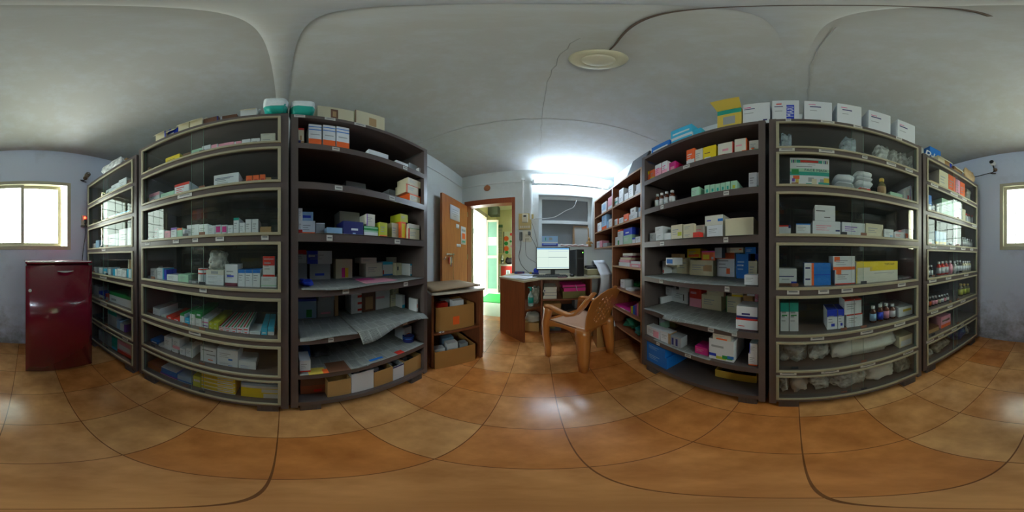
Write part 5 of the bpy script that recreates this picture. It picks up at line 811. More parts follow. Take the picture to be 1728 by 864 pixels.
('box', 0.82, 1.4948, 1.6276, -90.0, 0.0887, 0.11, 0.098, 'w|x','white low box, top shelf, wooden shelf unit','box', ('W', 0)),
('box', 0.82, 1.4902, 1.7262, -90.0, 0.0923, 0.11, 0.0747, 'w|x','white upper box, top shelf, wooden shelf unit','box', ('W', 0)),
('box', 0.82, 1.3885, 1.6276, -90.0, 0.0708, 0.11, 0.0833, 'w|x','white plain box, top shelf, wooden shelf unit','box', ('W', 0)),
('box', 0.82, 1.3044, 1.6276, -90.0, 0.0788, 0.11, 0.1443, 'w|x','white tall box, top shelf, wooden shelf unit','box', ('W', 0)),
('box', 0.82, 1.1866, 1.6276, -90.0, 0.0785, 0.11, 0.0542, 'w|x','wide white box, top shelf, wooden shelf unit','box', ('W', 0)),
('box', 0.82, 1.1801, 1.6824, -90.0, 0.0655, 0.11, 0.0562, 'w','white top box, top shelf, wooden shelf unit','box', ('W', 0)),
('box', 0.82, 2.1223, 1.4006, -90.0, 0.1541, 0.11, 0.1301, 'w|x','white square box, second shelf, wooden shelf unit','box', ('W', 1)),
('box', 0.82, 1.9505, 1.4006, -90.0, 0.1558, 0.11, 0.1983, 'lb|b:or:.25|x','pale blue box with orange base, second shelf, wooden shelf unit','box', ('W', 1)),
('box', 0.82, 1.8409, 1.4006, -90.0, 0.0457, 0.11, 0.0927, 'lb','thin blue box, second shelf, wooden shelf unit','box', ('W', 1)),
('box', 0.82, 1.7588, 1.4006, -90.0, 0.0979, 0.11, 0.1073, 'w|x','white box, second shelf, wooden shelf unit','box', ('W', 1)),
('box', 0.82, 1.6072, 1.4006, -90.0, 0.0825, 0.11, 0.0748, 'w|r:or:.12|x','white box with orange edge, second shelf, wooden shelf unit','box', ('W', 1)),
('box', 0.82, 1.4935, 1.4006, -90.0, 0.094, 0.11, 0.0662, 'w|x','white printed box, second shelf, wooden shelf unit','box', ('W', 1)),
('box', 0.82, 1.3938, 1.4006, -90.0, 0.093, 0.11, 0.0846, 'or|p:w:.2:.2:.7:.4','orange box, second shelf, wooden shelf unit','box', ('W', 1)),
('box', 0.82, 1.266, 1.4006, -90.0, 0.1373, 0.11, 0.0636, 'w|x','wide white box, second shelf, wooden shelf unit','box', ('W', 1)),
('box', 0.82, 1.2655, 1.4648, -90.0, 0.0891, 0.11, 0.0534, 'w|p:gy:.3:.3:.7:.6','white small box, second shelf, wooden shelf unit','box', ('W', 1)),
('box', 0.82, 1.1589, 1.4006, -90.0, 0.036, 0.11, 0.0956, 'lb|b:w:.6','blue and white box, second shelf, wooden shelf unit','box', ('W', 1)),
('box', 0.82, 2.1305, 1.1766, -90.0, 0.2018, 0.11, 0.0934, 'w|r:pk:.4|x','white box with pink side, third shelf, wooden shelf unit','box', ('W', 2)),
('box', 0.82, 1.9245, 1.1766, -90.0, 0.1381, 0.11, 0.0493, 'gy|x','low grey box, third shelf, wooden shelf unit','box', ('W', 2)),
('box', 0.82, 1.5449, 1.1766, -90.0, 0.1709, 0.11, 0.0928, 'w|p:gn:.35:.05:.55:.55','white box with green mark, third shelf, wooden shelf unit','box', ('W', 2)),
('box', 0.82, 1.5144, 1.27, -90.0, 0.1152, 0.1, 0.0522, 'w|x','white box on green-marked box, third shelf, wooden shelf unit','box', ('W', 2)),
('box', 0.82, 1.5187, 1.3228, -90.0, 0.0978, 0.1, 0.0188, 'or|r:rd:.4','thin orange box, third shelf, wooden shelf unit','box', ('W', 2)),
('box', 0.82, 1.3653, 1.1766, -90.0, 0.1602, 0.077, 0.0888, 'lg|x:w','mint green box, third shelf, wooden shelf unit','box', ('W', 2)),
('box', 0.82, 1.3623, 1.266, -90.0, 0.1585, 0.077, 0.0686, 'bl|p:w:.25:.25:.65:.45|t:nv:.1','blue box with white print, third shelf, wooden shelf unit','box', ('W', 2)),
('box', 0.9, 1.3461, 1.1766, -90.0, 0.1124, 0.11, 0.1588, 'gy|x','grey carton, third shelf, wooden shelf unit','box', ('W', 2)),
('box', 0.82, 1.2533, 1.1766, -90.0, 0.0485, 0.07, 0.0527, 'w|t:bl:.3','small blue and white box, third shelf, wooden shelf unit','box', ('W', 2)),
('box', 0.82, 1.1794, 1.1766, -90.0, 0.0807, 0.07, 0.0556, 'w|x','white plain box, third shelf, wooden shelf unit','box', ('W', 2)),
('box', 0.82, 1.434, 0.9576, -90.0, 0.2187, 0.25, 0.0383, 'w','white pamphlet pile, fourth shelf, wooden shelf unit','box', ('W', 3)),
('box', 0.82, 1.4284, 0.9965, -90.0, 0.2015, 0.22, 0.0266, 'pk|x:w','pink exercise book, fourth shelf, wooden shelf unit','box', ('W', 3)),
('box', 0.82, 1.4074, 1.0237, -90.0, 0.2031, 0.22, 0.0203, 'cr','cream exercise book, fourth shelf, wooden shelf unit','box', ('W', 3)),
('box', 0.82, 1.3738, 1.0446, -90.0, 0.1787, 0.2, 0.018, 'mr|x:w','maroon exercise book, fourth shelf, wooden shelf unit','box', ('W', 3)),
('box', 0.82, 1.3654, 1.0632, -90.0, 0.1829, 0.2, 0.0237, 'ow','pale exercise book, fourth shelf, wooden shelf unit','box', ('W', 3)),
('box', 0.82, 1.2303, 0.9576, -90.0, 0.1751, 0.2, 0.0304, 'pk|p:w:.2:.2:.8:.6','pink flat book, fourth shelf, wooden shelf unit','box', ('W', 3)),
('box', 0.82, 1.222, 0.9886, -90.0, 0.1586, 0.2, 0.0237, 'w','white flat book, fourth shelf, wooden shelf unit','box', ('W', 3)),
('box', 0.85, 1.5159, 0.7166, -90.0, 0.0903, 0.11, 0.0877, 'w|x','white box, fifth shelf, wooden shelf unit','box', ('W', 4)),
('box', 0.83, 1.3674, 0.7166, -90.0, 0.098, 0.12, 0.02, 'w','folded white paper, fifth shelf, wooden shelf unit','box', ('W', 4)),
('bag', 0.96, 1.4748, 0.7166, -90.0, 0.1757, 0.16, 0.061, 'gn','green cloth bundle, fifth shelf, wooden shelf unit','bag', ('W', 4)),
('box', 0.83, 1.4924, 0.4876, -90.0, 0.312, 0.28, 0.012, 'mg|p:w:.4:.1:.7:.9|p:gy:.7:.1:1:.9','pink and white magazine, sixth shelf, wooden shelf unit','box', ('W', 5)),
('box', 0.84, 1.3174, 0.4876, -90.0, 0.0324, 0.25, 0.071, 'yg','green upright book, sixth shelf, wooden shelf unit','box', ('W', 5)),
('box', 0.84, 1.2829, 0.4876, -90.0, 0.0271, 0.25, 0.0877, 'cb','blue upright book, sixth shelf, wooden shelf unit','box', ('W', 5)),
('box', 0.84, 1.2511, 0.4876, -90.0, 0.0272, 0.25, 0.11, 'pu','purple upright book, sixth shelf, wooden shelf unit','box', ('W', 5)),
('box', 0.84, 1.2198, 0.4876, -90.0, 0.0263, 0.25, 0.1315, 'pk','pink upright book, sixth shelf, wooden shelf unit','box', ('W', 5)),
('box', 0.84, 1.1874, 0.4876, -90.0, 0.0295, 0.25, 0.1527, 'ol','olive upright book, sixth shelf, wooden shelf unit','box', ('W', 5)),
('bag', 0.85, 1.418, 0.2706, -90.0, 0.2147, 0.3, 0.1032, 'gnbag','green cloth bag, bottom shelf, wooden shelf unit','bag', ('W', 6)),
('bag', 0.83, 1.2163, 0.2706, -90.0, 0.1152, 0.2, 0.0878, 'cybag','cyan plastic bag, bottom shelf, wooden shelf unit','bag', ('W', 6)),
]
TAGS = [('B', 0.391, 1.411, 0.095), ('B', 0.091, 1.148, 0.047), ('B', 0.331, 1.148, 0.043), ('B', 0.459, 1.148, 0.033), ('B', 0.598, 1.148, 0.044), ('B', 0.817, 1.148, 0.033), ('B', 0.506, 0.886, 0.041), ('B', 0.456, 0.624, 0.073), ('C', 0.041, 1.929, 0.052), ('C', 0.186, 1.929, 0.053), ('C', 0.344, 1.929, 0.064), ('C', 0.215, 1.666, 0.036), ('C', 0.652, 1.666, 0.035), ('C', 0.229, 1.411, 0.039), ('C', 0.55, 1.411, 0.039), ('C', 0.183, 1.148, 0.029), ('C', 0.59, 1.148, 0.041), ('C', 0.266, 0.886, 0.034), ('C', 0.657, 0.886, 0.035), ('C', 0.19, 0.624, 0.026), ('C', 0.652, 0.624, 0.035), ('C', 0.79, 0.624, 0.036), ('D', 0.438, 1.666, 0.049), ('D', 0.229, 1.411, 0.029), ('D', 0.697, 1.411, 0.031), ('D', 0.229, 1.148, 0.041), ('D', 0.695, 1.148, 0.027), ('D', 0.221, 0.886, 0.035), ('D', 0.702, 0.886, 0.027), ('D', 0.606, 0.624, 0.037), ('D', 0.743, 0.624, 0.029), ('D', 0.188, 0.371, 0.031), ('D', 0.449, 0.371, 0.044), ('E', 0.094, 1.929, 0.026), ('E', 0.286, 1.929, 0.069), ('E', 0.447, 1.929, 0.05), ('E', 0.714, 1.929, 0.045), ('E', 0.087, 1.666, 0.075), ('E', 0.281, 1.666, 0.078), ('E', 0.487, 1.666, 0.031), ('E', 0.658, 1.666, 0.067), ('E', 0.795, 1.666, 0.06), ('E', 0.117, 0.886, 0.06), ('E', 0.266, 0.886, 0.053), ('E', 0.388, 0.886, 0.061), ('E', 0.735, 0.886, 0.06), ('E', 0.235, 0.624, 0.067), ('E', 0.499, 0.624, 0.074), ('E', 0.72, 0.624, 0.082), ('E', 0.093, 0.371, 0.08), ('E', 0.299, 0.371, 0.091), ('E', 0.506, 0.371, 0.089), ('E', 0.788, 0.371, 0.084), ('F', 0.12, 1.644, 0.081), ('F', 0.379, 1.644, 0.109), ('F', 0.552, 1.644, 0.077), ('F', 0.759, 1.393, 0.095), ('F', 0.11, 1.133, 0.073), ('F', 0.355, 1.133, 0.08), ('F', 0.53, 1.133, 0.075), ('F', 0.693, 1.133, 0.063), ('F', 0.1, 0.874, 0.079), ('F', 0.295, 0.874, 0.074), ('F', 0.585, 0.874, 0.079), ('F', 0.12, 0.616, 0.081), ('F', 0.316, 0.616, 0.068), ('F', 0.525, 0.616, 0.085), ('F', 0.071, 0.366, 0.083), ('F', 0.194, 0.366, 0.066), ('F', 0.378, 0.366, 0.073), ('F', 0.509, 0.366, 0.052), ('A', 0.349, 1.121, 0.062), ('A', 0.343, 0.865, 0.115), ('A', 0.348, 0.609, 0.104), ('A', 0.36, 0.362, 0.061), ('A', 0.663, 0.362, 0.065)]

def rack_frame(r):
    (ax, ay), (bx, by) = RACKS[r][0], RACKS[r][1]
    return Vector((ax, ay, 0)), math.atan2(by-ay, bx-ax), math.hypot(bx-ax, by-ay)
M_TAGINK = plain('tag_ink', '6A6C70', .6)
def make_rack(r, label):
    P, rz, W = rack_frame(r); H, D, glass = RACKS[r][2:5]; S = SHELF_Z[r]
    root = tag(empty('shelving_rack', P, rz), label, 'rack', 'steel racks along the walls')
    e = .0345
    for x in (0, W-e):
        m = MB(); m.box((x, 0, .055), (x+e, .03, H)); xo = x if x == 0 else W-.012
        m.box((xo, .03, .055), (xo+.012, D, H)); m.obj('side_panel', M_RACK, root)
    boxo('back_panel', (.012, D-.008, .06), (W-.012, D, H-.002), M_BACKP, root)
    boxo('top_board', (e, 0, H-.032), (W-e, D-.008, H-.004), M_RACK, root)
    for z in S:
        m = MB(); m.box((e, .006, z-.014), (W-e, D-.008, z)); m.box((e, .0, z-.040), (W-e, .012, z-.0008)); m.obj('shelf', M_RACK, root)
    for x in (.045, W-.145):
        for y in (.012, D-.09):
            m = MB(); m.prism([(x, y), (x+.1, y), (x+.1, y+.07), (x, y+.07)], 0, .078)
            for k in range(5): m.box((x+.008+k*.018, y-.003, .004), (x+.016+k*.018, y+.002, .072))
            m.obj('foot', plain('foot_grey', '5C5654', .5), root)
    if glass:
        for i, z in enumerate(S):
            zt = (S[i-1]-.042) if i else H-.034
            z0, z1, x0, x1, b = z-.012, zt, e, W-e, .014
            m = MB(); m.box((x0, -.007, z0), (x1, .006, z0+b)); m.box((x0, -.007, z1-b), (x1, .006, z1)); m.box((x0, -.007, z0+b), (x0+b, .006, z1-b)); m.box((x1-b, -.007, z0+b), (x1, .006, z1-b))
            fr = m.obj('glass_frame', M_FRAME, root, bevel=.0015)
            c = W*(.5 if r != 'A' else .45)
            for (a, bb, y, left) in ((x0+b, c+.035, .020, 1), (c-.035, x1-b, .012, 0)):
                m = MB(); m.box((a, y, z0+b-.004), (bb, y+.004, z1-b+.004), 0)
                m.m[-4] = 0
                g = m.obj('glass_pane', [M_GLASS, M_GEDGE], fr)
                g.data.polygons[3].material_index = 1; g.data.polygons[5].material_index = 1
                gx = bb-.10 if left else a+.05
                if left: gx = a+.06 if (i % 2) else bb-.13
                boxo('finger_grip', (gx, y-.004, z0+b+.001), (gx+.034, y-.0005, z0+b+.017), M_GRIP if (i+left) % 3 else M_DKGREY, fr)
    for (rr, x, z, wd) in TAGS:
        if rr != r: continue
        y = -.0012 if not (rr in 'CD' and z > H-.03) else -.0012
        m = MB(); hh = .0145 if wd > .03 else .016
        m.box((x-wd/2, y-.0008, z-hh), (x+wd/2, y+.0010, z+hh-.004))
        t = m.obj('price_tag', M_TAG, root)
        MB().box((x-wd*.36, y-.0012, z-.004), (x+wd*.36, y-.0007, z+.002)).obj('print_line', M_TAGINK, t)
    return root
for r, lb in (('A', 'steel rack with sliding glass panes standing beside the maroon fridge'),
              ('B', 'steel rack with sliding glass panes and opened cartons lined along its top'),
              ('C', 'open steel rack with newspaper-lined shelves next to the low wooden cabinet'),
              ('D', 'open steel rack next to the wooden shelves, yellow carton with raised lid on top'),
              ('E', 'steel glass-fronted rack topped by a row of white cartons, face mask box inside'),
              ('F', 'steel glass-fronted rack holding rows of bottles, crumpled brown paper on its top')):
    make_rack(r, lb)

# ------------------------------------------------------------------ goods on the shelves
def cells(w, h, rects):
    us = sorted({0.0, 1.0, *[round(min(1, max(0, v)), 4) for q in rects for v in (q[0], q[2])]})
    vs = sorted({0.0, 1.0, *[round(min(1, max(0, v)), 4) for q in rects for v in (q[1], q[3])]})
    V = [(-w/2+u*w, 0, v*h) for v in vs for u in us]; F = []; C = []
    nu = len(us)
    for j in range(len(vs)-1):
        for i in range(nu-1):
            cu, cv = (us[i]+us[i+1])/2, (vs[j]+vs[j+1])/2; c = 0
            for q in rects:
                if q[0] <= cu <= q[2] and q[1] <= cv <= q[3]: c = q[4]
            F.append((j*nu+i, j*nu+i+1, (j+1)*nu+i+1, (j+1)*nu+i)); C.append(c)
    return V, F, C, nu, len(vs)
def parse(style):
    tk = style.split('|'); base = tk[0]; rects = []; mats = [base]
    def mi(c):
        if c not in mats: mats.append(c)
        return mats.index(c)
    for t in tk[1:]:
        a = t.split(':'); k = a[0]
        if k == 't': rects.append((0, 1-float(a[2]), 1, 1, mi(a[1])))
        elif k == 'b': rects.append((0, 0, 1, float(a[2]), mi(a[1])))
        elif k == 'l': rects.append((0, 0, float(a[2]), 1, mi(a[1])))
        elif k == 'r' and float(a[2]) > 0: rects.append((1-float(a[2]), 0, 1, 1, mi(a[1])))
        elif k == 'p': rects.append((float(a[2]), float(a[3]), float(a[4]), float(a[5]), mi(a[1])))
        elif k == 'x':
            c = mi(a[1] if len(a) > 1 else 'gy')
            rects += [(.12, .64, .66, .70, c), (.12, .50, .5, .55, c), (.12, .36, .58, .40, c)]
    return mats, rects
def box_mesh(w, dep, h, style):
    mats, rects = parse(style)
    V, F, C, nu, nv = cells(w, h, rects)
    m = MB(); m.v = V; m.f = F; m.m = C; m.sm = [False]*len(F)
    b = len(V); a0, a1, a2, a3 = 0, nu-1, nu*nv-1, nu*(nv-1)
    m.v = V+[(-w/2, dep, 0), (w/2, dep, 0), (w/2, dep, h), (-w/2, dep, h)]
    for f in ((a1, b+1, b+2, a2), (b, a0, a3, b+3), (a3, a2, b+2, b+3), (a0, b, b+1, a1), (b+1, b, b+3, b+2)): m.f.append(f); m.m.append(0); m.sm.append(False)
    for t in style.split('|'):
        if t[:2] == 'S:':
            cs = t.split(':')[1:]; nn = len(cs); i0 = len(m.v); del m.f[-3], m.m[-3], m.sm[-3]
            m.v += [(-w/2+w*k/nn, yy, h) for k in range(nn+1) for yy in (0, dep)]
            for k, c in enumerate(cs):
                if c not in mats: mats.append(c)
                m.f.append((i0+2*k, i0+2*k+2, i0+2*k+3, i0+2*k+1)); m.m.append(mats.index(c)); m.sm.append(False)
            return m, [pm(c) for c in mats]
    top = [q for q in rects if q[0] == 0 and q[2] == 1 and q[3] == 1]
    if top: m.m[-3] = top[-1][4]
    right = [q for q in rects if q[2] == 1 and q[1] == 0 and q[3] == 1 and q[0] > .3]
    if right: m.m[-5] = right[-1][4]
    return m, [pm(c) for c in mats]
def blob(w, d, h, seed, band=None, rough=.22, e=.55):
    m = MB(); nu, nv = 30, 16; V = []
    sg = lambda x, p: math.copysign(abs(x)**p, x)
    for j in range(nv+1):
        ph = -math.pi/2+math.pi*j/nv
        for i in range(nu):
            th = 2*math.pi*i/nu
            x = sg(math.cos(ph), e)*sg(math.cos(th), e); y = sg(math.cos(ph), e)*sg(math.sin(th), e); z = sg(math.sin(ph), .8)
            k = 1-rough*.12+rough*noise.noise(Vector((x*1.6+seed, y*1.6, z*1.6+seed*.7)))+rough*.45*noise.noise(Vector((x*5+seed, y*5, z*5)))
            x *= k; y *= k; z *= k
            V.append((max(-.5, min(.5, x*.5))*w, d/2+max(-.5, min(.5, y*.5))*d, max(0, min(1, z*.5+.5-rough*.12))*h))
    F = [(j*nu+i, j*nu+(i+1) % nu, (j+1)*nu+(i+1) % nu, (j+1)*nu+i) for j in range(nv) for i in range(nu)]
    m.add(V, F, 0, True)
    if band:
        for k, f in enumerate(m.f):
            if sum(m.v[i][2] for i in f)/4 < band*h: m.m[k] = 1
    return m
NAMES = {'box': 'medicine_box', 'tin': 'round_tin', 'bag': 'plastic_bag', 'bottle': 'medicine_bottle'}
RK = {'A': 'fridge-side glass rack', 'B': 'carton-topped glass rack', 'C': 'newspaper-lined open rack', 'D': 'open rack near wooden shelves', 'E': 'face mask glass rack', 'F': 'bottle rack', 'W': 'wooden shelf unit'}
for idx, (kind, x, y, z, rz, wd, dep, h, style, label, cat, (rk, sh)) in enumerate(ITEMS):
    loc = (x, y, z); R = math.radians(rz); grp = 'stock on the %s' % RK[rk]
    base = style.split('|')[0]
    if kind == 'box':
        nm = 'medicine_box' if wd*h < .02 else 'carton'
        if 'book' in label: nm = 'exercise_book'
        if 'magazine' in label: nm = 'magazine'
        if style == 'FM':
            st = 'w|p:tl:.03:.82:.06:.93|p:nv:.07:.82:.1:.93|p:gn:.11:.82:.14:.93|p:tl:.16:.82:.82:.93|p:rd:.26:.835:.72:.915|p:tl:.85:.82:.88:.93|p:nv:.89:.82:.92:.93|p:ol:.93:.82:.96:.93|p:gy:.45:.75:.65:.77|p:dg:.16:.68:.56:.7|p:lg:.0:.52:1:.63|p:tl:0:.4:1:.52|p:gn:.04:.44:.22:.6|p:or:.08:.28:.24:.39|p:pu:.05:.2:.12:.3|p:yc:.14:.1:.22:.28|p:gy:.46:.2:.6:.34|p:tl:.4:.03:.55:.16|p:cr:.55:.1:.68:.3|p:tl:.72:.02:1:.2|p:yc:.86:.2:1:.34|p:gy:.76:.2:.86:.3'
            m, ms = box_mesh(wd, dep, h, st); o = m.obj('carton', ms, None, loc, R)
            text('FACE MASK', h*.115, plain('ink_navy', '16305A', .5), o, (wd*.16, -.0006, h*.575), (math.pi/2, 0, 0))
        elif style == 'TC':
            m, ms = box_mesh(wd, dep, h, 'ow|p:yc:0:.55:1:1|p:ow:.03:.0:.3:.72|p:ye:.0:.76:1:1|p:ye:.36:.58:1:.78|p:gy:.4:.42:.9:.45|p:gy:.72:.35:.86:.37|l:yc:.025')
            o = m.obj('carton', ms, None, loc, R)
            text('TOP CAST', h*.13, plain('ink_brown', '5A4A1A', .5), o, (wd*.28, -.0006, h*.85), (math.pi/2, 0, 0))
        elif 'MX' in style:
            m, ms = box_mesh(wd, dep, h, style.replace('|MX', '|p:bl:.53:.1:.82:.75')); o = m.obj('carton', ms, None, loc, R)
            text('MAXI', h*.2, plain('ink_white', 'E4E8F0', .5), o, (wd*.175, -.0006, h*.43), (math.pi/2, -math.pi/2, 0))
        else:
            m, ms = box_mesh(wd, dep, h, style); o = m.obj(nm, ms, None, loc, R)
        tag(o, label, {'exercise_book': 'book', 'magazine': 'magazine'}.get(nm, 'box'), grp)
    elif kind == 'tin':
        mats, _ = parse(style); r_ = min(wd, .09)/2; o = empty('round_tin', loc, R); c = (0, r_+.002, 0)
        MB().lathe([(r_*.97, 0), (r_, .003), (r_, h-.004), (r_*.97, h)], 18, c).obj('body', pm(base), o)
        if len(mats) > 1:
            for a in ((.9, .98), (.62, .72)):
                MB().lathe([(r_+.0006, h*a[0]), (r_+.0006, h*a[1])], 18, c).obj('band', pm(mats[1]), o)
        tag(o, label, cat or 'tin', grp)
    elif kind == 'bottle':
        bc, lc, cc = style.split(':'); r_ = min(wd, h*.42)/2; o = empty('medicine_bottle', loc, R); c = (0, r_+.002, 0)
        bm = plain('bottle_'+bc, PAL[bc], .15, coat=.4)
        MB().lathe([(r_*.9, 0), (r_, h*.02), (r_, h*.62), (r_*.92, h*.70), (r_*.5, h*.78), (r_*.42, h*.82), (r_*.42, h*.85)], 14, c).obj('body', bm, o)
        MB().lathe([(r_+.0005, h*.12), (r_+.0005, h*.56)], 14, c).obj('label_band', pm(lc), o)
        MB().lathe([(r_*.55, h*.83), (r_*.58, h*.86), (r_*.58, h*.98), (r_*.5, h)], 12, c).obj('cap', plain('cap_'+cc, PAL[cc], .4), o)
        tag(o, label, 'bottle', grp)
    elif kind == 'bag':
        mats, rects = parse(style); band = None
        if len(rects): band = rects[0][3]
        ml = [FILMS[base] if base in FILMS else pm(base)]
        if band: ml.append(pm(mats[1]))
        soft = base in ('towel', 'w', 'sack')
        o = blob(wd, dep, h, idx*1.37, band, .1 if base in ('towel', 'w') else .34, .42 if soft else .55).obj('plastic_bag' if base != 'kraft' else 'crumpled_paper', ml, None, loc, R)
        if base in ('towel', 'w'): o.name = 'cloth_pack' if base == 'towel' else 'bandage_pack'
        if base.startswith('clear') and 'pouch' in label and h > .05:
            q = MB().lathe([(.0, .0)] and [(min(wd, dep)*.22, .002), (min(wd, dep)*.24, h*.5), (min(wd, dep)*.1, h*.62), (min(wd, dep)*.1, h*.7)], 12, (0, dep*.5, .002)).obj('bottle', pm('lb' if 'blue' in label else 'ow'), o)
        tag(o, label, cat or 'bag', grp)
    elif kind == 'signpack':
        o = boxo('tissue_pack', (-wd/2, 0, 0), (wd/2, dep, h), pm('cb'), None, loc, R, .004)
        text('RUR', h*.6, plain('ink_white', 'E4E8F0', .5), o, (0, -.0006, h*.48), (math.pi/2, 0, 0), shear=.25)
        tag(o, label, 'pack', grp)
    elif kind in ('open', 'flapbox', 'lidbox'):
        mats, rects = parse(style); t = .004
        o = empty('open_carton', loc, R)
        m, ms = MB(), [pm(c) for c in mats]
        if kind == 'lidbox':
            mm, ms = box_mesh(wd, dep, h, style); mm.obj('carton_body', ms, o)
            MB().add([(-wd/2, .0, h), (wd/2, .0, h), (wd/2+.01, -.07, h+.06), (-wd/2-.01, -.07, h+.06)], [(0, 1, 2, 3)]).obj('raised_lid', pm('yc'), o, solid=.003)
            MB().add([(-wd/2+.03, -.02, h+.0145), (wd/2-.03, -.02, h+.0145), (wd/2-.03, -.052, h+.042), (-wd/2+.03, -.052, h+.042)], [(0, 1, 2, 3)]).obj('lid_print', pm('gy'), o)
        else:
            V, F, C, nu, nv = cells(wd, h, rects); m.v = V; m.f = F; m.m = C; m.sm = [False]*len(F)
            m.box((-wd/2, .0005, 0), (wd/2, dep, t)); m.box((-wd/2, .0005, t), (wd/2, t, h)); m.box((-wd/2, dep-t, t), (wd/2, dep, h)); m.box((-wd/2, t, t), (-wd/2+t, dep-t, h)); m.box((wd/2-t, t, t), (wd/2, dep-t, h))
            m.obj('carton_body', ms, o)
            if kind == 'flapbox':
                MB().add([(-wd/2+.004, -.001, h), (wd/2-.004, -.001, h), (wd/2-.002, -.03, h-.045), (-wd/2+.002, -.03, h-.045)], [(0, 1, 2, 3)]).obj('flap', pm('cr'), o, solid=.002)
                MB().add([(-wd/2+.004, dep-.002, h), (wd/2-.02, dep-.002, h), (wd/2-.03, dep+.01, h+.05), (-wd/2+.01, dep+.01, h+.05)], [(0, 1, 2, 3)]).obj('flap', pm('w'), o, solid=.002)
                MB().add([(wd/2-.002, .02, h), (wd/2-.002, dep-.03, h), (wd/2+.012, dep-.04, h+.028), (wd/2+.012, .03, h+.028)], [(0, 1, 2, 3)]).obj('flap', ms[-1], o, solid=.002)
            if sh == 6:
                for k in range(3):
                    f = -.28+.28*k; ww = wd*.26
                    c = Vector((math.cos(R), math.sin(R), 0))*(wd*f)+Vector((-math.sin(R), math.cos(R), 0))*(.03+.05*(k % 2))
                    b, bms = box_mesh(ww, dep*.4, h*(.62+.1*(k % 2)), ['nv|x', 'w|x', 'dg|x'][k] if rk == 'C' else ['dg', 'br|x', 'bk'][k])
                    tag(b.obj('medicine_box', bms, None, (x+c.x, y+c.y, z+t+.0006), R), '%s box standing inside the %s' % (['navy', 'white', 'dark grey'][k] if rk == 'C' else ['grey', 'brown', 'black'][k], label.replace(', bottom shelf', '').split(' rack')[0].split(',')[0]), 'box', 'boxes inside open cartons')
        tag(o, label, 'carton', grp)

# newspapers lining the open racks
def newspaper(r, sh, x0, x1, y1, over, drop, lift, label, mat=M_NEWS, patches=()):
    P, rz, W = rack_frame(r); z = SHELF_Z[r][sh]; nx, ny = 26, 18; V = []; 
    for j in range(ny+1):
        for i in range(nx+1):
            u = i/nx; v = j/ny; xx = x0+(x1-x0)*u
            ov = over*(.45+.55*math.sin(2.6*u+.6+sh)**2); yy = -ov+(y1+ov)*v
            zz = lift+(.0003*math.sin(9*u+5*v+sh))
            if yy < 0: zz = lift-(max(0,-yy-.005)/over)**1.4*drop*(.5+.5*math.sin(2.6*u+.6+sh)**2)+.0008
            if yy < -.001: yy -= .002
            V.append((xx, yy, zz))
    m = MB(); m.add(V, [(j*(nx+1)+i, j*(nx+1)+i+1, (j+1)*(nx+1)+i+1, (j+1)*(nx+1)+i) for j in range(ny) for i in range(nx)], 0, True)
    ml = [mat]
    for (u0, v0, u1, v1, c) in patches:
        ml.append(pm(c))
        for k in range(len(m.f)):
            i, j = k % nx, k//nx
            if u0 <= (i+.5)/nx <= u1 and v0 <= (j+.5)/ny <= v1: m.m[k] = len(ml)-1
    o = m.obj('newspaper_sheet', ml, None, P+Vector((0, 0, z)), rz, solid=.0007)
    return tag(o, label, 'newspaper', 'newspapers lining the shelves')
newspaper('C', 2, .12, .82, .26, .006, .004, .0008, 'thin newspaper edge on the third shelf of the open rack beside the low cabinet', M_NEWSC)
newspaper('C', 3, .05, .47, .38, .02, .012, .0008, 'grey newspaper half on the fourth shelf, crumpled blue wrapper lying on it')
newspaper('C', 3, .40, .82, .38, .012, .008, .0027, 'newspaper with pink advertisement spread on the fourth shelf beside pale cartons', M_NEWS, ((.0, .12, .55, .5, 'pk'), (.05, .4, .3, .6, 'mg')))
newspaper('C', 4, .042, .326, .36, .02, .012, .0008, 'newspaper lying under the grey carton with green dot')
newspaper('C', 4, .33, .82, .36, .06, .06, .0027, 'large newspaper hanging over the front edge of the fifth shelf', M_NEWSC)
newspaper('C', 5, .042, .40, .36, .01, .006, .0008, 'newspaper with coloured adverts under the blue plastic packet', M_NEWS, ((.1, 0, .35, .16, 'yc'), (.4, 0, .7, .25, 'br'), (.3, .0, .4, .12, 'or')))
newspaper('C', 5, .36, .82, .36, .008, .005, .0027, 'newspaper on the sixth shelf reaching the white box with green base', M_NEWSC, ((.1, .03, .3, .13, 'cb'), (.5, .02, .62, .1, 'rd')))
newspaper('D', 2, .05, .86, .3, .012, .008, .0008, 'folded newspaper edge under the big plain cream box', M_NEWSC)
newspaper('D', 3, .05, .80, .36, .022, .014, .0008, 'creased newspaper spread below the blue cartons')
newspaper('D', 4, .042, .255, .36, .015, .01, .0008, 'newspaper below the bright red box')
newspaper('D', 4, .26, .76, .36, .03, .03, .0024, 'newspaper with a torn corner hanging beside the white and red box', M_NEWSC)
newspaper('D', 5, .14, .60, .36, .006, .003, .0008, 'grey newspaper under the grey pill pack')

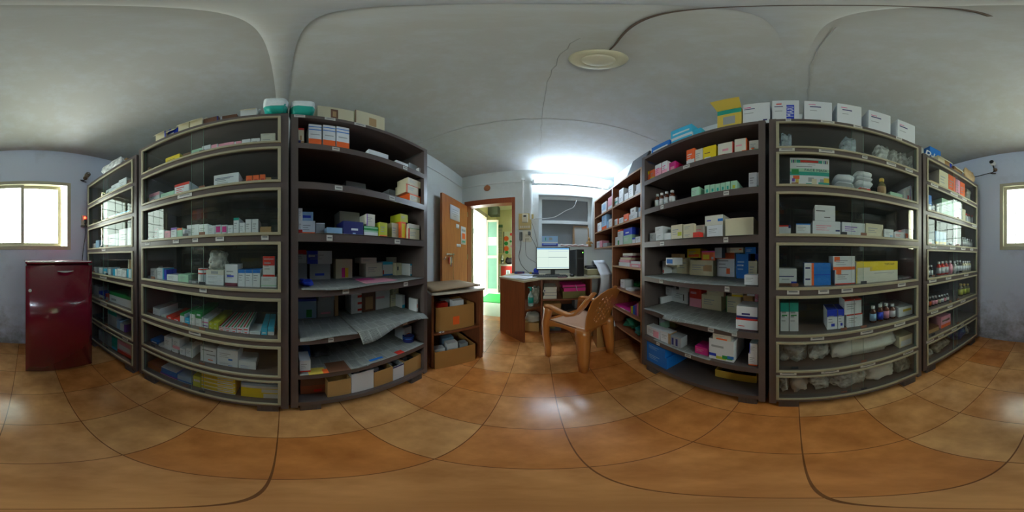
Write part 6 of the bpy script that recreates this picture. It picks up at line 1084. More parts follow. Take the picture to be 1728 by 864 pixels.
# ------------------------------------------------------------------ wooden shelf unit by the front window wall
def make_wood_shelf():
    P0 = Vector((.80, 2.27, 0)); rz = -math.pi/2; D = .43; H = 1.89
    r = tag(empty('wooden_shelf_unit', P0, rz), 'brown laminate shelf unit of two bays against the wall beside the desk', 'shelf')
    S = SHELF_Z['W']; L = 1.17; mid = .60; t = .018
    def edge(lo, hi, nm):
        o = boxo(nm, lo, hi, M_LAM, r)
        boxo('edge_strip', (lo[0], lo[1]-.0012, lo[2]), (hi[0], lo[1], hi[2]), M_LEDGE, o)
    edge((0, 0, H-t), (L, D, H), 'top_board')
    edge((0, 0, S[2]-t), (t, D, H-t), 'side_panel'); edge((mid, 0, 0), (mid+t, D, H-t), 'side_panel'); edge((L-t, 0, 0), (L, D, H-t), 'side_panel')
    for i, z in enumerate(S):
        edge((mid+t, 0, z-t), (L-t, D, z), 'shelf')
        if i < 3: edge((t, 0, z-t), (mid, D, z), 'shelf')
    boxo('back_panel', (0, D, S[2]-t), (mid, D+.006, H), M_LAM, r); boxo('back_panel', (mid, D, .26), (L, D+.006, H), M_LAM, r)
make_wood_shelf()
o = empty('dark_framed_panel', (.832, 1.25, 1.8945), 0); o.rotation_euler = (0, math.radians(18), 0)  # flat dark panel in a thin frame, like a monitor
boxo('frame', (-.012, -.13, 0), (.012, .14, .265), M_BLACK, o, bevel=.003); boxo('dark_face', (-.0135, -.118, .014), (-.012, .128, .252), plain('dark_panel_face', '5C6470', .3), o)
tag(o, 'dark flat framed panel leaning on top of the wooden shelf unit', 'panel')

# ------------------------------------------------------------------ front wall: door, window, tube light
f = struct(empty('door_1', (0, 0, 0)))
m = MB(); y0, y1 = YF-.012, YF+T+.01
m.box((DX0, y0, 0), (DX0+.06, y1, DZ)); m.box((DX1-.052, y0, 0), (DX1, y1, DZ)); m.box((DX0+.06, y0, DZ-.095), (DX1-.052, y1, DZ)); m.obj('door_frame', M_DOORF, f, bevel=.004)
lf = boxo('door_leaf', (-1.243, 1.785, .012), (-1.208, 2.552, 1.948), M_DOOR, f, bevel=.003)
m = MB(); m.tube([(-1.196, 1.86, 1.085), (-1.196, 2.09, 1.085)], .0055, 8, sub=1)
for yy in (1.9, 2.0, 2.06): m.box((-1.208, yy, 1.072), (-1.199, yy+.012, 1.098))
m.obj('bolt', M_CHROME, lf)
MB().tube([(-1.208, 1.81, 1.02), (-1.18, 1.81, 1.02), (-1.17, 1.81, 1.05)], .007, 8).obj('handle', M_CHROME, lf)
for z in (.25, 1.0, 1.75): boxo('hinge', (-1.208, 2.545, z), (-1.2, 2.565, z+.09), M_CHROME, lf)
def notice(lo, hi, mat, label, extra=None, name='paper_notice'):
    x = -1.2075
    m = MB(); n = 8
    V = [(x+.003+.004*math.sin(3*i/n)*(j), lo[0]+(hi[0]-lo[0])*i/n, lo[1]+(hi[1]-lo[1])*j) for j in (0, 1) for i in range(n+1)]
    m.add(V, [(i, i+1, n+2+i, n+1+i) for i in range(n)], 0, True)
    o = m.obj(name, mat, None, solid=.0006)
    if extra:
        for (a, b, c, d, k) in extra:
            MB().box((x+.0075, lo[0]+(hi[0]-lo[0])*a, lo[1]+(hi[1]-lo[1])*b), (x+.0082, lo[0]+(hi[0]-lo[0])*c, lo[1]+(hi[1]-lo[1])*d)).obj('printed_block', pm(k), o)
    tag(o, label, 'paper', 'notices on the door leaf')
notice((1.975, 1.60), (2.27, 1.825), M_PAPER, 'plain white sheet stuck high on the wooden door leaf', [(.2, .7, .8, .73, 'gy'), (.2, .55, .75, .58, 'gy'), (.2, .4, .8, .43, 'gy'), (.3, .25, .6, .28, 'gy')])
notice((2.31, 1.25), (2.49, 1.545), M_PAPER, 'white poster with orange picture below the plain sheet on the door', [(.2, .3, .8, .62, 'or'), (.15, .72, .85, .85, 'gy'), (.2, .1, .8, .2, 'tl')])
notice((2.15, 1.49), (2.25, 1.555), M_PAPER, 'torn white paper scrap taped between sheet and poster on door')
notice((2.17, 1.20), (2.31, 1.245), M_PAPER, 'small white paper strip taped under the poster on door')
o = empty('key_bunch', (-1.19, 1.955, 1.078))
MB().tube([(0, 0, 0), (.012, .01, -.02), (0, .012, -.035), (-.006, 0, -.02), (0, 0, 0)], .0018, 6).obj('ring', M_CHROME, o)
for i, (c, dz) in enumerate((('rd', .13), ('pk', .11), ('gy', .14), ('nv', .17), ('gy', .12))):
    MB().box((-.004, -.03+.018*i, -dz), (.002, -.018+.018*i, -.033)).obj('key', pm(c) if c != 'gy' else M_CHROME, o)
tag(o, 'bunch of keys with red tags hanging from the door bolt', 'keys')
MB().tube([(-1.199, 2.06, 1.07), (-1.197, 2.05, .9), (-1.197, 2.06, .72)], .004, 6).obj('strap', pm('tn'), lf)

o = struct(empty('window_1', (0, 0, 0))); yw = YF+.085
M_WFR = plain('window_white', 'C9D0D2', .45)
m = MB(); a = .055
m.box((WX0, yw, WZ0), (WX0+a, yw+.05, WZ1)); m.box((WX1-a, yw, WZ0), (WX1, yw+.05, WZ1)); m.box((WX0+a, yw, WZ1-a), (WX1-a, yw+.05, WZ1)); m.box((WX0+a, yw, WZ0), (WX1-a, yw+.05, WZ0+a)); m.box((WX0+a, yw-.012, 1.595), (WX1-a, yw+.05, 1.65))
m.obj('window_frame', M_WFR, o, bevel=.003)
def mesh_screen():
    mt, n, l, b = newmat('fly_screen'); b.inputs['Roughness'].default_value = .55
    tc = n.new('ShaderNodeTexCoord'); bk = n.new('ShaderNodeTexBrick'); bk.offset = 0
    mp = n.new('ShaderNodeMapping'); mp.inputs['Rotation'].default_value = (math.pi/2, 0, 0); l.new(tc.outputs['Object'], mp.inputs[0]); l.new(mp.outputs[0], bk.inputs['Vector'])
    for k, v in (('Scale', 1), ('Brick Width', .006), ('Row Height', .006), ('Mortar Size', .0008)): bk.inputs[k].default_value = v
    bk.inputs['Color1'].default_value = lin('565A5E'); bk.inputs['Color2'].default_value = lin('5E6266'); bk.inputs['Mortar'].default_value = lin('868A8C')
    l.new(bk.outputs['Color'], b.inputs['Base Color']); return mt
M_NET = mesh_screen()
boxo('fly_screen', (WX0+a, yw+.02, 1.65), (WX1-a, yw+.026, WZ1-a), M_NET, o); boxo('fly_screen', (WX0+a, yw+.02, WZ0+a), (WX1-a, yw+.026, 1.595), M_NET, o)
boxo('window_sill', (WX0+.001, YF-.015, WZ0), (WX1-.001, yw+.05, WZ0+.012), M_WFR, o)

o = empty('tube_light', (.53, YF, 2.315)); 
boxo('batten', (-.64, -.035, -.03), (.64, 0, .03), M_WHITEP, o, bevel=.004)
M_TUBE = emit('tube_glow', 'D8ECFF', TUBE)
MB().tube([(-.60, -.058, 0), (.60, -.058, 0)], .014, 12, sub=1).obj('tube', M_TUBE, o)
for x in (-.615, .615): boxo('lamp_holder', (x-.015, -.078, -.022), (x+.015, -.035, .022), M_WHITEP, o)
MB().tube([(.5, -.052, -.045), (.535, -.052, -.045)], .011, 10, sub=1).obj('starter', M_WHITEP, o)
tag(o, 'lit fluorescent tube light on the wall above the front window', 'light')

def casing(name, pts, w, label):
    m = MB()
    for a, b in zip(pts, pts[1:]):
        lo = [min(p, q)-w for p, q in zip(a, b)]; hi = [max(p, q)+w for p, q in zip(a, b)]
        m.box(lo, hi)
    tag(m.obj(name, M_WHITEP, None), label, 'conduit', 'white wiring conduits on the walls')
casing('wiring_conduit', [(-.255, YF-.014, 1.75), (-.255, YF-.014, 2.34)], .0135, 'white vertical conduit rising from the yellowed switchboard')
casing('wiring_conduit', [(-.135, YF-.016, 1.66), (-.135, YF-.016, 2.40)], .0155, 'white vertical conduit beside the front window frame')
casing('wiring_conduit', [(XL+.02, YF-.009, 2.335), (-.285, YF-.009, 2.335)], .0085, 'thin horizontal conduit along the wall above the door')
casing('wiring_conduit', [(XL+.009, .95, 2.335), (XL+.009, YF-.02, 2.335)], .0085, 'thin horizontal conduit on the side wall above open door leaf')
casing('wiring_conduit', [(-.11, YF-.009, 2.47), (XR-.02, YF-.009, 2.47)], .0065, 'thin conduit under the ceiling above the tube light')
boxo('junction_box', (-.285, YF-.04, 2.342), (-.225, YF, 2.392), M_WHITEP, None, bevel=.006); tag(bpy.context.scene.objects['junction_box'], 'small white junction box atop the switchboard conduit', 'box')
o = empty('wall_plaque', (-.853, YF, 2.26))
MB().lathe([(.056, 0), (.058, .006), (.046, .012), (.03, .02), (.0, .022)], 24, (0, 0, 0), 0, Matrix.Rotation(math.pi/2, 4, 'X')).obj('disc', plain('terracotta', 'A2643C', .6), o)
MB().tube([(0, -.004, .05), (.01, -.004, .075), (0, -.004, .085), (-.01, -.004, .075), (0, -.004, .05)], .005, 6).obj('hanging_loop', plain('terracotta', 'A2643C', .6), o)
tag(o, 'round terracotta plaque on the wall above the door', 'plaque')

o = empty('switchboard', (-.225, YF, 1.61)); M_YEL = plain('yellowed_board', 'BEA86C', .5, var=.12, scale=14)
boxo('board', (-.1, -.03, -.13), (.1, 0, .135), M_YEL, o, bevel=.004)
boxo('cover', (-.045, -.055, -.02), (.05, -.03, .12), plain('old_white_plastic', 'CFC9B4', .4), o, bevel=.012)
boxo('meter_window', (-.02, -.058, .07), (.02, -.055, .1), M_DKGREY, o)
for i in range(5): boxo('switch', (-.08+i*.033, -.036, -.105), (-.056+i*.033, -.03, -.07), plain('old_white_plastic', 'CFC9B4', .4), o)
boxo('side_box', (.1, -.03, .05), (.135, 0, .12), M_YEL, o, bevel=.004)
tag(o, 'yellowed wooden switchboard with a white meter cover by the door frame', 'switchboard')
o = empty('socket_plate', (-.19, YF, 1.385))
boxo('plate', (-.07, -.012, -.10), (.07, 0, .085), plain('old_white_plastic', 'CFC9B4', .4), o, bevel=.003)
for z in (-.06, .0): boxo('socket', (-.03, -.016, z-.02), (.03, -.012, z+.02), plain('socket_beige', 'B8AE92', .4), o)
tag(o, 'beige double socket plate below the switchboard', 'socket')
o = empty('power_adapter', (-.290, YF-.001, 1.36)); boxo('body', (-.022, -.05, -.055), (.022, 0, .08), M_BLACK, o, bevel=.005)
MB().tube([(0, -.03, -.055), (.0, -.035, -.15), (-.03, -.03, -.3), (.0, -.03, -.42), (.06, -.04, -.5), (.13, -.06, -.557)], .004, 6).obj('cord', M_BLACK, o)
tag(o, 'black power adapter with hanging cord near the door frame', 'adapter')
o = empty('wall_plug', (-.155, YF-.0165, 1.415)); boxo('body', (-.02, -.045, -.03), (.02, 0, .03), M_DKGREY, o, bevel=.006)
MB().tube([(.01, -.03, -.03), (.06, -.04, -.12), (.12, -.05, -.25), (.16, -.06, -.4), (.17, -.1, -.55)], .0035, 6).obj('cord', M_DKGREY, o)
tag(o, 'dark plug in the socket with a cord running behind the monitor', 'plug')
o = MB().tube([(-.215, YF-.035, 1.33), (-.21, YF-.03, 1.1), (-.16, YF-.03, 1.02), (-.06, YF-.04, .96), (.02, YF-.05, .9)], .0028, 6).obj('loose_cable', M_DKGREY, None); tag(o, 'thin grey cable looping down the wall behind the desk', 'cable')
o = MB().tube([(-.08, YF-.034, 1.64), (-.05, YF-.03, 1.655), (.1, YF-.02, 1.66), (.25, YF-.012, 1.69), (.42, YF-.012, 1.80), (.55, YF-.012, 1.87), (.6, YF-.012, 2.0)], .0055, 6).obj('loose_cable', plain('grey_cable', 'A8A8A6', .5), None); tag(o, 'pale cable drooping across the upper window pane', 'cable')
o = MB().tube([(-.12, YF-.035, 1.60), (-.06, YF-.03, 1.4), (-.02, YF-.03, 1.2), (.03, YF-.06, 1.08)], .0025, 6).obj('loose_cable', M_DKGREY, None); tag(o, 'thin dark cable from the conduit down behind the monitor', 'cable')

# things on the sill of the front window
o = empty('leaflet_box', (.17, YF+.02, WZ0+.0125))
m, ms = box_mesh(.255, .05, .17, 'lb|b:nv:.14|p:bl:.0:.14:1:.3|p:lb:.1:.18:.9:.24|p:w:0:.3:1:.42|p:tl:.2:.55:.26:.85|p:gy:.45:.6:.65:.85'); m.obj('box_body', ms, o)
tag(o, 'pale blue leaflet box with navy base on the window sill behind monitor', 'box')
o = empty('framed_board', (.70, YF+.05, WZ0+.0125)); o.rotation_euler = (math.radians(-6), 0, 0)
m = MB(); m.box((-.135, 0, .0), (.135, .02, .02)); m.box((-.135, 0, .34), (.135, .02, .36)); m.box((-.135, 0, .02), (-.115, .02, .34)); m.box((.115, 0, .02), (.135, .02, .34)); m.obj('wooden_frame', plain('pale_frame_wood', '9C7E5C', .5), o)
boxo('backing_sheet', (-.115, .006, .02), (.115, .014, .34), plain('grey_board', 'A3A5A2', .6), o)
tag(o, 'wooden framed blank grey board leaning in the front window', 'board')
o = boxo('wooden_strip', (.545, YF+.03, WZ0+.0125), (.562, YF+.05, WZ0+.30), plain('pale_frame_wood', '9C7E5C', .5)); tag(o, 'thin wooden strip standing beside the framed board in window', 'strip')
o = empty('deity_figurine', (.815, YF+.012, WZ0+.0125)); mg = plain('brass_paint', 'A8804A', .4, var=.2, scale=40)
MB().lathe([(.04, 0), (.045, .02), (.03, .04), (.035, .06), (.028, .085), (.012, .1), (.02, .115), (.02, .135), (.01, .155), (.0, .165)], 14).obj('body', mg, o)
for s in (-1, 1): MB().tube([(s*.03, -.005, .085), (s*.052, -.02, .06), (s*.03, -.035, .05)], .009, 8).obj('arm', mg, o)
tag(o, 'small brassy seated figurine on the window sill near shelf unit', 'figurine')
o = empty('flower_garland', (.56, YF-.012, WZ0+.012))
for k in range(2):
    m = MB()
    m.tube([(-.22+.03*i, -.012+.006*math.sin(i*2.1+k), .012+.01*k+.008*math.sin(i*1.7+k)) for i in range(16)], [.011+.004*math.sin(i*2.7) for i in range(16)], 7, sub=2)
    m.obj('flower_string', plain('garland_pink', 'C8A0A4', .7, var=.35, scale=60) if k == 0 else plain('garland_white', 'D0C8C4', .7, var=.2, scale=70), o)
tag(o, 'pink and white flower garland lying along the window sill', 'garland')
o = boxo('wall_sheet', (.64, YF-.0022, .80), (.77, YF-.0008, 1.16), M_PAPER); tag(o, 'white paper sheet stuck on the wall behind the computer tower', 'paper')

# ------------------------------------------------------------------ ceiling lamp and its cord, cameras
o = empty('ceiling_lamp', (.204, .537, ZC)); M_LAMP = plain('cream_plastic', 'C9C2A6', .4)
MB().lathe([(.0, -.03)] and [(.104, 0), (.106, -.012), (.098, -.024), (.08, -.03), (.066, -.032)][::-1], 40).obj('outer_ring', M_LAMP, o)
MB().lathe([(.0, -.046), (.03, -.045), (.05, -.041), (.06, -.034), (.062, -.028)], 36).obj('diffuser', plain('lamp_diffuser', 'CFC9B2', .3), o)
tag(o, 'round cream ceiling lamp with ringed rim, unlit', 'lamp')
o = MB().tube([(.2, .435, ZC-.005), (.185, .36, ZC-.006), (.13, .2, ZC-.005), (.075, .06, ZC-.006), (.05, 0, ZC-.021), (.045, -.06, ZC-.014), (.056, -.142, ZC-.018)], .0032, 6).obj('electric_flex', plain('brown_flex', '6A5A50', .5), None); tag(o, 'brown flex running over the ceiling from the round lamp', 'cord')
def cctv(loc, rz, label, dark):
    o = empty('security_camera', loc, rz); mb = M_DKGREY
    MB().lathe([(.026, 0), (.026, .012), (.012, .02), (.009, .05)], 14, (0, 0, 0), 0, Matrix.Rotation(-math.pi/2, 4, 'X')).obj('wall_mount', plain('mount_tan', '8A7A66', .5), o)
    if dark:
        MB().lathe([(.026, -.03), (.03, -.02), (.03, .03), (.024, .04)], 16, (.0, .085, .055), 0, Matrix.Rotation(-math.pi/2, 4, 'X')).obj('housing', M_WHITEP, o)
        MB().lathe([(.026, 0), (.026, .004), (.012, .006)], 16, (0, .1255, .055), 0, Matrix.Rotation(-math.pi/2, 4, 'X')).obj('lens', M_BLACK, o)
        MB().tube([(0, .05, 0), (0, .07, .02), (0, .075, .05)], .009, 8).obj('bracket', mb, o)
    else:
        MB().lathe([(.028, -.02), (.03, .0), (.03, .03), (.02, .045)], 16, (.0, .07, .012), 0, Matrix.Rotation(-math.pi/2, 4, 'X')).obj('housing', plain('camera_brown', '5E5244', .5), o)
        MB().lathe([(.012, 0), (.012, .004), (.005, .005)], 12, (0, .1155, .012), 0, Matrix.Rotation(-math.pi/2, 4, 'X')).obj('lens', M_CHROME, o)
    MB().tube([(.0, .02, -.02), (.03, .03, -.05), (.06, .012, -.04), (.03, .015, -.055), (-.01, .012, -.06)], .006, 6).obj('cable', M_BLACK, o)
    tag(o, label, 'camera')
cctv((.635, YB, 2.16), 0, 'dark-lensed security camera on the back wall above rack of bottles', True)
cctv((-.66, YB, 2.04), 0, 'small brown security camera on the back wall above the fridge-side rack', False)
o = MB().tube([(.66, YB+.006, 2.13), (.80, YB+.006, 2.115), (1.0, YB+.006, 2.10), (XR-.01, YB+.006, 2.08)], .004, 6).obj('camera_cable', M_DKGREY, None); tag(o, 'thin dark cable along the back wall from the lensed camera', 'cable')

# ------------------------------------------------------------------ back window
o = struct(empty('window_2', (0, 0, 0))); yb = YB-.10; a = .042
m = MB(); m.box((BX0, yb, BZ0), (BX0+a, YB+.008, BZ1)); m.box((BX1-a, yb, BZ0), (BX1, YB+.008, BZ1)); m.box((BX0+a, yb, BZ1-a), (BX1-a, YB+.008, BZ1)); m.box((BX0+a, yb, BZ0), (BX1-a, YB+.008, BZ0+a)); m.obj('window_frame', M_ALU, o, bevel=.002)
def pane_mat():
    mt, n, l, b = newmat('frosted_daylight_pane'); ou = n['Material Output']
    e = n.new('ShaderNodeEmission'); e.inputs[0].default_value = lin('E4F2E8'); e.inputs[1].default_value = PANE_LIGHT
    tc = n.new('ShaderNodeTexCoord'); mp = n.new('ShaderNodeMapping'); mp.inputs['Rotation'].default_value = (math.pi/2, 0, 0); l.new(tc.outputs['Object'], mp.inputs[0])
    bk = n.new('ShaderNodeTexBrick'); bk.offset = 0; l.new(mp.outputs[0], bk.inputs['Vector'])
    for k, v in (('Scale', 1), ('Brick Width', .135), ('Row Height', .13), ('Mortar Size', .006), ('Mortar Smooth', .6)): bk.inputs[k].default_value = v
    bk.inputs['Color1'].default_value = lin('E4F2E8'); bk.inputs['Color2'].default_value = lin('DCEEE0'); bk.inputs['Mortar'].default_value = lin('3C403C')  # dark mortar lines paint the grille bars' shadow into the glowing pane
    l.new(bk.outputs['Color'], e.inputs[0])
    t = n.new('ShaderNodeBsdfTransparent'); t.inputs[0].default_value = (.9, 1, .93, 1)
    mx = n.new('ShaderNodeMixShader'); mx.inputs[0].default_value = .04; l.new(e.outputs[0], mx.inputs[1]); l.new(t.outputs[0], mx.inputs[2])
    g = n.new('ShaderNodeBsdfGlossy'); g.inputs['Roughness'].default_value = .2
    m2 = n.new('ShaderNodeMixShader'); m2.inputs[0].default_value = .04; l.new(mx.outputs[0], m2.inputs[1]); l.new(g.outputs[0], m2.inputs[2]); l.new(m2.outputs[0], ou.inputs[0]); return mt
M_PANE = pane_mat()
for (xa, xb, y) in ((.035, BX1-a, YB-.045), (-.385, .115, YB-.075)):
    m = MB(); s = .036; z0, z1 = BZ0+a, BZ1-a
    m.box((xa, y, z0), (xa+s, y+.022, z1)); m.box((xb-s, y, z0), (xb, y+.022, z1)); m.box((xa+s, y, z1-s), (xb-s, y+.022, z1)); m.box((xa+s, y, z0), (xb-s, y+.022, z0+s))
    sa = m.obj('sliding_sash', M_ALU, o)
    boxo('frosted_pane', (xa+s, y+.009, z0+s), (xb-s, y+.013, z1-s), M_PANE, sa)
m = MB(); 
for k in range(9): m.tube([(BX0+.03+k*.122, YB-.135, BZ0), (BX0+.03+k*.122, YB-.135, BZ1)], .005, 6, sub=1)
for k in range(8): m.tube([(BX0, YB-.135, BZ0+.05+k*.1), (BX1, YB-.135, BZ0+.05+k*.1)], .005, 6, sub=1)
m.obj('window_grille', plain('grille_paint', 'A08468', .5), o)
o = boxo('brick_wall', (-.62, -2.75, 0), (-.40, -2.6, 3.2), patchy('outdoor_brick', 'B08A70', '8C6450', 9, .4, .6)); tag(o, 'strip of brick wall outside the back window', 'wall', kind='structure')

# socket and plug on the back wall
o = empty('socket_board', (-.665, YB, 1.475))
boxo('board', (-.07, 0, -.06), (.055, .03, .06), plain('old_white_plastic', 'CFC9B4', .4), o, bevel=.003); boxo('ledge', (-.075, 0, -.075), (.06, .034, -.06), plain('ledge_grey', '77736A', .5), o)
MB().lathe([(.011, 0), (.011, .006), (.006, .009)], 12, (.02, .0305, .03), 0, Matrix.Rotation(-math.pi/2, 4, 'X')).obj('red_lamp', emit('indicator_red', 'FF3018', 2.5), o)
tag(o, 'switch socket board with glowing red lamp on wall above fridge', 'socket')
o = empty('fridge_plug', (-.645, YB+.0345, 1.46)); boxo('body', (-.014, 0, -.03), (.014, .03, .02), M_DKGREY, o, bevel=.004)
MB().tube([(0, .015, -.03), (.0, .02, -.15), (.025, .02, -.3), (.04, .03, -.42), (.06, .02, -.6), (.07, .02, -.8)], .0045, 6).obj('cord', M_DKGREY, o)
tag(o, 'black plug and cord hanging down behind the fridge', 'plug')

# ------------------------------------------------------------------ fridge
FR0, FR1 = Vector((-.518, -1.222)), Vector((.012, -1.20)); fd = (FR1-FR0).normalized(); fz = math.atan2(fd.y, fd.x)
o = empty('refrigerator', (FR0.x, FR0.y, 0), fz); FW = (FR1-FR0).length
M_FR = plain('maroon_enamel', '780A28', .16, var=.05, scale=4, coat=.6)
boxo('cabinet_body', (.006, -.50, .03), (FW-.006, -.05, 1.0), M_FR, o, bevel=.012)
m = MB(); n = 14; V = []
for i in range(n+1):
    x = FW*i/n; bow = .012*math.sin(math.pi*i/n)
    V += [(x, -.045, .025), (x, -.012+bow, .025), (x, -.012+bow, .985), (x, -.045, .985)]
F = []
for i in range(n):
    b = 4*i
    for k in range(4): F.append((b+k, b+4+k, b+4+(k+1) % 4, b+(k+1) % 4))
F += [(0, 1, 2, 3), (4*n+3, 4*n+2, 4*n+1, 4*n)]
m.add(V, F, 0, False)
for k in range(len(m.sm)): m.sm[k] = (k % 4 == 1) and k < 4*n
dr = m.obj('door', M_FR, o)
boxo('top_cap', (-.002, -.505, 1.0), (FW+.002, -.006, 1.022), M_FR, o, bevel=.008)
boxo('top_trim', (.012, -.012, 1.0135), (FW-.012, -.004, 1.0205), plain('silver_badge', 'DADADC', .25), o)
m = MB(); m.tube([(FW*.5+.07-.2+.0*k+k*.0, 0, 0) for k in range(2)], .001, 4, sub=1) if False else None
m = MB(); m.tube([(FW*.43+(-.065+.013*k), .0035, .945-.006*math.sin(math.pi*k/10)) for k in range(11)], [.001+.0065*math.sin(math.pi*k/10) for k in range(11)], 8, sub=2)
m.obj('badge_handle', plain('silver_badge', 'DADADC', .25), dr)
MB().lathe([(.013, 0), (.013, .005), (.008, .008)], 16, (FW-.033, -.0085, .80), 0, Matrix.Rotation(-math.pi/2, 4, 'X')).obj('door_lock', plain('silver_badge', 'DADADC', .25), dr)
for x in (.04, FW-.08):
    for y in (-.1, -.46): boxo('foot', (x, y, 0), (x+.04, y+.04, .03), M_BLACK, o)
tag(o, 'maroon single-door refrigerator standing below the back window', 'fridge')

# ------------------------------------------------------------------ low cabinet by the door
C0, C1 = Vector((-.778, 1.006)), Vector((-.505, 1.40)); cv = (C1-C0).normalized(); cz = math.atan2(cv.y, cv.x); CW = (C1-C0).length
# local: x along front (towards the door), y into the cabinet
o = empty('low_cabinet', (C0.x, C0.y, 0), cz); CD = .47; CH = .765; t = .018
boxo('side_panel', (0, .01, 0), (t, CD, CH-t), M_LAM, o); boxo('side_panel', (CW-.034, .0, 0), (CW, CD, CH-t), M_LAM, o)
tp = boxo('top_board', (-.005, -.012, CH-t), (CW+.012, CD, CH), plain('laminate_pale', 'B0A898', .4), o); boxo('edge_strip', (-.005, -.0135, CH-t), (CW+.012, -.012, CH), plain('edge_white', 'C4C0B4', .4), tp)
boxo('shelf', (t, .006, .375), (CW-.034, CD-.02, .393), M_LAM, o); boxo('back_panel', (0, CD, .02), (CW, CD+.008, CH-t), M_LAM, o); None
d = MB().box((0, 0, 0), (.44, .018, .70)).obj('door', M_LAM, o, (CW+.002, -.006, .055), math.radians(78)); boxo('knob', (.39, -.012, .36), (.41, 0, .38), M_CHROME, d)
tag(o, 'low brown laminate cabinet with open front between open rack and doorway', 'cabinet')
def cab(x, y, z=0): v = Matrix.Rotation(cz, 3, 'Z') @ Vector((x, y, 0)); return (C0.x+v.x, C0.y+v.y, z)
o = empty('cardboard_sheet', cab(.22, .22, CH+.0006), cz+.03)
m = MB(); n = 10; V = [(-.235+.47*i/n, -.215+.43*j, .006+.030*(1-j)*abs(math.sin(2.2*i/n))*.5) for j in (0, 1) for i in range(n+1)]
m.add(V, [(i, i+1, n+2+i, n+1+i) for i in range(n)], 0, True); m.obj('board', plain('flat_card', '9C8468', .7), o, solid=.016)
tag(o, 'flat folded cardboard carton lying on top of the low cabinet', 'cardboard')
def open_box(loc, rz, w, dep, h, mat, label, flap=None, name='open_carton', mark=None):
    o = empty(name, loc, rz); t = .005; m = MB()
    m.box((-w/2, 0, 0), (w/2, dep, t)); m.box((-w/2, 0, t), (w/2, t, h)); m.box((-w/2, dep-t, t), (w/2, dep, h)); m.box((-w/2, t, t), (-w/2+t, dep-t, h)); m.box((w/2-t, t, t), (w/2, dep-t, h))
    m.obj('carton_body', mat, o)
    if flap:
        for q in flap: MB().add(q, [(0, 1, 2, 3)]).obj('flap', mat, o, solid=.004)
    if mark: MB().box((mark[0], -.0008, mark[1]), (mark[2], 0, mark[3])).obj('red_stamp', pm('or'), o)
    return tag(o, label, 'carton')
open_box(cab(.225, .03, .3936), cz, .36, .30, .23, M_CARD, 'large brown carton of papers on the shelf of low cabinet', mark=(-.03, .05, .03, .13))
for k, (xx, yy, hh, c, lb) in enumerate(((.13, .12, .235, 'rd', 'red packet poking out of the large brown carton in cabinet'), (.28, .1, .25, 'w', 'white paper pad in the large brown carton in cabinet'), (.2, .2, .24, 'gy', 'grey folded paper in the large brown carton in cabinet'))):
    b = MB().box((-.055, 0, 0), (.055, .07, hh)).obj('paper_pad', pm(c), None, cab(xx, yy, .3994), cz); b.rotation_euler = (0, 0, cz); tag(b, lb, 'paper', 'papers in the cabinet cartons')
open_box(cab(.205, -.012, 0.0006), cz, .37, .36, .205, M_CARD, 'open cardboard carton on the floor in the low cabinet', [[(.185, .03, .205), (.185, .3, .205), (.215, .28, .08), (.215, .05, .08)]])
for k, (xx, yy, ww, hh, c, lb) in enumerate(((.085, .05, .09, .19, 'w', 'white box tipped in the floor carton of low cabinet'), (.205, .06, .10, .225, 'w', 'white crumpled pack in the floor carton of low cabinet'), (.315, .05, .07, .20, 'gy', 'grey box in the floor carton of low cabinet'), (.22, .2, .12, .21, 'lb', 'pale blue box in the floor carton of low cabinet'))):
    b, ms = box_mesh(ww, .07, hh, c+'|x'); b = b.obj('medicine_box', ms, None, cab(xx, yy, .0062), cz); tag(b, lb, 'box', 'papers in the cabinet cartons')
o = MB().tube([(0, 0, 0), (.03, .01, .0), (.05, .0, 0), (.02, -.012, 0), (0, 0, 0)], .005, 8).obj('metal_ring', M_CHROME, None, cab(.06, .013, .399), cz); tag(o, 'bent metal loop on the shelf edge of low cabinet', 'metal loop')

# ------------------------------------------------------------------ desk and what stands on it
DT = .788
def P2(x, y): return (x, y)
desk = empty('computer_desk', (0, 0, 0))
poly = [(-.53, 2.10), (-.17, 1.765), (.03, 1.985), (1.265, 1.985), (1.265, 2.575), (-.375, 2.555), (-.45, 2.5)]
tp = MB().prism(poly, DT-.022, DT).obj('desk_top', M_DESKTOP, desk, bevel=.003)
d = Vector((.345, -.31, 0)).normalized(); nrm = Vector((-d.y, d.x, 0))
a0 = Vector((-.512, 2.095, 0)); a1 = Vector((-.17, 1.785, 0))
MB().prism([(a0.x, a0.y), (a1.x, a1.y), (a1.x+nrm.x*.02, a1.y+nrm.y*.02), (a0.x+nrm.x*.02, a0.y+nrm.y*.02)], 0, DT-.023).obj('end_panel', M_LAMD, desk)
b0, b1 = Vector((.03, 2.01, 0)), Vector((.03, 2.5, 0))
MB().box((.02, 2.02, 0), (.04, 2.52, DT-.023)).obj('divider_panel', M_LAMD, desk)
MB().box((.655, 2.02, 0), (.675, 2.52, DT-.023)).obj('divider_panel', M_LAMD, desk)
for z in (.505, .262, .03): MB().box((.04, 2.03, z-.018), (.655, 2.5, z)).obj('shelf', M_LAMD, desk)
MB().prism([(-.16, 1.85), (.02, 2.04), (.02, 2.42), (-.36, 2.30), (-.38, 2.07)], .40, .418).obj('corner_shelf', M_LAMD, desk)
MB().box((-.37, 2.5, .04), (.655, 2.515, DT-.023)).obj('back_panel', M_LAMD, desk)
MB().box((1.245, 2.02, 0), (1.265, 2.56, DT-.023)).obj('end_panel', M_LAMD, desk)
tag(desk, 'brown laminate corner desk with cream top under the front window', 'desk')

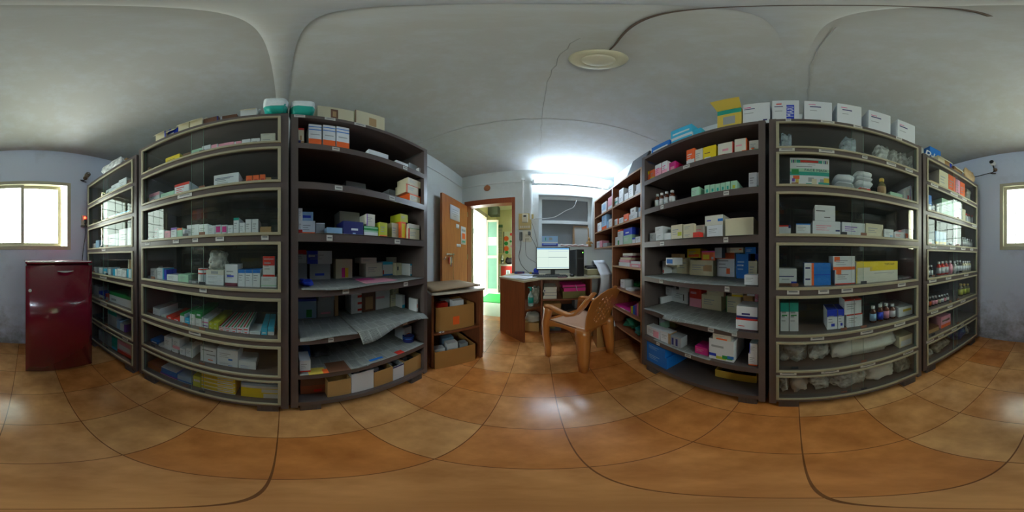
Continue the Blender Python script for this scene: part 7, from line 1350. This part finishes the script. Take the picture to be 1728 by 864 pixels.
o = empty('monitor', (.19, 2.28, DT+.0005), .0)
boxo('bezel', (-.235, -.015, .075), (.24, .03, .395), M_BLACK, o, bevel=.004)
scr = boxo('screen', (-.222, -.0165, .092), (.227, -.015, .382), emit('screen_glow', 'DCEFE4', .115), o)
for (xa, za, xb, zb_, c) in ((-.222, .362, .227, .382, '6FA8D8'), (-.06, .335, .215, .340, 'A9B8D8'), (-.06, .25, .2, .256, '7C8E98'), (-.222, .108, .227, .114, '8FB4C8'), (-.222, .25, -.06, .2535, 'B4CCC4'), (-.064, .116, -.0625, .362, 'C4D8D0')):
    MB().box((xa, -.0172, za), (xb, -.0165, zb_)).obj('screen_bar', emit('screen_'+c, c, .115), scr)
boxo('stand_neck', (-.03, .0, .012), (.03, .022, .09), M_BLACK, o); boxo('stand_base', (-.10, -.07, 0), (.10, .10, .012), M_BLACK, o, bevel=.004)
tag(o, 'black flat monitor showing a pale form on the desk', 'monitor')
o = empty('keyboard', (.14, 2.11, DT+.0005), .01); kb = boxo('base', (-.225, -.065, 0), (.225, .065, .018), M_DKGREY, o, bevel=.004)
m = MB()
for j in range(5):
    for i in range(18): m.box((-.215+i*.024, -.055+j*.023, .018), (-.215+i*.024+.019, -.055+j*.023+.018, .023))
m.obj('keys', M_BLACK, o)
tag(o, 'dark grey keyboard on the desk before the monitor', 'keyboard')
o = blob(.06, .10, .036, 3, None, .03, .8).obj('computer_mouse', M_BLACK, None, (.43, 2.06, DT+.0005), 0); tag(o, 'black mouse between the keyboard and computer tower', 'mouse')
o = boxo('mobile_phone', (-.055, -.025, 0), (.055, .025, .010), pm('mr'), None, (.285, 2.02, DT+.0005), .1, .004); boxo('phone_screen', (-.045, -.02, .010), (.045, .02, .0105), M_BLACK, o); tag(o, 'dark red phone lying at the desk edge', 'phone')
o = empty('computer_tower', (.50, 2.12, DT+.0005), math.radians(4))
boxo('case', (0, .02, 0), (.10, .40, .36), M_DKGREY, o, bevel=.003); fp = boxo('front_panel', (0, 0, 0), (.10, .02, .36), M_BLACK, o, bevel=.003)
boxo('power_light', (.078, -.0015, .315), (.086, 0, .323), emit('power_green', '60FF40', 2), fp); boxo('drive_slot', (.012, -.001, .23), (.088, 0, .25), M_DKGREY, fp)
tag(o, 'black upright computer tower beside the monitor', 'computer')
o = empty('dot_matrix_printer', (.83, 2.29, DT+.0005))
M_PRN = plain('printer_beige', 'A89F80', .5)
boxo('body', (-.17, -.11, 0), (.17, .17, .085), M_PRN, o, bevel=.012); boxo('cover', (-.15, -.06, .085), (.15, .12, .115), M_DKGREY, o, bevel=.01)
MB().tube([(-.165, .03, .118), (.165, .03, .118)], .014, 10, sub=1).obj('platen', M_BLACK, o)
for s in (-1, 1): MB().lathe([(.02, 0), (.022, .014), (.016, .018)], 14, (s*.172, .03, .11), 0, Matrix.Rotation(s*math.pi/2, 4, 'Y')).obj('knob', M_PRN, o)
tag(o, 'beige dot matrix printer on the desk beside computer tower', 'printer')
prof = [(2.36, .905), (2.33, .975), (2.27, .99), (2.20, .945), (2.15, .925), (2.10, .90), (2.03, .835), (1.98, .805), (1.962, .76), (1.958, .66), (1.965, .57), (1.985, .53), (1.975, .505)]
m = MB(); q = []
for i in range(len(prof)-1):
    for k in range(3):
        t_ = k/3; q.append((prof[i][0]*(1-t_)+prof[i+1][0]*t_, prof[i][1]*(1-t_)+prof[i+1][1]*t_))
V = []
for i, (yy, zz) in enumerate(q):
    sh_ = -.05*max(0, i-24)/12
    for xx in (.78, .84, .90, .955): V.append((xx+sh_, yy+.004*math.sin(i*.9), zz+.003*math.sin(xx*30)))
m.add(V, [(4*i+k, 4*i+k+1, 4*i+5+k, 4*i+4+k) for i in range(len(q)-1) for k in range(3)], 0, True)
o = m.obj('printer_paper', M_PAPER, None, (0, 0, .006), solid=.0008); tag(o, 'continuous white paper flowing from the printer over the desk edge', 'paper')
def sheet(pts, z, label, name='paper_sheet', mat=M_PAPER, n=8):
    (a, b, c, d) = [Vector((*p, 0)) for p in pts]; V = []
    for j in range(n+1):
        for i in range(n+1):
            u, v = i/n, j/n; p = a.lerp(b, u).lerp(d.lerp(c, u), v); V.append((p.x, p.y, z+.003*(1+math.sin(4*u+3*v))*u*v))
    o = MB().add(V, [(j*(n+1)+i, j*(n+1)+i+1, (j+1)*(n+1)+i+1, (j+1)*(n+1)+i) for j in range(n) for i in range(n)], 0, True).obj(name, mat, None, solid=.0006)
    return tag(o, label, 'paper')
sheet([(-.48, 2.10), (-.28, 1.92), (-.10, 2.12), (-.30, 2.32)], DT+.001, 'white paper sheet at the corner of the desk near the doorway')
sheet([(-.26, 1.90), (-.17, 1.83), (-.02, 2.02), (-.12, 2.12)], DT+.009, 'upper white paper sheet hanging near the front desk corner')
sheet([(-.32, 2.34), (-.14, 2.16), (-.02, 2.26), (-.2, 2.44)], DT+.009, 'rear white paper sheet on the desk beside the tape dispenser')
o = boxo('flat_box', (-.075, -.035, 0), (.075, .035, .035), pm('nv'), None, (-.30, 2.46, DT+.0005), .05, .002); boxo('red_end', (.0752, -.03, .004), (.0758, .03, .03), pm('rd'), o); boxo('red_print', (-.03, -.0358, .008), (.05, -.035, .028), pm('mr'), o); tag(o, 'flat navy and red box on the desk by the door frame', 'box')
o = empty('tape_dispenser', (-.06, 2.40, DT+.0005), .2); boxo('base', (-.05, -.03, 0), (.05, .03, .03), pm('nv'), o, bevel=.006)
MB().lathe([(.018, -.014), (.036, -.014), (.036, .014), (.018, .014)], 18, (.012, 0, .055), 0, Matrix.Rotation(math.pi/2, 4, 'X')).obj('tape_roll', pm('bl'), o); boxo('brass_arm', (-.085, -.01, 0), (-.052, .01, .035), plain('brass', 'A89040', .3, metal=1), o)
tag(o, 'blue tape dispenser behind the papers on the desk', 'dispenser')

# things in the desk cubbies
def stack(name, x, y, z, w, dep, hs, cols, label, cat, grp):
    for k, (h, c) in enumerate(zip(hs, cols)):
        m, ms = box_mesh(w-.012*(k % 2), dep, h, c); o = m.obj(name, ms, None, (x+.008*(k % 2), y, z), 0); z += h+.0006
        tag(o, label[k], cat, grp)
stack('paper_ream', .135, 2.06, .5056, .17, .3, (.04, .045, .038, .03), ('ow', 'gy|p:ow:0:.2:1:.8', 'ow|p:nv:.05:.3:.15:.8', 'ow'), ['bottom ream of the white paper pile in desk cubby', 'second ream up in the white paper pile, desk cubby', 'third ream up in the white paper pile, desk cubby', 'topmost ream of the white paper pile in desk cubby'], 'paper', 'paper reams in the desk')
stack('file_folder', .45, 2.06, .5056, .30, .33, (.09, .045, .04), ('ol', 'mg', 'mg|p:mr:0:0:1:.4'), ['olive file bundle under the pink folders in desk cubby', 'lower pink folder on the olive bundle in desk', 'upper pink folder with white tape in desk cubby'], 'folder', 'folders in the desk')
o = MB().tube([(.46, 2.052, .685), (.47, 2.04, .66), (.485, 2.045, .60)], .006, 6, flat=.3).obj('white_tape', M_PAPER, None); tag(o, 'white tying tape on the pink folders in desk', 'tape')
for k, (x_, c) in enumerate(((.09, 'w|x'), (.15, 'gy|x'))): pass
m, ms = box_mesh(.22, .3, .175, 'mt|b:rb:.1'); tag(m.obj('carton', ms, None, (.165, 2.06, .2626), 0), 'brown carton on the middle shelf of the desk', 'box')
m, ms = box_mesh(.24, .3, .07, 'dg|p:gy:.1:.3:.9:.6'); tag(m.obj('document_pile', ms, None, (.45, 2.07, .2626), 0), 'dark document pile on the middle shelf of the desk', 'papers')
m, ms = box_mesh(.16, .2, .14, 'gy|x'); tag(m.obj('carton', ms, None, (.55, 2.12, .3332), 0) , 'grey carton resting on the dark document pile in desk', 'box')
m, ms = box_mesh(.2, .25, .12, 'dg|p:ol:.3:.3:.6:.7'); tag(m.obj('carton', ms, None, (.18, 2.08, .0306), 0), 'dark carton at the bottom of the desk cubby', 'box')
o = empty('spray_bottle', (-.105, 2.03, .4185)); MB().lathe([(.03, 0), (.034, .01), (.034, .13), (.028, .155), (.012, .18), (.011, .2)], 18).obj('body', film('bottle_clear', (.8, .92, .92, 1), (.5, .7, .72, 1), .6), o)
MB().lathe([(.0348, .045), (.0348, .12)], 18).obj('label_band', pm('tl'), o); MB().lathe([(.014, .2), (.015, .235), (.008, .25)], 12).obj('pump_head', pm('tl'), o); boxo('nozzle', (-.035, -.007, .238), (.012, .007, .252), pm('tl'), o)
tag(o, 'teal spray bottle on the corner shelf of the desk', 'bottle')
o = blob(.10, .15, .25, 8.3, None, .34).obj('plastic_bag', FILMS['clearg'], None, (-.045, 2.09, .4185), 0); tag(o, 'crumpled dark clear bag beside the spray bottle in desk', 'bag')
m, ms = box_mesh(.19, .18, .14, 'mt|b:rb:.06'); tag(m.obj('carton', ms, None, (-.10, 2.11, .0006), -.1), 'brown carton on the floor under the desk corner shelf', 'box')
o = blob(.19, .18, .13, 5.2, None, .25).obj('cloth_bundle', plain('pale_cloth', 'A8ACA4', .8, bump=.4), None, (-.10, 2.11, .142), -.1); tag(o, 'pale folded cloth on the carton under the desk corner', 'cloth')

# ------------------------------------------------------------------ carton with papers between chair and wooden shelf
o = open_box((.675, 1.56, 0.0006), math.radians(-8), .19, .22, .31, M_CARD, 'tall brown carton on the floor behind the chair')
m = MB(); n = 8; V = []
for j in range(n+1):
    for i in range(n+1):
        u, v = i/n-.5, j/n; zz = .317+.035*math.sin(3*v+1)*(1-abs(u))*0+.03*abs(math.sin(3*v+1))*(1-abs(u))
        if v < .1: zz -= .05*(1-v/.1)*(.6+u)
        V.append((u*.195, v*.26-.03, zz))
o = m.add(V, [(j*(n+1)+i, j*(n+1)+i+1, (j+1)*(n+1)+i+1, (j+1)*(n+1)+i) for j in range(n) for i in range(n)], 0, True).obj('crumpled_paper', M_PAPER, None, (.675, 1.56, 0), math.radians(-8), solid=.001); tag(o, 'creased white paper covering the tall brown carton', 'paper')
o = open_box((.60, 1.87, 0.0006), .1, .14, .12, .26, M_CARDD, 'narrow dull carton on the floor behind the chair leg')

# ------------------------------------------------------------------ moulded plastic armchair
M_CH = plain('tan_plastic', 'B87438', .3, var=.06, scale=6, coat=.25)
M_SEAT = plain('sheen_tan_plastic', 'CDA88C', .22, var=.08, scale=5, coat=.3)  # lighter tan: glossy reflection on the seat painted into its colour
ch = empty('plastic_armchair', (.385, 1.472, 0), math.radians(35.3))
def sweep(name, rings, mat=M_CH):
    """rings of equal length -> smooth skin"""
    m = MB(); n = len(rings[0]); m.v = [tuple(p) for r_ in rings for p in r_]
    for i in range(len(rings)-1):
        for k in range(n): m.f.append((i*n+k, i*n+(k+1) % n, (i+1)*n+(k+1) % n, (i+1)*n+k)); m.m.append(0); m.sm.append(True)
    m.f.append(tuple(range(n))[::-1]); m.f.append(tuple((len(rings)-1)*n+k for k in range(n))); m.m += [0, 0]; m.sm += [False, False]
    return m.obj(name, mat, ch)
def leg(pts):
    """L-section moulded leg: pts = (x, y, z, width_x, width_y)"""
    R = []
    for (x, y, z, wx, wy) in pts:
        R.append([(x-wx/2, y-wy/2, z), (x, y-wy*.62, z), (x+wx/2, y-wy/2, z), (x+wx*.58, y, z), (x+wx/2, y+wy/2, z), (x, y+wy*.6, z), (x-wx/2, y+wy/2, z), (x-wx*.58, y, z)])
    return sweep('leg', R)
for s in (-1, 1):
    leg([(s*.205, -.20, 0, .05, .055), (s*.20, -.195, .12, .062, .07), (s*.19, -.185, .28, .075, .085), (s*.185, -.175, .40, .085, .10), (s*.19, -.175, .45, .07, .09)])
    leg([(s*.225, .205, 0, .04, .045), (s*.222, .215, .12, .045, .05), (s*.235, .225, .26, .048, .056), (s*.24, .22, .40, .05, .06), (s*.238, .195, .52, .05, .066), (s*.242, .185, .585, .054, .075)])
    A = [(s*.242, .21, .585, .034), (s*.246, .14, .597, .032), (s*.25, .03, .585, .030), (s*.245, -.08, .575, .032), (s*.235, -.15, .60, .036), (s*.225, -.205, .67, .038), (s*.208, -.245, .735, .034), (s*.17, -.27, .775, .028)]
    R = []
    for i, (x, y, z, hw) in enumerate(A):
        p0, p1 = Vector(A[max(i-1, 0)][:3]), Vector(A[min(i+1, len(A)-1)][:3]); tt = (p1-p0).normalized(); sd = Vector((1, 0, 0)); up = sd.cross(tt)*-1
        up = up if up.z > 0 or abs(up.z) < 1e-3 else -up
        c = Vector((x, y, z)); R.append([c+sd*hw*a_+up*b_ for a_, b_ in ((-1, -.012), (-.9, .006), (-.4, .013), (.4, .013), (.9, .006), (1, -.012), (.85, -.014), (-.85, -.014))])
    sweep('armrest', R)
# seat
m = MB(); nx, ny = 16, 16; V = []
for j in range(ny+1):
    for i in range(nx+1):
        u, v = i/nx*2-1, j/ny; hw = .185+.04*v; yy = -.20+.43*v
        z = .452-.018*(1-u*u)*math.sin(math.pi*min(1, v*1.05))-.0*v - .035*max(0, v-.86)/.14
        V.append((u*hw, yy, z))
m.add(V, [(j*(nx+1)+i, j*(nx+1)+i+1, (j+1)*(nx+1)+i+1, (j+1)*(nx+1)+i) for j in range(ny) for i in range(nx)], 0, True)
st = m.obj('seat', M_SEAT, ch, solid=-.007)
# skirt under the seat, arched between the legs
m = MB()
def skirt(p, q, arch=.05):
    n = 12; V = []
    for i in range(n+1):
        t_ = i/n; x = p[0]+(q[0]-p[0])*t_; y = p[1]+(q[1]-p[1])*t_; h_ = .085-arch*math.sin(math.pi*t_)
        V += [(x, y, .445), (x, y, .445-h_)]
    m.add(V, [(2*i, 2*i+2, 2*i+3, 2*i+1) for i in range(n)], 0, True)
skirt((-.195, -.20), (.195, -.20)); skirt((-.225, .215), (.225, .215)); skirt((-.20, -.19), (-.232, .215)); skirt((.20, -.19), (.232, .215))
m.obj('seat_skirt', M_CH, ch, solid=.006)
# back with pierced lattice
m = MB(); nx, ny = 36, 32; V = []
for j in range(ny+1):
    for i in range(nx+1):
        u, v = i/nx*2-1, j/ny; hw = .185+.035*math.sin(v*1.9); top = .79-.06*u*u*v
        z = .43+(top-.43)*v; yy = -.195-.02*v-.075*v**1.5-.025*(1-u*u)*(.4+.6*v)
        V.append((u*hw, yy, z))
F = []
for j in range(ny):
    for i in range(nx):
        a_, b_ = (i-nx/2+.5), j
        hole = False
        if 5 <= j <= 25 and abs(a_) < 11-.25*abs(j-14):
            k = (int(a_+60) % 4, j % 4)
            hole = k in ((1, 1), (2, 1), (1, 2), (3, 3)) and (int(a_+60)//4+j//4) % 3 != 0
        if not hole: F.append((j*(nx+1)+i, j*(nx+1)+i+1, (j+1)*(nx+1)+i+1, (j+1)*(nx+1)+i))
m.add(V, F, 0, True); m.obj('backrest', M_CH, ch, solid=.007)
tag(ch, 'tan moulded plastic armchair with pierced back facing the desk', 'chair')

# ------------------------------------------------------------------ beyond the doorway
M_CORR = plain('corridor_wall', 'D2CDA2', .7)
cx0, cx1, cy0, cy1 = -1.5, .9, YF+T+.005, 5.6
struct(boxo('floor_corridor', (cx0-.2, 2.63, -.1), (cx1, cy1, .0), plain('marble_floor', 'C2CDB8', .25, var=.08)))
m = MB(); m.box((cx0-.15, cy0, 0), (cx0, 3.42, 2.85)); m.box((cx0-.15, 4.42, 0), (cx0, cy1, 2.85)); m.box((cx0-.15, 3.42, 2.2), (cx0, 4.42, 2.85)); struct(m.obj('wall_corridor_side', M_CORR))
struct(boxo('wall_corridor_end', (cx0-.15, cy1, 0), (cx1, cy1+.15, 2.85), M_CORR)); struct(boxo('wall_corridor_far', (cx1, cy0, 0), (cx1+.15, cy1+.15, 2.85), M_CORR))
struct(boxo('ceiling_corridor', (cx0-.15, cy0, 2.72), (cx1+.15, cy1+.15, 2.85), plain('corridor_ceiling', 'D6D4C0', .8)))
o = struct(empty('door_2', (0, 0, 0))); m = MB(); m.box((cx0-.06, 3.40, 0), (cx0+.03, 3.45, 2.2)); m.box((cx0-.06, 4.39, 0), (cx0+.03, 4.44, 2.2)); m.box((cx0-.06, 3.40, 2.16), (cx0+.05, 4.44, 2.26)); m.obj('door_frame', plain('door_alu', '9A927E', .4), o)
lf = empty('folding_leaf', (cx0+.02, 4.40, 0), math.radians(12)); lf.parent = o
m = MB(); W_, H_ = .34, 2.1
for lo, hi in (((0, 0, 0), (.04, .03, H_)), ((W_-.04, 0, 0), (W_, .03, H_)), ((.04, 0, 0), (W_-.04, .03, .12)), ((.04, 0, 1.0), (W_-.04, .03, 1.07)), ((.04, 0, H_-.06), (W_-.04, .03, H_))): m.box(lo, hi)
m.obj('leaf_frame', M_ALU, lf)
boxo('glass_pane', (.04, .012, .12), (W_-.04, .016, 1.0), plain('green_glass', '6E9480', .1), lf); boxo('glass_pane', (.04, .012, 1.07), (W_-.04, .016, H_-.06), plain('green_glass', '6E9480', .1), lf); boxo('pane_notice', (.05, .008, 1.36), (W_-.05, .0115, 1.6), plain('notice_green', 'A8C4B0', .6), lf)
o = boxo('door_mat', (-1.38, 3.45, .0005), (-.78, 4.28, .012), plain('mat_green', '1FA03C', .8, bump=.6, scale=120), None); tag(o, 'bright green mat on the corridor floor beyond the doorway', 'mat')
o = empty('wall_shelf_box', (cx0, 4.75, 2.3), math.pi/2); boxo('body', (-.16, -.3, 0), (.16, 0, .3), plain('box_greygreen', '5C665C', .5), o, bevel=.01); boxo('vent_panel', (-.12, -.303, .06), (.12, -.3, .24), M_DKGREY, o); tag(o, 'dark wall box near the corridor ceiling beyond door', 'box')
o = empty('louvre_window', (-1.385, cy1, 1.15)); m = MB(); 
for k in range(16): m.box((-.095, -.03, .02+k*.055), (.095, -.012, .06+k*.055))
m.obj('slats', plain('louvre_grey', 'A4AC9C', .5), o); boxo('pelmet', (-.11, -.05, .92), (.11, 0, 1.02), plain('pelmet_green', '6E9070', .5), o); tag(o, 'grey louvred window with green pelmet at the corridor end', 'window')
o = empty('fruit_poster', (-1.05, cy1-.003, 1.12)); boxo('sheet', (-.17, -.004, 0), (.17, 0, .8), plain('poster_white', 'D8DCC8', .5), o); boxo('black_edge', (-.2, -.006, .05), (-.172, 0, .8), M_BLACK, o)
for k, (x_, z_, c, r_) in enumerate(((-.1, .55, 'or', .09), (-.1, .38, 'gn', .07), (-.1, .2, 'or', .09), (-.08, .07, 'gn', .06), (.08, .7, 'rd', .05), (.06, .45, 'gn', .04), (.09, .28, 'pk', .04))):
    MB().lathe([(r_, -.0055), (r_, -.004)], 16, (x_, 0, z_), 0, Matrix.Rotation(math.pi/2, 4, 'X') @ Matrix.Scale(-1, 4, (0, 0, 1))).obj('printed_fruit', pm(c), o)
tag(o, 'white poster with orange and green fruit shapes on corridor wall', 'poster')
o = empty('reception_counter', (-.92, 4.75, 0)); boxo('body', (-.28, 0, 0), (.30, .4, .81), plain('counter_white', 'D4D0C4', .5), o); boxo('red_panel', (-.22, -.004, .42), (.26, 0, .76), pm('rd'), o); boxo('white_label', (-.06, -.008, .5), (.06, -.004, .64), M_PAPER, o); boxo('label_print', (-.03, -.0085, .53), (.03, -.008, .61), pm('gy'), o); tag(o, 'white counter with red panel seen through the doorway', 'counter')
o = empty('steel_flask', (-1.12, 4.86, .8105)); MB().lathe([(.05, 0), (.055, .02), (.055, .2), (.04, .25), (.03, .29), (.0, .3)], 16).obj('body', M_CHROME, o); MB().lathe([(.0555, .08), (.0555, .12)], 16).obj('band', M_BLACK, o); tag(o, 'steel flask on the counter beyond the doorway', 'flask')
o = blob(.22, .2, .22, 2.7, None, .3).obj('helmet_bag', plain('dark_bag', '2A2426', .6), None, (-.92, 4.82, .8105), 0); tag(o, 'dark lumpy bag on the counter beyond the doorway', 'bag')

# outdoors, seen through the side door and the back window
struct(boxo('ground_outside', (-9, -8, -.25), (9, 9, -.12), plain('paving_pale', 'C9C6B4', .8)))
M_LEAF = plain('leaf_green', '6E9A34', .6, var=.35, scale=16); M_TRUNK = plain('bark', '6A5238', .8)
def tree(loc, h, r_, label, seed):
    o = empty('leafy_shrub', loc); R2 = random.Random(seed); m = MB()
    for k in range(620):
        d = Vector((R2.gauss(0, 1), R2.gauss(0, 1), R2.gauss(0, 1))).normalized()*r_*R2.random()**.4
        c = Vector((d.x, d.y, h*.62+d.z*1.35*h/(2.2*r_)*.55)); s = R2.uniform(.05, .11)
        q = Matrix.Rotation(R2.uniform(0, 6.28), 3, 'Z') @ Matrix.Rotation(R2.uniform(-1, 1), 3, 'X')
        m.add([c+q @ Vector(p) for p in ((-s*.4, 0, 0), (0, -s, .01), (s*.4, 0, 0), (0, s, -.01))], [(0, 1, 2, 3)])
    m.obj('foliage', M_LEAF, o); MB().tube([(0, 0, 0), (.05, .02, h*.35), (0, 0, h*.7)], [.06, .045, .02], 8).obj('trunk', M_TRUNK, o)
    tag(o, label, 'shrub', 'greenery outdoors')
tree((-4.9, 5.6, -.12), 2.6, .9, 'bushy green shrub outdoors beyond the side door', 3)
tree((-6.2, 8.6, -.12), 3.0, 1.1, 'taller leafy shrub further out beyond the side door', 5)
tree((-1.15, -4.2, -.12), 2.7, .8, 'leafy green tree outside the back window', 9)
o = boxo('awning', (-3.4, 3.2, 2.05), (-2.4, 6.5, 2.1), pm('tl'), None); MB().tube([(-3.3, 3.4, -.12), (-3.3, 3.4, 2.06)], .03, 8, sub=1).obj('post', M_CHROME, o); MB().tube([(-3.3, 6.3, -.12), (-3.3, 6.3, 2.06)], .03, 8, sub=1).obj('post', M_CHROME, o); tag(o, 'teal awning on posts outdoors beyond the side door', 'awning')
